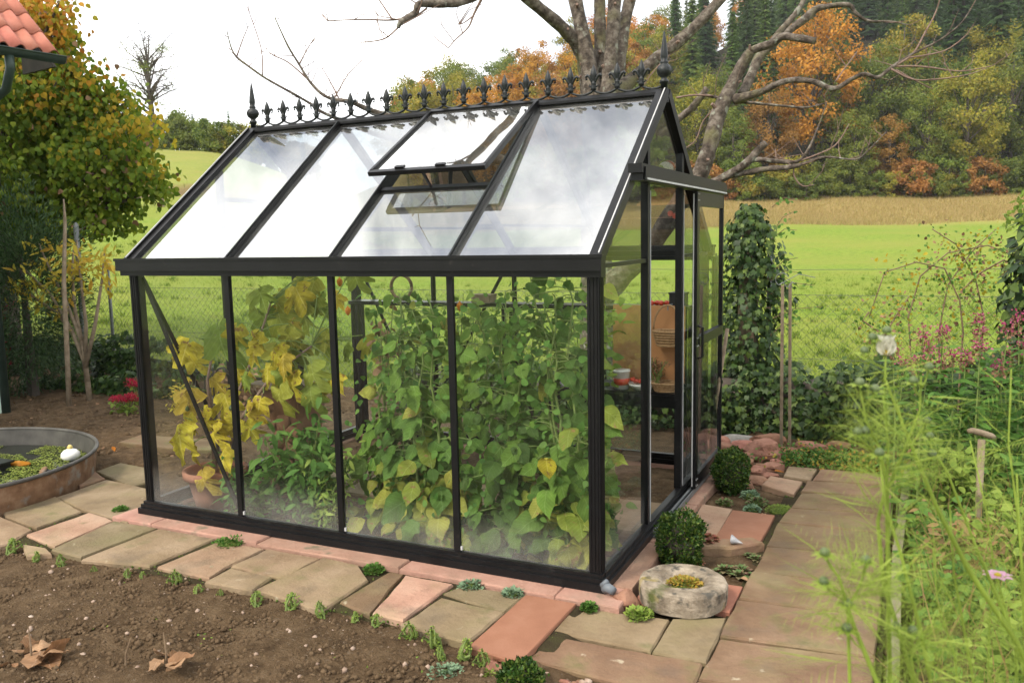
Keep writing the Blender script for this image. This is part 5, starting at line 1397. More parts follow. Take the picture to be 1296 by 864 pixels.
o = leaf_cloud('duckweed', 'rhomb', np.stack([x, y, .039 + rng.uniform(0, .006, n)], -1), np.stack([rng.normal(size=n), rng.normal(size=n), np.zeros(n)], -1), np.stack([rng.normal(0, .15, n), rng.normal(0, .15, n), np.ones(n)], -1), rng.uniform(.010, .022, n), LM['duckweed'], None, 'stuff')
tag(o, 'yellow green duckweed floating on the tub water', 'duckweed')
dk = thing('floating_ornament', 'white ceramic floating ornament with yellow knob on the duckweed', 'ornament', (-4.60, .62, .03))
MB().lathe([(.02, 0), (.055, .01), (.072, .035), (.066, .065), (.045, .085), (.02, .095), (.004, .10)], 20, (-4.60, .62, .025)).build('body', MT['white_glaze'], dk, True)
MB().lathe([(.018, .0), (.022, .014), (.012, .03), (.002, .036)], 12, (-4.60, .62, .118)).build('knob', mat('yellow_glaze', [(.55, .42, .12), (.62, .5, .2)], scale=20, rough=.3), dk, True)
tag(MB().rock((-4.83, .36, .045), (.10, .055, .016), 8, 2, .2).build('floating_leaf', LM['orange1'], None, True), 'orange leaf floating on the tub water', 'leaf')
pl = thing('pond_basket', 'dark square planting basket standing in the tub water', 'basket', (-5.0, .15, -.05))
MB().box(-5.15, -4.82, -.05, .28, -.06, .075).build('body', MT['black_plastic'], pl)
MB().box(-5.17, -4.80, -.07, .30, .0755, .09).build('rim', MT['black_plastic'], pl)
# garden spotlights lying at the tub foot
for lb, c_, d_, mm in (('grey capped spotlight resting against the tub wall', (-4.50, .06, -.03), (.55, -.3, .25), 'rock_grey'), ('brown capped spotlight with black cable end beside the tub', (-4.44, .30, .00), (-.35, -.45, .5), 'zinc_rust')):
    t = thing('spotlight', lb, 'spotlight', c_)
    c0 = Vector(c_); dd = Vector(d_).normalized()
    MB().tube([c0 - dd * .06, c0 - dd * .055, c0 + dd * .035], [.03, .048, .052], 16).build('housing', MT['black_plastic'], t, True)
    MB().tube([c0 + dd * .036, c0 + dd * .05, c0 + dd * .062], [.056, .058, .046], 16).build('cap', MT[mm], t, True)
    MB().tube([c0 - dd * .06, c0 - dd * .12 + Vector((.02, .0, -.02)), c0 - dd * .17 + Vector((.05, .02, -.05))], [.014, .018, .016], 8).build('cable_gland', MT['black_plastic'], t, True)
for k, (x, y, s, lb) in enumerate(((-4.30, .10, .07, 'flat red stone chip below the grey spotlight'), (-4.22, .35, .075, 'flat red stone chip beside the small slab'), (-4.35, .47, .05, 'small red stone by the brown spotlight'), (-4.52, -.18, .06, 'grey brown stone at the tub foot'))):
    rock_obj(lb, (x, y, -.075), (s * 1.3, s, .03), 'rock_red', k + 60)
# wooden stake and young yellow-leaved tree
tag(MB().tube([(-6.98, 2.38, -.12), (-7.02, 2.45, .7), (-7.05, 2.5, 1.3), (-7.11, 2.62, 1.95), (-7.115, 2.63, 2.2)], [.028, .026, .023, .018, .007], 8).build('wooden_stake', MT['wood_old'], None, True), 'tall crooked wooden stake tied to the young tree', 'stake')
yt = thing('young_tree', 'young staked tree with pale stems and sparse yellow leaves', 'tree', (-7.16, 2.78, -.10))
YB = [[(-7.16,2.78,-.1),(-7.24,2.82,.35),(-7.42,2.82,.72),(-7.66,2.76,1.15),(-7.9,2.66,1.42)], [(-7.18,2.79,.15),(-7.30,2.84,.6),(-7.50,2.84,1.05),(-7.72,2.8,1.5),(-7.80,2.78,1.72)], [(-7.24,2.82,.35),(-7.25,2.88,.8),(-7.30,2.9,1.3),(-7.34,2.92,1.75)], [(-7.22,2.8,.3),(-7.12,2.9,.8),(-7.05,2.98,1.3),(-7.02,3.02,1.62)], [(-7.42,2.82,.72),(-7.62,2.80,.92),(-7.95,2.7,1.15),(-8.15,2.62,1.25)], [(-7.3,2.84,.6),(-7.45,2.9,1.0),(-7.5,2.95,1.4),(-7.48,2.98,1.68)]]
P_ = []
for k, s in enumerate(YB):
    MB().tube(s, [.032 * (.75 if k else 1.0) * (1 - .8 * j / (len(s) - 1)) + .003 for j in range(len(s))], 7).build('branch' if k else 'trunk', MT['wood_old'], yt, True)
    for j in range(60):
        u = rnd(.55, 1) * (len(s) - 1); i_ = min(int(u), len(s) - 2)
        P_.append(Vector(s[i_]).lerp(Vector(s[i_ + 1]), u - i_) + Vector((rnd(-.17, .17), rnd(-.14, .14), rnd(-.12, .14))))
P_ = np.array(P_); k = len(P_)
leaf_cloud('leaves', 'narrow', P_, unit(k) + np.array([0, 0, -.3]), unit(k) * .6 + np.array([.2, -.6, .5]), rng.uniform(.08, .14, k), LM['yellow'], yt)
tag(bushy('bare_shrub', 'thin bare stemmed shrub with a few red leaves at the house wall', -8.5, 2.72, 1.3, .25, 40, 'ovate', LM['red'], .06, 'shrub', -.1, None, 4), None)
yw = thing('yew_shrub', 'big dark green conifer shrub growing at the house corner', 'shrub', (-8.1, 2.75, -.1))
MB().tube([(-8.1, 2.75, -.1), (-8.1, 2.75, 1.6)], [.07, .02], 8).build('trunk', MT['bark_far'], yw)
n = 17000
d = unit(n); rr = rng.uniform(.3, 1, n) ** .6
lump = 1 + .22 * np.sin(d[:, 0] * 6 + 2) * np.cos(d[:, 2] * 7) + .12 * np.sin(d[:, 1] * 11)
p = np.stack([-8.22 + d[:, 0] * .78 * rr * lump, 2.85 + d[:, 1] * .6 * rr * lump, 1.08 + d[:, 2] * 1.22 * rr * lump], -1)
leaf_cloud('foliage', 'needle', p, d * .7 + np.array([0, 0, .2]) + rng.normal(0, .35, (n, 3)), unit(n) + np.array([0, -.3, .6]), rng.uniform(.04, .095, n), LM['yew'], yw)
def sedum(label, x, y, h, k):
    t = thing('sedum', label, 'sedum', (x, y, -.09))
    for j in range(k):
        a = rnd(0, 6.28); q = Vector((x + rnd(.02, .14) * math.cos(a), y + rnd(.02, .14) * math.sin(a), -.09 + h * rnd(.7, 1)))
        MB().tube([(x, y, -.09), Vector((x, y, -.09)).lerp(q, .6) + Vector((0, 0, .02)), q], .005, 5).build('stem', MT['stem_green'], t)
        n = 90
        pp = np.array(q) + np.stack([rng.normal(0, .035, n), rng.normal(0, .035, n), rng.normal(0, .012, n)], -1)
        leaf_cloud('flower_head', 'ovate', pp, unit(n) + np.array([0, 0, .8]), unit(n) + np.array([0, 0, 1.]), rng.uniform(.012, .022, n), LM['red'], t, 'stuff')
    n = 90
    pp = np.array([x, y, -.02]) + rng.normal(0, .07, (n, 3)) * np.array([1, 1, .5])
    leaf_cloud('foliage', 'ovate', pp, unit(n), unit(n) + np.array([0, 0, 1.]), rng.uniform(.03, .06, n), LM['herb_pale'], t)
sedum('crimson flowered sedum just outside the left end of the greenhouse', -6.15, 2.45, .20, 9)
sedum('smaller crimson sedum behind the larger one', -6.45, 2.85, .30, 5)
bushy('border_plant', 'straw coloured fading border plant behind the sedum', -5.7, 2.7, .35, .45, 200, 'narrow', LM['yellow'], .07, 'plant', -.09)
bushy('border_plant', 'rust coloured low shrub seen through the end panes', -5.2, 3.1, .5, .6, 260, 'ovate', LM['dead'], .07, 'plant', -.09)

# ---------------------------------------------------------------- house corner
E_ = Vector((-.15620, -.98773, 0)); N_ = Vector((-.98773, .15620, 0)); PC = Vector((-6.53, 2.26, 3.6))
house = thing('house', 'house corner with red tiled roof, dark green gutter and mint wall', 'house', (-7.2, 1.9, -.10))
up = (N_ * math.cos(.73) + Vector((0, 0, math.sin(.73)))).normalized()
rn = E_.cross(up); rn = rn if rn.z > 0 else -rn
tv = []; tf = []
ww, ll = .16, .33
segs = 9
for j, v in enumerate((0.0, ll + .05)):
    for i_ in range(segs + 1):
        u = i_ / segs
        h_ = .042 * (math.sin(math.pi * min(u / .62, 1)) ** 1.0) if u < .62 else -.010 * math.sin(math.pi * (u - .62) / .38)
        for th in (0, -.014):
            tv.append((u * ww * 1.04, v, h_ + th - .0 * j))
rw = (segs + 1) * 2
for i_ in range(segs):
    a = i_ * 2
    tf += [(a, a + 2, rw + a + 2, rw + a), (a + 1, rw + a + 1, rw + a + 3, a + 3), (a, a + 1, a + 3, a + 2), (rw + a, rw + a + 2, rw + a + 3, rw + a + 1)]
tf += [(0, rw, rw + 1, 1), (segs * 2, segs * 2 + 1, rw + segs * 2 + 1, rw + segs * 2)]
tme = mk_mesh('roof_tile', tv, tf, True)
roof = MB().add([PC + E_ * a - up * .02 - rn * .06 + up * b_ + rn * c_ for a, b_, c_ in ((0.02, 0, 0), (5, 0, 0), (5, 3.2, 0), (.02, 3.2, 0), (.02, 0, -.03), (5, 0, -.03), (5, 3.2, -.03), (.02, 3.2, -.03))], [(0, 1, 2, 3), (7, 6, 5, 4), (0, 4, 5, 1), (1, 5, 6, 2), (2, 6, 7, 3), (3, 7, 4, 0)]).build('roof', MT['gutter_green'], house)
for r_ in range(8):
    for c_ in range(28):
        o = link('roof_tile', tme, MT['roof_tile'], roof)
        p = PC + E_ * (c_ * ww) + up * (r_ * ll - .03) + rn * (.012 + .0) - BASE[house.name]
        tilt = (up * math.cos(.035) + rn * -math.sin(.035)).normalized()
        nn_ = E_.cross(tilt); nn_ = nn_ if nn_.z > 0 else -nn_
        p = p + rn * .012
        o.matrix_local = Matrix(((E_.x, tilt.x, nn_.x, p.x), (E_.y, tilt.y, nn_.y, p.y), (E_.z, tilt.z, nn_.z, p.z), (0, 0, 0, 1)))
g0 = PC + Vector((0, 0, -.07)) - N_ * .07
gp = []
for k in range(9):
    a = math.pi + math.pi * k / 8
    gp.append((.065 * math.cos(a), .065 * math.sin(a) + .03))
Vv = [g0 + E_ * l_ + N_ * -x_ + Vector((0, 0, z_)) for l_ in (-.02, 5) for x_, z_ in gp]
b = MB().add(Vv, [(k, k + 1, 10 + k, 9 + k) for k in range(8)] + [tuple(range(9))])
b.tube([g0 + E_ * -.02 - N_ * .066 + Vector((0, 0, .032)), g0 + E_ * 5 - N_ * .066 + Vector((0, 0, .032))], .008, 6)
b.build('gutter', MT['gutter_green'], house, True)
dp = g0 + E_ * .50 + Vector((0, 0, -.03))
MB().tube([dp, dp + Vector((0, 0, -.12)), dp + N_ * .12 + Vector((0, 0, -.30)), dp + N_ * .5 + E_ * .1 + Vector((0, 0, -.50)), dp + N_ * .52 + E_ * .1 + Vector((0, 0, -3.5))], .042, 12).build('downpipe', MT['gutter_green'], house, True)
MB().add([PC + E_ * a + N_ * b_ + Vector((0, 0, z - 3.6)) for z in (-.1, 3.42) for a, b_ in ((.52, .72), (5, .72), (5, 4.5), (.52, 4.5))], [(0, 1, 5, 4), (1, 2, 6, 5), (2, 3, 7, 6), (3, 0, 4, 7), (4, 5, 6, 7)]).build('wall', MT['wall_mint'], house)
MB().add([PC + E_ * .0 + N_ * b_ + Vector((0, 0, z)) for b_, z in ((.03, -.12), (.66, -.12), (.66, .45), (.4, .25))] + [PC + E_ * .03 + N_ * b_ + Vector((0, 0, z)) for b_, z in ((.03, -.12), (.66, -.12), (.66, .45), (.4, .25))], [(0, 1, 2, 3), (7, 6, 5, 4), (0, 4, 5, 1), (1, 5, 6, 2), (2, 6, 7, 3), (3, 7, 4, 0)]).build('verge_board', MT['bark_far'], house)

# ---------------------------------------------------------------- right-hand bed
COSMOS=[
[(1.27,-2.26,1.51),(1.27,-2.26,1.47),(1.31,-2.26,1.37),(1.35,-2.25,1.27),(1.4,-2.24,1.17),(1.47,-2.22,1.06),(1.52,-2.21,0.95)],
[(1.27,-2.35,1.46),(1.28,-2.36,1.39),(1.28,-2.37,1.34),(1.27,-2.38,1.28),(1.28,-2.38,1.19),(1.31,-2.39,1.1),(1.34,-2.38,1)],
[(1.32,-2.28,1.48),(1.32,-2.29,1.43),(1.3,-2.31,1.37),(1.28,-2.32,1.31)],
[(1.24,-2.39,1.48),(1.25,-2.39,1.43),(1.27,-2.39,1.39),(1.28,-2.39,1.34)],
[(1.34,-2.08,1.33),(1.37,-2.07,1.28),(1.42,-2.07,1.15),(1.47,-2.06,1.03),(1.51,-2.06,0.92)],
[(1.21,-2.52,1.27),(1.23,-2.52,1.24),(1.24,-2.51,1.2),(1.25,-2.51,1.17),(1.28,-2.51,1.1),(1.3,-2.51,1.03)],
[(1.26,-2.5,1.25),(1.25,-2.51,1.22),(1.24,-2.51,1.2)],
[(1.27,-2.43,1.39),(1.28,-2.43,1.32),(1.3,-2.43,1.26),(1.33,-2.43,1.15),(1.35,-2.44,1.06)],
[(1.33,-2.45,1.15),(1.32,-2.46,1.12),(1.33,-2.46,1.06)],
[(1.46,-2,1.07),(1.45,-2.01,1.01),(1.45,-2.03,0.92),(1.47,-2.03,0.84)],
[(1.41,-1.94,1.31),(1.44,-1.94,1.19),(1.46,-1.94,1.07),(1.5,-1.95,0.93)],
[(1.48,-1.83,1.43),(1.48,-1.85,1.29),(1.5,-1.86,1.16),(1.52,-1.87,0.99)],
[(1.37,-2.19,1.26),(1.38,-2.2,1.15),(1.4,-2.2,1.05),(1.42,-2.2,0.95)],
[(1.35,-2.15,1.17),(1.36,-2.16,1.08),(1.39,-2.16,0.99),(1.4,-2.17,0.9)],
[(1.46,-2.19,1.32),(1.47,-2.2,1.2),(1.48,-2.21,1.08),(1.5,-2.22,0.95)]]
BUDS=[(1.25,-2.26,1.53),(1.27,-2.25,1.54),(1.24,-2.27,1.51),(1.33,-2.28,1.49),(1.31,-2.29,1.47),(1.24,-2.39,1.48),(1.26,-2.38,1.47),(1.33,-2.24,1.4),(1.25,-2.39,1.41),(1.24,-2.4,1.41),(1.34,-2.08,1.34),(1.27,-2.43,1.39),(1.34,-2.25,1.35),(1.21,-2.52,1.27),(1.26,-2.5,1.26),(1.21,-2.52,1.23),(1.24,-2.51,1.2),(1.24,-2.52,1.17),(1.32,-2.45,1.15),(1.3,-2.4,1.13)]
WHITE=[(1.27,-2.26,1.51)]
PINKF=[(1.46,-2,1.08)]
PHLOX=[(1.67,1.91,1.17),(1.69,2.11,1.07),(1.66,1.61,1.05),(1.38,1.92,1.08),(1.48,1.87,1.1),(1.41,1.52,1.04),(1.48,2.04,0.9),(1.53,1.71,0.99),(1.6,1.73,0.97),(1.49,2.05,0.85),(1.8,1.73,1.14),(1.88,2.06,1.18),(1.86,2.14,0.95),(1.76,1.64,0.94),(1.28,1.88,0.9),(1.35,1.74,0.94),(1.22,1.46,1.04),(1.77,2.18,0.82),(1.89,1.85,1.06)]
ROSE=[
[(1.41,3.2,0.1),(1.33,3.24,0.63),(1.29,3.28,1.04),(1.36,3.35,1.34),(1.54,3.46,1.51),(1.81,3.6,1.56),(2.08,3.71,1.44)],
[(1.65,3.28,0.64),(1.66,3.32,0.93),(1.63,3.34,1.16),(1.52,3.32,1.4),(1.33,3.24,1.45),(1.12,3.13,1.38),(1.03,3.04,1.06)],
[(1.8,3.56,0.54),(1.81,3.63,1.02),(1.74,3.64,1.32),(1.6,3.61,1.57),(1.43,3.54,1.69)],
[(1.03,2.94,1.1),(0.99,2.91,1.04),(1.14,2.96,0.93),(1.21,3.02,1.07),(1.29,3.07,1.21)],
[(2.05,3.35,1.4),(1.89,3.28,1.46),(1.74,3.2,1.37),(1.62,3.12,1.24)],
[(1.52,3.32,0.57),(1.5,3.36,0.92),(1.55,3.43,1.27),(1.7,3.54,1.51),(1.86,3.64,1.68)]]
def head(t, c, n, r, m, size):
    p = np.array(c) + rng.normal(0, r * .5, (n, 3))
    leaf_cloud('flower_head', 'ovate', p, p - np.array(c) + unit(n) * .01, unit(n) + np.array([0, -.4, .6]), rng.uniform(size * .7, size * 1.2, n), m, t, 'stuff')
PHL = ['tallest pink phlox with three stacked heads', 'second head of the tallest pink phlox', 'lowest head of the tallest pink phlox']
for k, c_ in enumerate(PHLOX):
    lb = 'fading pink phlox flower stem among the leafy bed'
    t = thing('phlox', lb, 'phlox', (c_[0] + rnd(-.05, .05), c_[1], -.08), 'pink phlox stems in the leafy bed')
    bz = BASE[t.name]
    MB().tube([bz, bz.lerp(Vector(c_), .6) + Vector((rnd(-.03, .03), 0, 0)), c_], [.006, .005, .003], 5).build('stem', MT['stem_green'], t)
    head(t, c_, 44, .034, LM['pink'], .015)
    head(t, (c_[0], c_[1], c_[2] - .04), 50, .040, LM['dead'], .018)
    n = 46
    u = rng.uniform(.2, .93, n)[:, None]
    p = np.array(bz) * (1 - u) + np.array(c_) * u + rng.normal(0, .02, (n, 3))
    ax = unit(n); ax[:, 2] = ax[:, 2] * .3 + .2
    leaf_cloud('leaves', 'narrow', p, ax, unit(n) * .4 + np.array([0, -.2, 1.]), rng.uniform(.06, .12, n), LM['herb'], t)
rose = thing('rose_bush', 'straggling rose with arching stems and sparse reddish leaves by the fence', 'rose', (1.55, 3.2, -.08))
P_ = []
for s in ROSE:
    s = [Vector(q) for q in s]
    pts = [Vector((s[0].x, s[0].y, -.09))] + s if s[0].z < 1.1 else s
    MB().tube(pts, [.008 - .0045 * j / len(pts) for j in range(len(pts))], 6).build('stem', MT['stem_brown'], rose, True)
    for j in range(210):
        u = rnd(.15, 1) * (len(s) - 1); i_ = min(int(u), len(s) - 2)
        P_.append(s[i_].lerp(s[i_ + 1], u - i_) + Vector((rnd(-.13, .13), rnd(-.12, .12), rnd(-.10, .10))))
P_ = np.array(P_); k = len(P_)
for sl_, m_, nm in ((slice(0, None, 4), 'dead', 'brown_leaves'), (slice(1, None, 4), 'herb', 'green_leaves'), (slice(2, None, 4), 'linden_yellow', 'yellow_leaves'), (slice(3, None, 4), 'herb_pale', 'pale_leaves')):
    q = P_[sl_]; leaf_cloud(nm, 'ovate', q, unit(len(q)), unit(len(q)) * .6 + np.array([0, -.4, .6]), rng.uniform(.018, .036, len(q)), LM[m_], rose)
db = thing('leafy_shrub', 'dense glossy dark green shrub overhanging the right bed', 'shrub', (2.35, 2.95, -.08))
MB().tube([(2.35, 2.95, -.08), (2.4, 3.0, .8), (2.35, 2.95, 1.5)], [.04, .03, .015], 7).build('trunk', MT['bark_far'], db)
n = 4600
d = unit(n); rr = rng.uniform(.3, 1, n) ** .5
p = np.stack([2.36 + d[:, 0] * .52 * rr, 2.95 + d[:, 1] * .5 * rr, 1.22 + d[:, 2] * .80 * rr * (1 + .15 * np.sin(d[:, 0] * 7))], -1)
leaf_cloud('foliage', 'ovate', p, d * .5 + np.array([0, 0, -.6]) + rng.normal(0, .35, (n, 3)), d + np.array([-.2, -.3, .5]) + rng.normal(0, .3, (n, 3)), rng.uniform(.05, .09, n), LM['ivy'], db)
n = 800
d = unit(n); d[:, 2] = np.abs(d[:, 2])
p = np.stack([2.36 + d[:, 0] * .50, 2.95 + d[:, 1] * .48, 1.68 + d[:, 2] * .42], -1)
leaf_cloud('flower_clusters', 'ovate', p, unit(n), unit(n) + np.array([0, 0, .5]), rng.uniform(.02, .05, n), LM['herb_pale'], db, 'stuff')
BED = [(1.62,2.9,.55,.5,'herb','ovate',.05,'leafy green border plant behind the fork handle'),(2.1,2.6,.8,.6,'herb','narrow',.09,'tall leafy stand below the glossy shrub'),(1.75,2.2,.75,.5,'herb','narrow',.09,'bushy phlox foliage in the middle of the bed'),(1.6,1.7,.6,.45,'herb_pale','ovate',.05,'light green leafy plant before the phlox'),(2.0,1.6,.75,.5,'herb','narrow',.09,'leafy clump at the bed middle near the cosmos'),(1.55,1.1,.35,.4,'herb','ovate',.055,'low strawberry like leaves by the edging board'),(1.9,.9,.5,.5,'herb_pale','ovate',.05,'loose pale green plant by the pink cosmos'),(1.55,.45,.3,.35,'herb','broad',.05,'low broad leaved plant against the edging board'),(2.3,1.1,.7,.6,'herb','narrow',.08,'leafy clump at the outer side of the bed'),(1.75,-.1,.4,.45,'herb_pale','ovate',.045,'pale green tangle at the near end of the bed'),(2.2,.2,.6,.6,'herb','narrow',.08,'dark leafy tangle outside the pale one'),(1.5,3.5,.4,.4,'ivy','ivy',.07,'ivy clump at the far end of the edging board'),(1.5,2.45,.4,.35,'sedge','narrow',.06,'withered straw coloured clump by the edging board'),(1.6,.75,.45,.4,'sedge','narrow',.06,'dry brown stalky clump among the low leaves'),(2.6,2.1,.9,.6,'herb','ovate',.07,'tall leafy plant under the glossy shrub edge')]
for x, y, h, w, m_, shp, sz, lb in BED:
    bushy('border_plant', lb, x, y, h, w, int(900 * w), shp, LM[m_], sz, 'plant', -.09, None, 9)
n = 4200
p = np.stack([rng.uniform(1.345, 2.9, n), rng.uniform(-1.6, 3.4, n), rng.uniform(-.05, .06, n)], -1)
o = leaf_cloud('bed_groundcover', 'ovate', p, unit(n) + np.array([0, 0, .3]), unit(n) * .5 + np.array([0, 0, 1.]), rng.uniform(.025, .07, n), LM['herb'], None, 'stuff')
tag(o, 'mixed low green leaves covering the right hand bed', 'groundcover')
n = 900
p = np.stack([rng.uniform(1.4, 2.8, n), rng.uniform(-1.2, 3.2, n), np.full(n, -.08)], -1)
o = leaf_cloud('dry_stalks', 'thread', p, np.stack([rng.normal(0, .25, n), rng.normal(0, .25, n), np.ones(n)], -1), unit(n), rng.uniform(.15, .55, n), LM['sedge'], None, 'stuff')
tag(o, 'thin dry brown stalks standing in the right hand bed', 'stalks')
fk = thing('garden_fork', 'wooden T handle of a garden fork stuck in the bed', 'garden tool', (1.66, 1.14, -.09))
MB().tube([(1.66, 1.14, -.12), (1.655, 1.145, .62)], [.016, .018], 8).build('shaft', MT['wood_old'], fk, True)
MB().tube([(1.59, 1.115, .665), (1.61, 1.125, .668), (1.655, 1.145, .655), (1.70, 1.165, .638), (1.715, 1.17, .63)], [.012, .016, .017, .016, .011], 10).build('grip', MT['wood_old'], fk, True)
# cosmos: wiry stems, thread leaves, buds, one white and one pink flower
def thread_leaves(t, s, n, size):
    pos = []; ax = []; nr = []; sz = []
    for j in range(n):
        u = rnd(.05, 1) * (len(s) - 1); i_ = min(int(u), len(s) - 2)
        p = s[i_].lerp(s[i_ + 1], u - i_)
        d = Vector((rnd(-1, 1), rnd(-1, 1), rnd(-.15, .75))).normalized()
        L_ = size * rnd(.6, 1.2)
        perp = d.cross(Vector((rnd(-1, 1), rnd(-1, 1), 1))).normalized()
        pos.append(p); ax.append(d); nr.append((perp.x, perp.y, perp.z)); sz.append(L_)
        for q in range(6):
            v = .2 + .13 * q
            c_ = p + d * (L_ * v) + Vector((0, 0, -.3 * L_ * v * v * .3))
            for sg in (-1, 1):
                pos.append(c_); ax.append((d * .75 + perp * sg * .7)); nr.append((0, 0, 1)); sz.append(L_ * .5 * (1.1 - v * .6))
    leaf_cloud('leaves', 'thread', np.array([tuple(q) for q in pos]), np.array([tuple(q) for q in ax]), np.array(nr), np.array(sz), LM['cosmos'], t)
CL = {0: 'cosmos with a thick slanting stem and a half open white flower', 9: 'cosmos carrying one open pale pink flower'}
tops = []
for k, s in enumerate(COSMOS):
    s = [Vector(q) for q in s]
    lb = CL.get(k, 'budded cosmos stem with feathery thread leaves')
    t = thing('cosmos', lb, 'cosmos', (s[-1].x, s[-1].y, -.09), None if k in CL else 'budded cosmos stems at the near end of the bed')
    low_ = s[-1]
    full = s + [Vector((low_.x + .03, low_.y + .02, low_.z * .5)), Vector((low_.x + .04, low_.y + .04, -.10))]
    m_ = len(full)
    MB().tube(full, [.0013 + .0021 * min(1, j / 4) * (1.4 if k in (0, 4) else 1) for j in range(m_)], 6).build('stem', LM['cosmos'], t, True)
    thread_leaves(t, s, 50, .09)
    thread_leaves(t, full[-3:], 60, .12)
    tops.append((t, s))
for c_ in BUDS:
    c_ = Vector(c_)
    t, s = min(tops, key=lambda q: min((p - c_).length for p in q[1]))
    near = min([a.lerp(b_, u / 5) for a, b_ in zip(s[:-1], s[1:]) for u in range(6)], key=lambda p: (p - c_).length + (0 if p.z < c_.z - .02 else .08))
    MB().tube([near, near.lerp(c_, .5) + Vector((0, 0, -.004)), c_], [.0014, .0012, .0012], 5).build('stalk', LM['cosmos'], t)
    bd = MB().lathe([(.0012, -.002), (.0052, .0), (.0066, .004), (.0058, .008), (.003, .0105), (.0005, .0115)], 10, c_).build('bud', LM['bud'], t, True)
    n = 9
    a = np.linspace(0, 6.28, n, endpoint=False)
    leaf_cloud('sepals', 'narrow', np.tile(np.array([tuple(c_)]), (n, 1)), np.stack([np.cos(a), np.sin(a), np.full(n, .25)], -1), np.tile(np.array([[0, 0, 1.]]), (n, 1)), .019, LM['cosmos'], bd)
def flower(t, c_, n, size, m, el, centre):
    a = np.linspace(0, 6.28, n, endpoint=False) + .3
    c_ = np.array(tuple(c_))
    ax = np.stack([np.cos(a) * math.cos(el), np.sin(a) * math.cos(el), np.full(n, math.sin(el))], -1)
    nr = np.stack([-np.cos(a) * math.sin(el), -np.sin(a) * math.sin(el), np.full(n, math.cos(el))], -1)
    leaf_cloud('petals', 'broad', np.tile(c_, (n, 1)), ax, nr, size, m, t)
    MB().lathe([(.001, -.004), (.006, 0), (.006, .004), (.001, .007)], 10, tuple(c_)).build('flower_centre', centre, t, True)
flower(tops[0][0], WHITE[0], 7, .032, LM['white'], 1.38, LM['yellow'])
flower(tops[9][0], PINKF[0], 8, .026, LM['pale_pink'], .35, LM['yellow'])

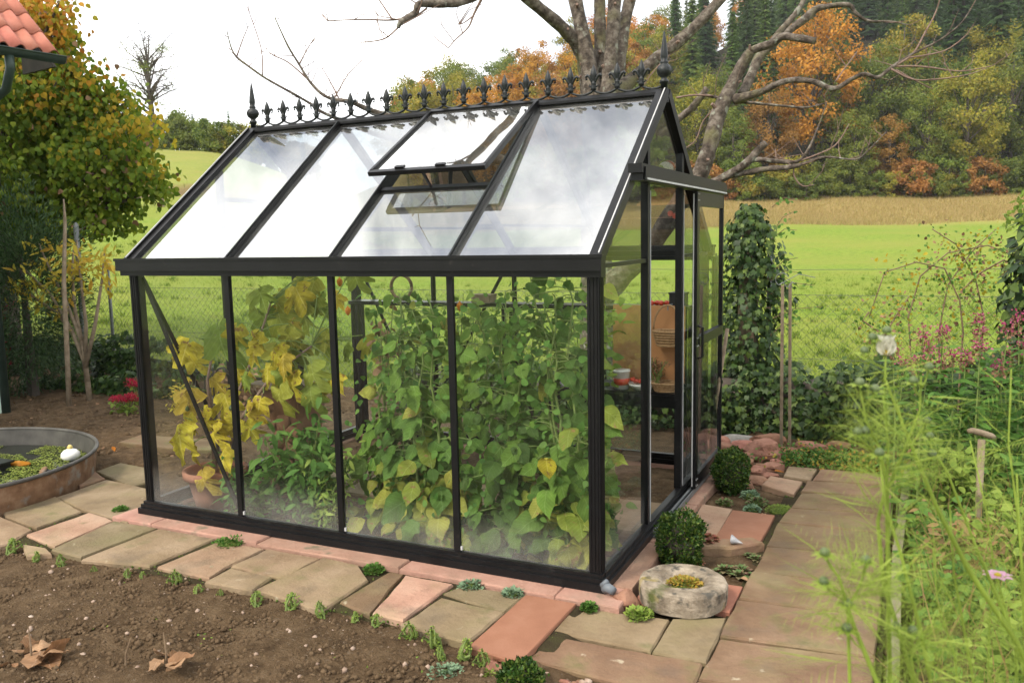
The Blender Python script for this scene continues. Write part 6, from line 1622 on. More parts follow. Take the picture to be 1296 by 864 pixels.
# ---------------------------------------------------------------- the big bare tree behind the greenhouse
LIMBS=[
('trunk',[(-1.57,4.34,0.06,0.1946),(-1.6,4.44,0.87,0.1703),(-1.63,4.53,1.67,0.1622),(-1.65,4.64,2.48,0.1622),(-1.65,4.71,2.96,0.1703),(-1.64,4.74,3.18,0.1135)]),
('limb',[(-1.7,4.67,2.88,0.1135),(-1.76,4.69,3.24,0.1014),(-1.84,4.7,3.56,0.073),(-1.95,4.45,3.76,0.0634),(-2.13,4.06,3.96,0.0573),(-2.37,3.54,4.25,0.0508),(-2.56,3.16,4.61,0.0349)]),
('limb',[(-1.67,4.58,2.95,0.1202),(-1.72,4.61,3.34,0.0882),(-1.8,4.63,3.7,0.0721),(-1.88,4.64,4.06,0.0681),(-1.98,4.65,4.5,0.0641),(-2.16,4.78,5.22,0.0405)]),
('limb',[(-1.63,4.79,3.13,0.1142),(-1.68,4.83,3.53,0.0653),(-1.7,4.87,3.94,0.0587),(-1.73,4.93,4.42,0.0571),(-1.82,5.06,5.25,0.041)]),
('limb',[(-1.52,4.54,2.93,0.0951),(-1.49,4.55,3.31,0.0709),(-1.47,4.61,3.7,0.0677),(-1.47,4.66,4.01,0.0661),(-1.43,4.68,4.46,0.0626),(-1.31,4.72,5.12,0.0387)]),
('limb',[(-1.62,5.1,3.25,0.1007),(-1.58,5.17,3.67,0.0755),(-1.55,5.22,3.91,0.0671),(-1.5,5.29,4.2,0.0629),(-1.41,5.39,4.66,0.0504),(-1.3,5.53,5.24,0.0336)]),
('limb',[(-1.54,4.66,3.06,0.1122),(-1.36,4.89,3.27,0.073),(-1.15,5.02,3.47,0.0649),(-0.94,5.14,3.65,0.0608),(-0.74,5.27,3.86,0.0568),(-0.55,5.39,4.1,0.0527),(-0.24,5.6,4.54,0.0405)]),
('limb',[(-1.63,4.45,1.03,0.1622),(-1.3,4.42,1.31,0.1109),(-0.97,4.28,1.6,0.0917),(-0.69,4.13,1.95,0.0883),(-0.51,4.14,2.18,0.0799),(-0.4,4.12,2.45,0.0717),(-0.34,4.18,2.73,0.0681),(-0.29,4.23,2.88,0.0645),(-0.23,4.28,3.02,0.0573),(-0.14,4.29,3.2,0.0498),(-0.07,4.28,3.3,0.0424)]),
('branch',[(-0.07,4.28,3.3,0.0354),(0,4.32,3.33,0.0389),(0.1,4.31,3.35,0.0351),(0.19,4.31,3.4,0.0349),(0.33,4.25,3.36,0.033),(0.48,4.21,3.31,0.0285)]),
('branch',[(0.09,4.36,3.36,0.0318),(0.17,4.42,3.48,0.0297),(0.27,4.49,3.61,0.0269),(0.34,4.54,3.74,0.0248),(0.37,4.57,3.89,0.0212)]),
('branch',[(-0.17,4.4,2.94,0.0436),(-0.12,4.51,3.09,0.0438),(-0.06,4.62,3.29,0.0441),(0.04,4.68,3.41,0.0405),(0.21,4.78,3.56,0.0368),(0.32,4.85,3.65,0.0368),(0.4,4.9,3.73,0.0353),(0.49,4.95,3.76,0.0257),(0.68,5.04,3.77,0.0221),(0.74,5.06,3.7,0.0162),(0.85,5.1,3.62,0.0132),(1.04,5.19,3.61,0.0088),(1.2,5.26,3.57,0.0051)]),
('branch',[(-0.2,4.27,2.89,0.0502),(-0.08,4.22,2.9,0.0354),(0.07,4.18,2.93,0.03),(0.19,4.13,2.97,0.0262),(0.32,4.2,3,0.0248),(0.48,4.21,2.97,0.0246),(0.64,4.23,2.9,0.0224),(0.78,4.25,2.97,0.0189),(0.88,4.24,3,0.0174),(0.98,4.29,2.97,0.0161),(1.07,4.34,3.04,0.0147),(1.22,4.43,3.15,0.0114),(1.44,4.49,3.26,0.008),(1.6,4.53,3.39,0.0059),(1.7,4.6,3.57,0.004)]),
('twig',[(1.07,4.34,3.04,0.0107),(1.24,4.44,3.16,0.0094),(1.33,4.51,3.34,0.0074),(1.4,4.56,3.49,0.006),(1.44,4.6,3.64,0.004)]),
('twig',[(1.12,4.37,3.06,0.0087),(1.26,4.44,3.06,0.0074),(1.41,4.5,3.04,0.0067),(1.62,4.54,3,0.0053),(1.85,4.6,3.03,0.0035)]),
('twig',[(1.08,4.34,3.04,0.0087),(1.25,4.36,2.94,0.0066),(1.45,4.4,2.93,0.0059),(1.66,4.5,2.96,0.004),(1.8,4.58,3.01,0.0035)]),
('twig',[(1.12,4.36,3.03,0.0074),(1.25,4.41,2.95,0.006),(1.41,4.48,2.86,0.0035)]),
('twig',[(1.2,4.42,3.13,0.0074),(1.45,4.48,3.16,0.006),(1.57,4.49,3.22,0.0053),(1.65,4.54,3.3,0.0035)]),
('twig',[(0.65,4.24,2.96,0.0075),(0.73,4.3,3.09,0.0061),(0.81,4.35,3.21,0.0041)]),
('branch',[(-0.53,4.06,2.07,0.0505),(-0.36,4.09,2.14,0.0401),(-0.17,4.08,2.23,0.0354),(-0.04,4.04,2.31,0.0335),(0.05,4.05,2.41,0.0319),(0.11,4.03,2.46,0.0275)]),
('branch',[(-0.22,4.11,2.2,0.0285),(-0.05,4.08,2.22,0.0267),(0.12,4.06,2.24,0.0243),(0.29,4.02,2.24,0.0232),(0.41,4.03,2.26,0.0163),(0.59,4.12,2.32,0.0095),(0.83,4.18,2.29,0.0067),(0.93,4.18,2.36,0.0054),(1.06,4.26,2.51,0.0035)]),
('branch',[(-0.02,4.06,2.33,0.0251),(0.08,4.04,2.32,0.0229),(0.21,4.05,2.3,0.0193),(0.37,4.07,2.29,0.015),(0.46,4.07,2.39,0.0102),(0.54,4.14,2.61,0.0068),(0.59,4.19,2.79,0.0041)]),
('twig',[(0.37,4.07,2.29,0.0089),(0.5,4.08,2.33,0.0068),(0.67,4.18,2.42,0.0061),(0.77,4.25,2.6,0.0035)]),
('twig',[(0.35,4.06,2.27,0.0089),(0.35,4.05,2.17,0.0068),(0.42,4.06,2.08,0.0055),(0.51,4.11,2.09,0.0035)]),
('branch',[(-0.2,4.27,2.87,0.0186),(-0.03,4.35,2.85,0.0129),(0.23,4.41,2.81,0.0107),(0.41,4.44,2.79,0.0085),(0.56,4.52,2.83,0.005)]),
('branch',[(-0.92,4.34,2.61,0.0377),(-0.75,4.32,2.75,0.0343),(-0.59,4.3,2.86,0.0324),(-0.47,4.33,3.02,0.0307)]),
('twig',[(-0.49,4.31,2.96,0.0161),(-0.39,4.3,2.93,0.0131),(-0.26,4.25,2.9,0.0115)]),
('twig',[(-0.71,4.15,2.93,0.0087),(-0.57,4.21,2.95,0.008),(-0.41,4.29,2.94,0.0102)]),
('twig',[(-0.67,4.21,2.46,0.0051),(-0.56,4.28,2.55,0.0059),(-0.5,4.33,2.73,0.0066),(-0.36,4.3,2.84,0.0073)]),
('branch',[(-1.67,4.57,2.08,0.0973),(-2.37,3.95,2.43,0.0548),(-2.93,3.39,2.72,0.0377),(-3.24,2.93,2.87,0.0232),(-3.36,2.77,2.94,0.0186),(-3.49,2.71,2.96,0.0158),(-3.6,2.67,3.02,0.0136),(-3.7,2.63,3.14,0.0122),(-3.78,2.61,3.28,0.0107),(-3.85,2.55,3.44,0.0085),(-3.93,2.49,3.68,0.005)]),
('branch',[(-2.37,3.95,2.43,0.0391),(-3.2,3.25,2.63,0.0264),(-3.6,2.75,2.84,0.0145),(-3.74,2.7,2.94,0.0131),(-3.84,2.55,3.03,0.0115),(-4.05,2.47,3.16,0.01),(-4.19,2.41,3.27,0.0093),(-4.3,2.38,3.36,0.0107),(-4.35,2.37,3.45,0.0064),(-4.39,2.37,3.61,0.0036)]),
('twig',[(-3.7,2.63,3.14,0.0079),(-3.87,2.57,3.3,0.0064),(-4,2.52,3.37,0.005),(-4.07,2.5,3.44,0.0035)]),
('twig',[(-3.78,2.61,3.28,0.0072),(-3.72,2.67,3.43,0.005),(-3.65,2.71,3.54,0.0035)]),
('twig',[(-4.3,2.38,3.36,0.0072),(-4.25,2.42,3.52,0.005),(-4.21,2.46,3.64,0.0035)]),
('twig',[(-4.08,2.46,3.19,0.0064),(-4.1,2.48,3.44,0.005),(-4.23,2.47,3.82,0.0035)]),
('twig',[(-3.49,2.71,2.96,0.0072),(-3.38,2.79,3.18,0.005),(-3.26,2.87,3.32,0.0035)]),
('twig',[(-3.44,2.73,2.96,0.0072),(-3.54,2.71,3.15,0.005),(-3.6,2.7,3.25,0.0035)]),
('branch',[(-1.84,3.97,4.75,0.0441),(-1.62,2.61,3.85,0.0373),(-1.44,1.74,3.39,0.0301),(-1.48,1.48,3.26,0.0264),(-1.54,1.33,3.22,0.0249),(-1.61,1.24,3.21,0.0236),(-1.63,1.17,3.19,0.0219),(-1.65,1.16,3.14,0.0214),(-1.67,1.08,3.09,0.0202),(-1.67,1.02,3.06,0.017),(-1.69,1.01,3.02,0.013)]),
('twig',[(-1.67,1.08,3.09,0.0081),(-1.75,0.99,3.07,0.0055),(-1.83,0.83,3.05,0.0044),(-1.96,0.65,3.02,0.0035)]),
('twig',[(-1.69,1.01,3.02,0.006),(-1.74,0.92,2.94,0.0045),(-1.84,0.81,2.91,0.0035)]),
('twig',[(-1.72,1,3.07,0.0055),(-1.78,0.99,3.16,0.0045),(-1.83,0.97,3.24,0.0035)]),
('twig',[(-1.61,1.24,3.18,0.0067),(-1.65,1.15,3.11,0.0051),(-1.72,1.12,3.08,0.0035)]),
('twig',[(-1.44,1.73,3.36,0.012),(-1.5,1.69,3.23,0.0077),(-1.53,1.66,3.14,0.0055),(-1.6,1.61,3.06,0.0044),(-1.65,1.58,3,0.0035)]),
('twig',[(-1.51,1.68,3.21,0.0055),(-1.56,1.65,3.17,0.0038),(-1.6,1.63,3.16,0.0035)]),
('twig',[(-0.81,5.22,3.74,0.0081),(-0.97,5.12,3.57,0.0081),(-1.12,4.9,3.35,0.0064),(-1.24,4.82,3.16,0.004)]),
('twig',[(-0.85,5.19,3.68,0.0089),(-1.04,5.08,3.54,0.0073),(-1.18,4.99,3.39,0.0057)])]
bt = thing('bare_tree', 'big leafless fruit tree with grey lichened limbs behind the greenhouse', 'tree', (LIMBS[0][1][0][0], LIMBS[0][1][0][1], -.10))
def smooth_path(pts, k=4):
    """Catmull-Rom through (x, y, z, r), with a little unevenness"""
    out_ = []
    n = len(pts)
    P = [Vector(p[:3]) for p in pts]; r_ = [p[3] for p in pts]
    for i in range(n - 1):
        p0, p1, p2, p3 = P[max(i - 1, 0)], P[i], P[i + 1], P[min(i + 2, n - 1)]
        for j in range(k):
            u = j / k
            q = .5 * ((2 * p1) + (p2 - p0) * u + (2 * p0 - 5 * p1 + 4 * p2 - p3) * u * u + (3 * p1 - p0 - 3 * p2 + p3) * u ** 3)
            out_.append((q, (r_[i] * (1 - u) + r_[i + 1] * u) * rnd(.93, 1.08)))
    out_.append((P[-1], r_[-1]))
    return out_
twigs = MB()
first = LIMBS[0][1][0]
for kind, pts in LIMBS:
    if kind == 'trunk':
        pts = [(pts[0][0], pts[0][1], -.12, pts[0][3] * 1.35)] + pts
    sp_ = smooth_path(pts)
    MB().tube([q for q, r_ in sp_], [r_ for q, r_ in sp_], 14 if pts[0][3] > .04 else 8).build(kind, MT['bark'] if pts[0][3] > .016 else MT['bark_twig'], bt, True)
    if kind in ('branch', 'twig'):       # fine twigs
        for q, r_ in sp_[3:]:
            if r_ < .022 and random.random() < (.30 if kind == 'branch' else .22):
                d = Vector((rnd(-1, 1), rnd(-.6, .6), rnd(-.1, 1.2))).normalized()
                L_ = rnd(.08, .34)
                e1 = q + d * L_ * .5 + Vector((rnd(-.03, .03), rnd(-.03, .03), rnd(-.02, .03)))
                e2 = q + d * L_ + Vector((rnd(-.04, .04), rnd(-.04, .04), rnd(0, .08)))
                twigs.tube([q, e1, e2], [.0042, .003, .0016], 4, False)
                if random.random() < .4: twigs.tube([e1, e1 + Vector((rnd(-.1, .1), rnd(-.08, .08), rnd(.02, .14)))], [.0028, .0014], 4, False)
    if kind == 'limb':                   # knots and stubs
        for q, r_ in sp_[4::7]:
            d = Vector((rnd(-1, 1), rnd(-1, 0), rnd(0, .8))).normalized()
            twigs.tube([q, q + d * (r_ + rnd(.02, .05))], [r_ * .35, r_ * .2], 6)
twigs.build('fine_twigs', MT['bark_twig'], bt)['kind'] = 'stuff'

# ---------------------------------------------------------------- trees
def crown_points(n, R_, Hc, z0, K, seed, spread=.30, shell=.55):
    g = np.random.default_rng(seed)
    d = g.normal(size=(K, 3)); d /= np.linalg.norm(d, axis=1, keepdims=True)
    rr = g.uniform(shell, 1.0, K)
    cen = np.stack([d[:, 0] * R_ * rr, d[:, 1] * R_ * rr, z0 + Hc * .5 + d[:, 2] * Hc * .5 * rr], -1)
    i = g.integers(0, K, n)
    s = R_ * spread * g.uniform(.6, 1.2, K)[i]
    e = g.normal(size=(n, 3)); e /= np.linalg.norm(e, axis=1, keepdims=True)
    e = e * (g.uniform(0, 1, n) ** .45)[:, None]
    p = cen[i] + e * s[:, None] * np.array([1, 1, .75])
    nr = e * 1.0 + d[i] * .5 + np.array([0, 0, .45]) + g.normal(0, .3, (n, 3))
    return p, nr, cen
def broadleaf(name, label, h, R_, n, size, m, seed, shape='rhomb', K=46, z0=.22, group=None, trunk_r=None, cat='tree', bark='bark_far', crown_mats=None):
    t = thing(name, label, cat, (0, 0, 0), group)
    p, nr, cen = crown_points(n, R_, h * (1 - z0), h * z0, K, seed)
    tr_ = trunk_r or h * .018
    MB().tube([(0, 0, -.3), (tr_ * .4, 0, h * .3), (-tr_ * .5, tr_ * .3, h * .6), (0, 0, h * .9)], [tr_ * 1.3, tr_, tr_ * .6, tr_ * .15], 8).build('trunk', MT[bark], t, True)
    b = MB()
    for c_ in cen[::3]:
        s = Vector((0, 0, max(h * .15, c_[2] * .62)))
        b.tube([s, s.lerp(Vector(c_), .5) + Vector((0, 0, -.02 * h)), Vector(c_)], [tr_ * .4, tr_ * .25, tr_ * .08], 5, False)
    b.build('limbs', MT[bark], t, True)
    k = len(p)
    leaf_cloud('crown', shape, p, unit(k) + np.array([0, 0, -.3]), nr, rng.uniform(size * .6, size * 1.15, k), m, t)
    return t
def conifer(name, label, h, R_, m, seed, levels=34, group=None, droop=.35, size=1.0, cat='tree'):
    g = random.Random(seed)
    t = thing(name, label, cat, (0, 0, 0), group)
    MB().tube([(0, 0, -.3), (0, 0, h * .5), (0, 0, h)], [h * .016, h * .010, .02], 7).build('trunk', MT['bark_far'], t, True)
    pos = []; ax = []; nr = []; sz = []
    for l in range(levels):
        u = (l + .4) / levels
        z = h * (.06 + .94 * u)
        rad = R_ * (1 - u) ** .85 * g.uniform(.8, 1.12) + .12
        nb = max(5, int(11 * (1 - u) + 5))
        a0 = g.uniform(0, 6.28)
        for k in range(nb):
            a = a0 + 6.283 * k / nb + g.uniform(-.2, .2)
            L_ = rad * g.uniform(.55, 1.18)
            zb = g.uniform(-.55, .55) * h / levels
            dx, dy = math.cos(a), math.sin(a)
            ns_ = max(3, int(L_ / (.42 * size)))
            for q in range(ns_):
                v = (q + .5) / ns_
                zz = z - droop * L_ * v + .12 * L_ * v * v
                for sg in (-1, 0, 1):
                    pos.append((dx * L_ * v * .92, dy * L_ * v * .92, zz + zb + g.uniform(-.12, .12)))
                    w = .75 * sg
                    ax.append((dx - dy * w, dy + dx * w, -.35 + g.uniform(-.25, .15)))
                    nr.append((dx * .3 + g.uniform(-.2, .2), dy * .3 + g.uniform(-.2, .2), 1))
                    sz.append(size * g.uniform(.5, .85) * (1 - .35 * u))
    leaf_cloud('crown', 'rhomb', np.array(pos), np.array(ax), np.array(nr), np.array(sz), m, t)
    return t
def place(o, x, y, s, z=None, rz=None):
    o.location = (x, y, float(H(x, y)) - .1 if z is None else z)
    o.scale = (s, s, s * rnd(.92, 1.1))
    o.rotation_euler.z = rnd(0, 6.28) if rz is None else rz
def recolour(o, m):
    for ch in o.children:
        if ch.name.startswith('crown'):
            ch.material_slots[0].link = 'OBJECT'
            ch.material_slots[0].material = m
def at(px, d):
    """ground point seen in direction px at distance d ahead"""
    u = (px - 648) / 1060.5
    return CAM.x + (FW.x + RT.x * u) * d, CAM.y + (FW.y + RT.y * u) * d
proto = {'b0': broadleaf('broadleaf_tree', '', 14, 4.4, 9500, .34, LM['t_olive'], 1, K=64, z0=.06), 'b1': broadleaf('broadleaf_tree', '', 13, 3.7, 8500, .32, LM['t_olive'], 2, K=56, z0=.04), 'b2': broadleaf('broadleaf_tree', '', 15, 5.2, 10500, .35, LM['t_olive'], 3, K=72, z0=.07),
         'u0': broadleaf('scrub_bush', '', 4, 2.3, 4200, .26, LM['t_olive'], 8, K=30, z0=-.12, cat='bush'), 's0': conifer('spruce_tree', '', 20, 3.1, LM['t_spruce'], 4), 's1': conifer('spruce_tree', '', 18, 2.6, LM['t_spruce'], 5, 30, droop=.5)}
used = set()
def tree(kind, px, d, s, m, label, group=None, xy=None):
    x, y = xy if xy else at(px, d)
    if kind in used: o = copy_tree(proto[kind])
    else: o = proto[kind]; used.add(kind)
    o['label'] = label
    if group: o['group'] = group
    elif 'group' in o: del o['group']
    recolour(o, LM[m])
    place(o, x, y, s)
    return o
CW = {'t_orange': 'orange', 't_rust': 'rust brown', 't_yellow': 'yellow', 't_olive': 'olive green', 't_green': 'green'}
# notable trees of the wood's front edge, from the greenhouse towards the east
EDGE = [('b2', 1022, 100, 1.16, 't_orange', 'big bright orange maple standing out of the wood edge'), ('b0', 968, 96, .74, 't_rust', 'rust brown tree beside the big orange maple'), ('b1', 1130, 108, 1.24, 't_yellow', 'ochre tree rising behind the wood edge next to the orange maple'),
        ('b1', 1118, 94, .62, 't_rust', 'small reddish tree at the wood edge'), ('b0', 1212, 93, .98, 't_yellow', 'yellow green tree with visible trunk at the wood edge'), ('b2', 1165, 94, .72, 't_olive', 'olive tree between the reddish and the yellow green one'),
        ('b1', 1075, 93, .70, 't_olive', 'olive green tree in front of the orange maple'), ('b0', 1265, 97, .95, 't_green', 'dull green tree at the foot of the dark spruces'), ('b1', 925, 94, .68, 't_olive', 'greenish tree just beside the ivy column'), ('b2', 880, 97, .70, 't_yellow', 'yellowing tree behind the door gable'),
        ('s0', 1245, 118, 1.35, 't_spruce', 'very dark tall spruce behind the yellow green tree'), ('s1', 1290, 106, 1.5, 't_spruce', 'tallest dark spruce at the east end of the wood edge'), ('s0', 1200, 122, 1.25, 't_spruce', 'dark spruce between ochre tree and the tall spruces'), ('b1', 1320, 100, 1.0, 't_green', 'green tree under the tallest spruce'),
        ('b0', 1180, 100, .95, 't_green', 'dark green tree behind the olive one'), ('b0', 1090, 101, .95, 't_green', 'green tree against the right side of the maple'), ('s1', 1165, 114, 1.0, 't_spruce', 'slim dark spruce behind the ochre tree'), ('b1', 840, 96, .72, 't_olive', 'olive tree seen above the door track'),
        ('b2', 1350, 98, .9, 't_olive', 'olive tree beyond the east end spruces'), ('b0', 800, 98, .75, 't_green', 'green tree hidden behind the ridge spire')]
for k_, px, d, s, m_, lb in EDGE: tree(k_, px, d, s, m_, lb)
for k in range(44):      # understorey along the foot of the wood
    m_ = random.choice(['t_green', 't_olive', 't_green', 't_yellow', 't_rust', 't_olive'])
    tree('u0', 790 + k * 13.5 + random.uniform(-5, 5), random.uniform(89.0, 92.5), random.uniform(.55, 1.15), m_, CW[m_] + ' leafy bush in the understorey along the wood edge', CW[m_] + ' bushes along the foot of the wood')
# wooded hillside: conifers high up, mixed autumn trees lower and to the west
g = random.Random(21)
cnt = 0
for d in np.arange(101, 262, 8.5):
    stepx = 8.0 / d * 1060
    px = 520 + g.uniform(0, stepx)
    while px < 1420:
        jx, jd = px + g.uniform(-.35, .35) * stepx, d + g.uniform(-3.5, 3.5)
        px += stepx
        x, y = at(jx, jd)
        z = float(H(x, y)); zf = 5.2 + .42 * (jd - 92)
        if z < 6.5: continue
        if zf - z > 11: continue            # beyond the crest, out of sight
        crest = zf - z > 3.0
        r_ = g.random()
        west = jx < 845
        if west:
            k_ = g.choice(['b0', 'b1', 'b2']); m_ = g.choice(['t_orange', 't_rust', 't_yellow', 't_yellow', 't_olive', 't_olive']); lb, gr = CW[m_] + ' tree on the western shoulder of the wooded hill', CW[m_] + ' trees on the western hill shoulder'
            s = g.uniform(.75, 1.0)
        elif jd < 109 or (jd < 122 and jx > 1080):
            k_ = g.choice(['b0', 'b1', 'b2', 's1']); m_ = 't_spruce' if k_ == 's1' else g.choice(['t_green', 't_green', 't_olive', 't_olive', 't_yellow']); s = g.uniform(.75, 1.05)
            lb, gr = ('dark spruce among the lower hillside trees', 'spruces low on the hillside') if k_ == 's1' else (CW[m_] + ' broadleaf tree low on the wooded hillside behind the wood edge', CW[m_] + ' broadleaf trees low on the hillside')
        elif r_ < .08 and jd > 185 or (crest and jx < 950 and r_ < .55):
            k_ = 'b0'; m_ = 't_orange'; s = g.uniform(.7, .9); lb, gr = 'orange tree on the high hill among conifers', 'orange trees high on the hill'
        else:
            k_ = g.choice(['s0', 's1']); m_ = 't_larch' if r_ < .75 and jx < 1130 else 't_spruce'; s = g.uniform(.72, 1.0)
            lb, gr = ('pale green conifer high on the hillside', 'pale green hillside conifers') if m_ == 't_larch' else ('dark conifer high on the hillside', 'dark hillside conifers')
        tree(k_, 0, 0, s, m_, lb, gr, (x, y)); cnt += 1
# western hill: old orchard tree, hut, conifers, scrub
def bare_crown_tree(name, label, h, R_, n, m, seed, xy):
    t = broadleaf(name, label, h, R_, n, .13, m, seed, K=30, z0=.30, trunk_r=.22)
    b = MB(); g_ = random.Random(seed)
    for k in range(46):
        a = g_.uniform(0, 6.28); e = g_.uniform(.1, 1.3); L_ = R_ * g_.uniform(.7, 1.15)
        s = Vector((0, 0, h * g_.uniform(.35, .75))); q = s + Vector((math.cos(a) * math.cos(e), math.sin(a) * math.cos(e), math.sin(e) * 1.15)) * L_
        m_ = s.lerp(q, .55) + Vector((g_.uniform(-.4, .4), g_.uniform(-.4, .4), g_.uniform(-.2, .4)))
        b.tube([s, m_, q], [.07, .04, .014], 5, False)
        for j in range(9):
            c_ = m_.lerp(q, g_.uniform(0, 1)); b.tube([c_, c_ + Vector((g_.uniform(-.9, .9), g_.uniform(-.9, .9), g_.uniform(-.5, .7)))], [.018, .008], 4, False)
    b.build('bare_branches', MT['bark_far'], t)
    place(t, xy[0], xy[1], 1.0, rz=.4)
    return t
bare_crown_tree('old_fruit_tree', 'old half bare fruit tree standing on the western hill crest', 9.2, 2.9, 2600, LM['t_olive'], 31, at(212, 70))
hx, hy = at(207, 73); hz = float(H(hx, hy))
hut = thing('wooden_hut', 'tiny grey wooden hut beside the old fruit tree on the hill', 'hut', (hx, hy, hz - .1))
MB().box(hx - .35, hx + .35, hy - .35, hy + .35, hz - .15, hz + 1.3).build('wall', MT['wood_old'], hut)
MB().add([(hx + a, hy + b_, hz + c_) for a, b_, c_ in ((-.45, -.45, 1.28), (.45, -.45, 1.28), (.45, .45, 1.28), (-.45, .45, 1.28), (-.45, 0, 1.75), (.45, 0, 1.75))], [(0, 1, 5, 4), (2, 3, 4, 5), (0, 4, 3), (1, 2, 5), (0, 3, 2, 1)]).build('roof', MT['steel'], hut)
for k, (px, d, s, m_, lb) in enumerate([(262, 96, .25, 't_spruce', 'small dark spruce on the western hill behind the scrub'), (246, 99, .21, 't_spruce', 'smaller dark spruce beside the first one on the western hill'), (306, 92, .27, 't_larch', 'spruce on the western hill behind the ridge spire'), (278, 100, .24, 't_larch', 'thin pale conifer between the spruces on the western hill')]):
    tree('s0' if k % 2 == 0 else 's1', px, d, s, m_, lb)
for k, (px, d, s, m_) in enumerate([(226, 84, .24, 't_olive'), (240, 82, .26, 't_green'), (254, 84, .25, 't_olive'), (268, 82, .27, 't_olive'), (283, 80, .26, 't_green'), (298, 78, .24, 't_olive'), (190, 86, .30, 't_green'), (174, 84, .32, 't_olive'), (232, 90, .38, 't_green'), (320, 78, .28, 't_yellow'), (336, 80, .30, 't_olive'), (352, 84, .32, 't_olive'), (372, 88, .30, 't_green'), (395, 90, .34, 't_yellow'), (150, 84, .34, 't_green'), (120, 84, .36, 't_olive')]):
    tree('u0', px, d, s * 3.4, m_, 'rounded ' + CW[m_] + ' scrub bush in the hedge line on the western hill', CW[m_] + ' scrub bushes along the western hill crest')
gx, gy_ = at(186, 34)
gt = thing('field_gate', 'weathered wooden gate and posts standing in the western meadow', 'gate', (gx, gy_, float(H(gx, gy_))))
ex = Vector((.86, .5, 0))
for u, h_ in ((0, 1.35), (1.0, 1.15), (-1.4, 1.2)):
    q = Vector((gx, gy_, float(H(gx, gy_)))) + ex * u
    MB().bar(q + Vector((0, 0, -.3)), q + Vector((0, 0, h_)), .11, .11, (0, 1, 0)).build('post', MT['wood_old'], gt)
q = Vector((gx, gy_, float(H(gx, gy_))))
for z in (.35, .7, 1.0): MB().bar(q + ex * .05 + Vector((0, 0, z)), q + ex * .95 + Vector((0, 0, z)), .03, .07).build('rail', MT['wood_old'], gt)
MB().bar(q + ex * .08 + Vector((0, .03, .35)), q + ex * .92 + Vector((0, .03, 1.0)), .03, .06).build('cross_brace', MT['wood_old'], gt)
# linden by the house, green turning orange
ln = thing('linden_tree', 'leafy linden by the house turning from green to orange', 'tree', (-9.9, 3.7, -.1))
LB = [(-9.00,3.50,3.59,0.60),(-8.78,3.76,3.51,0.56),(-8.92,4.31,3.39,0.51),(-8.35,4.31,3.19,0.42),(-7.68,4.05,2.97,0.28),(-9.22,3.68,2.84,0.67),(-8.79,3.92,2.73,0.62),(-8.09,3.89,2.64,0.48),(-8.23,4.47,2.68,0.32),(-7.52,4.09,2.52,0.15),(-7.63,4.33,2.39,0.09),(-9.09,3.75,2.27,0.47),(-8.54,3.91,2.23,0.41),(-8.32,4.20,2.26,0.27),(-8.26,4.38,2.16,0.15),(-9.47,4.32,4.17,0.38),(-8.56,3.97,3.90,0.24),(-8.65,4.32,3.76,0.27),(-8.35,4.48,3.50,0.21),(-9.05,3.84,4.54,0.39),(-8.51,3.78,4.60,0.22),(-9.26,4.50,4.54,0.15),(-8.86,3.90,4.28,0.29),(-9.43,3.64,4.25,0.51),(-9.83,4.20,5.02,0.41),(-7.98,4.51,3.34,0.13),(-7.79,4.45,3.17,0.10),(-9.85,3.82,3.30,0.64),(-9.08,3.23,2.41,0.50),(-7.82,4.60,2.45,0.06),(-8.02,4.06,1.96,0.08),(-8.05,3.73,1.96,0.11),(-10.13,3.62,3.71,0.74),(-10.37,3.66,2.69,0.75),(-9.70,3.42,4.43,0.61)]
LB = [(Vector(p[:3]), p[3]) for p in LB]
base_ = Vector((-9.9, 3.7, -.1))
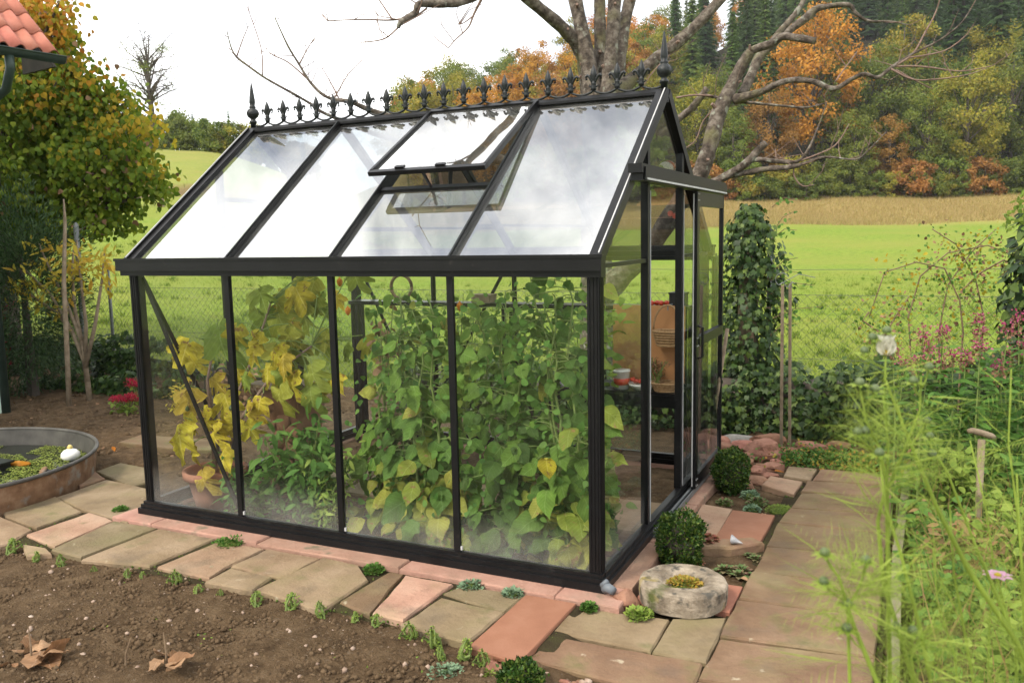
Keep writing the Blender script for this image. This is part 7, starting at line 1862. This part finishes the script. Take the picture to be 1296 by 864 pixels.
MB().tube([base_, base_ + Vector((.05, 0, 1.5)), base_ + Vector((0, .05, 3.0)), base_ + Vector((.1, 0, 4.4))], [.16, .13, .10, .04], 10).build('trunk', MT['bark'], ln, True)
b = MB()
for c_, r_ in LB:
    s = base_ + Vector((.03, 0, max(1.2, (c_.z + .1) * .62)))
    b.tube([s, s.lerp(c_, .5) + Vector((0, 0, .12)), c_, c_ + (c_ - s).normalized() * r_ * .7], [.045, .03, .016, .006], 6, False)
b.build('limbs', MT['bark'], ln, True)
buckets = {'linden_green': [], 'linden_yellow': [], 'linden_orange': [], 'dead': []}
for c_, r_ in LB:
    for q_ in range(max(4, int(110 * r_ ** 1.6))):        # sprays of leaves with gaps between them
        v = Vector(unit(1)[0]) * r_ * (random.random() ** .45) * (rnd(1.0, 1.55) if random.random() < .22 else 1)
        sc_ = c_ + v
        sr = rnd(.07, .20)
        turn = (sc_.x + 9.6) * .22 + (sc_.z - 2.6) * .38 + rnd(-.28, .28)      # upper and outer sprays have turned first
        for j in range(random.randint(14, 34)):
            p = sc_ + Vector((random.gauss(0, sr), random.gauss(0, sr), random.gauss(0, sr * .7)))
            f_ = turn + rnd(-.12, .12)
            key = 'linden_green' if f_ < .66 else ('linden_yellow' if f_ < .92 else ('linden_orange' if random.random() < .75 else 'linden_yellow'))
            if random.random() < .02: key = 'dead'
            buckets[key].append(tuple(p))
for key, pts in buckets.items():
    p = np.array(pts); k = len(p)
    leaf_cloud('crown', 'broad', p, np.stack([rng.normal(0, .5, k), rng.normal(0, .5, k), -np.abs(rng.normal(.7, .3, k))], -1), unit(k) * .55 + np.array([.2, -.7, .5]), rng.uniform(.05, .088, k), LM[key], ln)

# ---------------------------------------------------------------- air
hm, ht, ho = new_mat('haze')
hv_ = N(ht, 'ShaderNodeVolumePrincipled')
hv_.inputs['Color'].default_value = (.94, .97, 1.0, 1)
hv_.inputs['Density'].default_value = .00026
hv_.inputs['Anisotropy'].default_value = .2
ht.links.new(hv_.outputs['Volume'], ho.inputs['Volume'])
tag(MB().box(-920, 920, -920, 920, -1.6, 175).build('haze', hm, None), 'thin pale autumn haze over the valley', 'haze', kind='stuff')
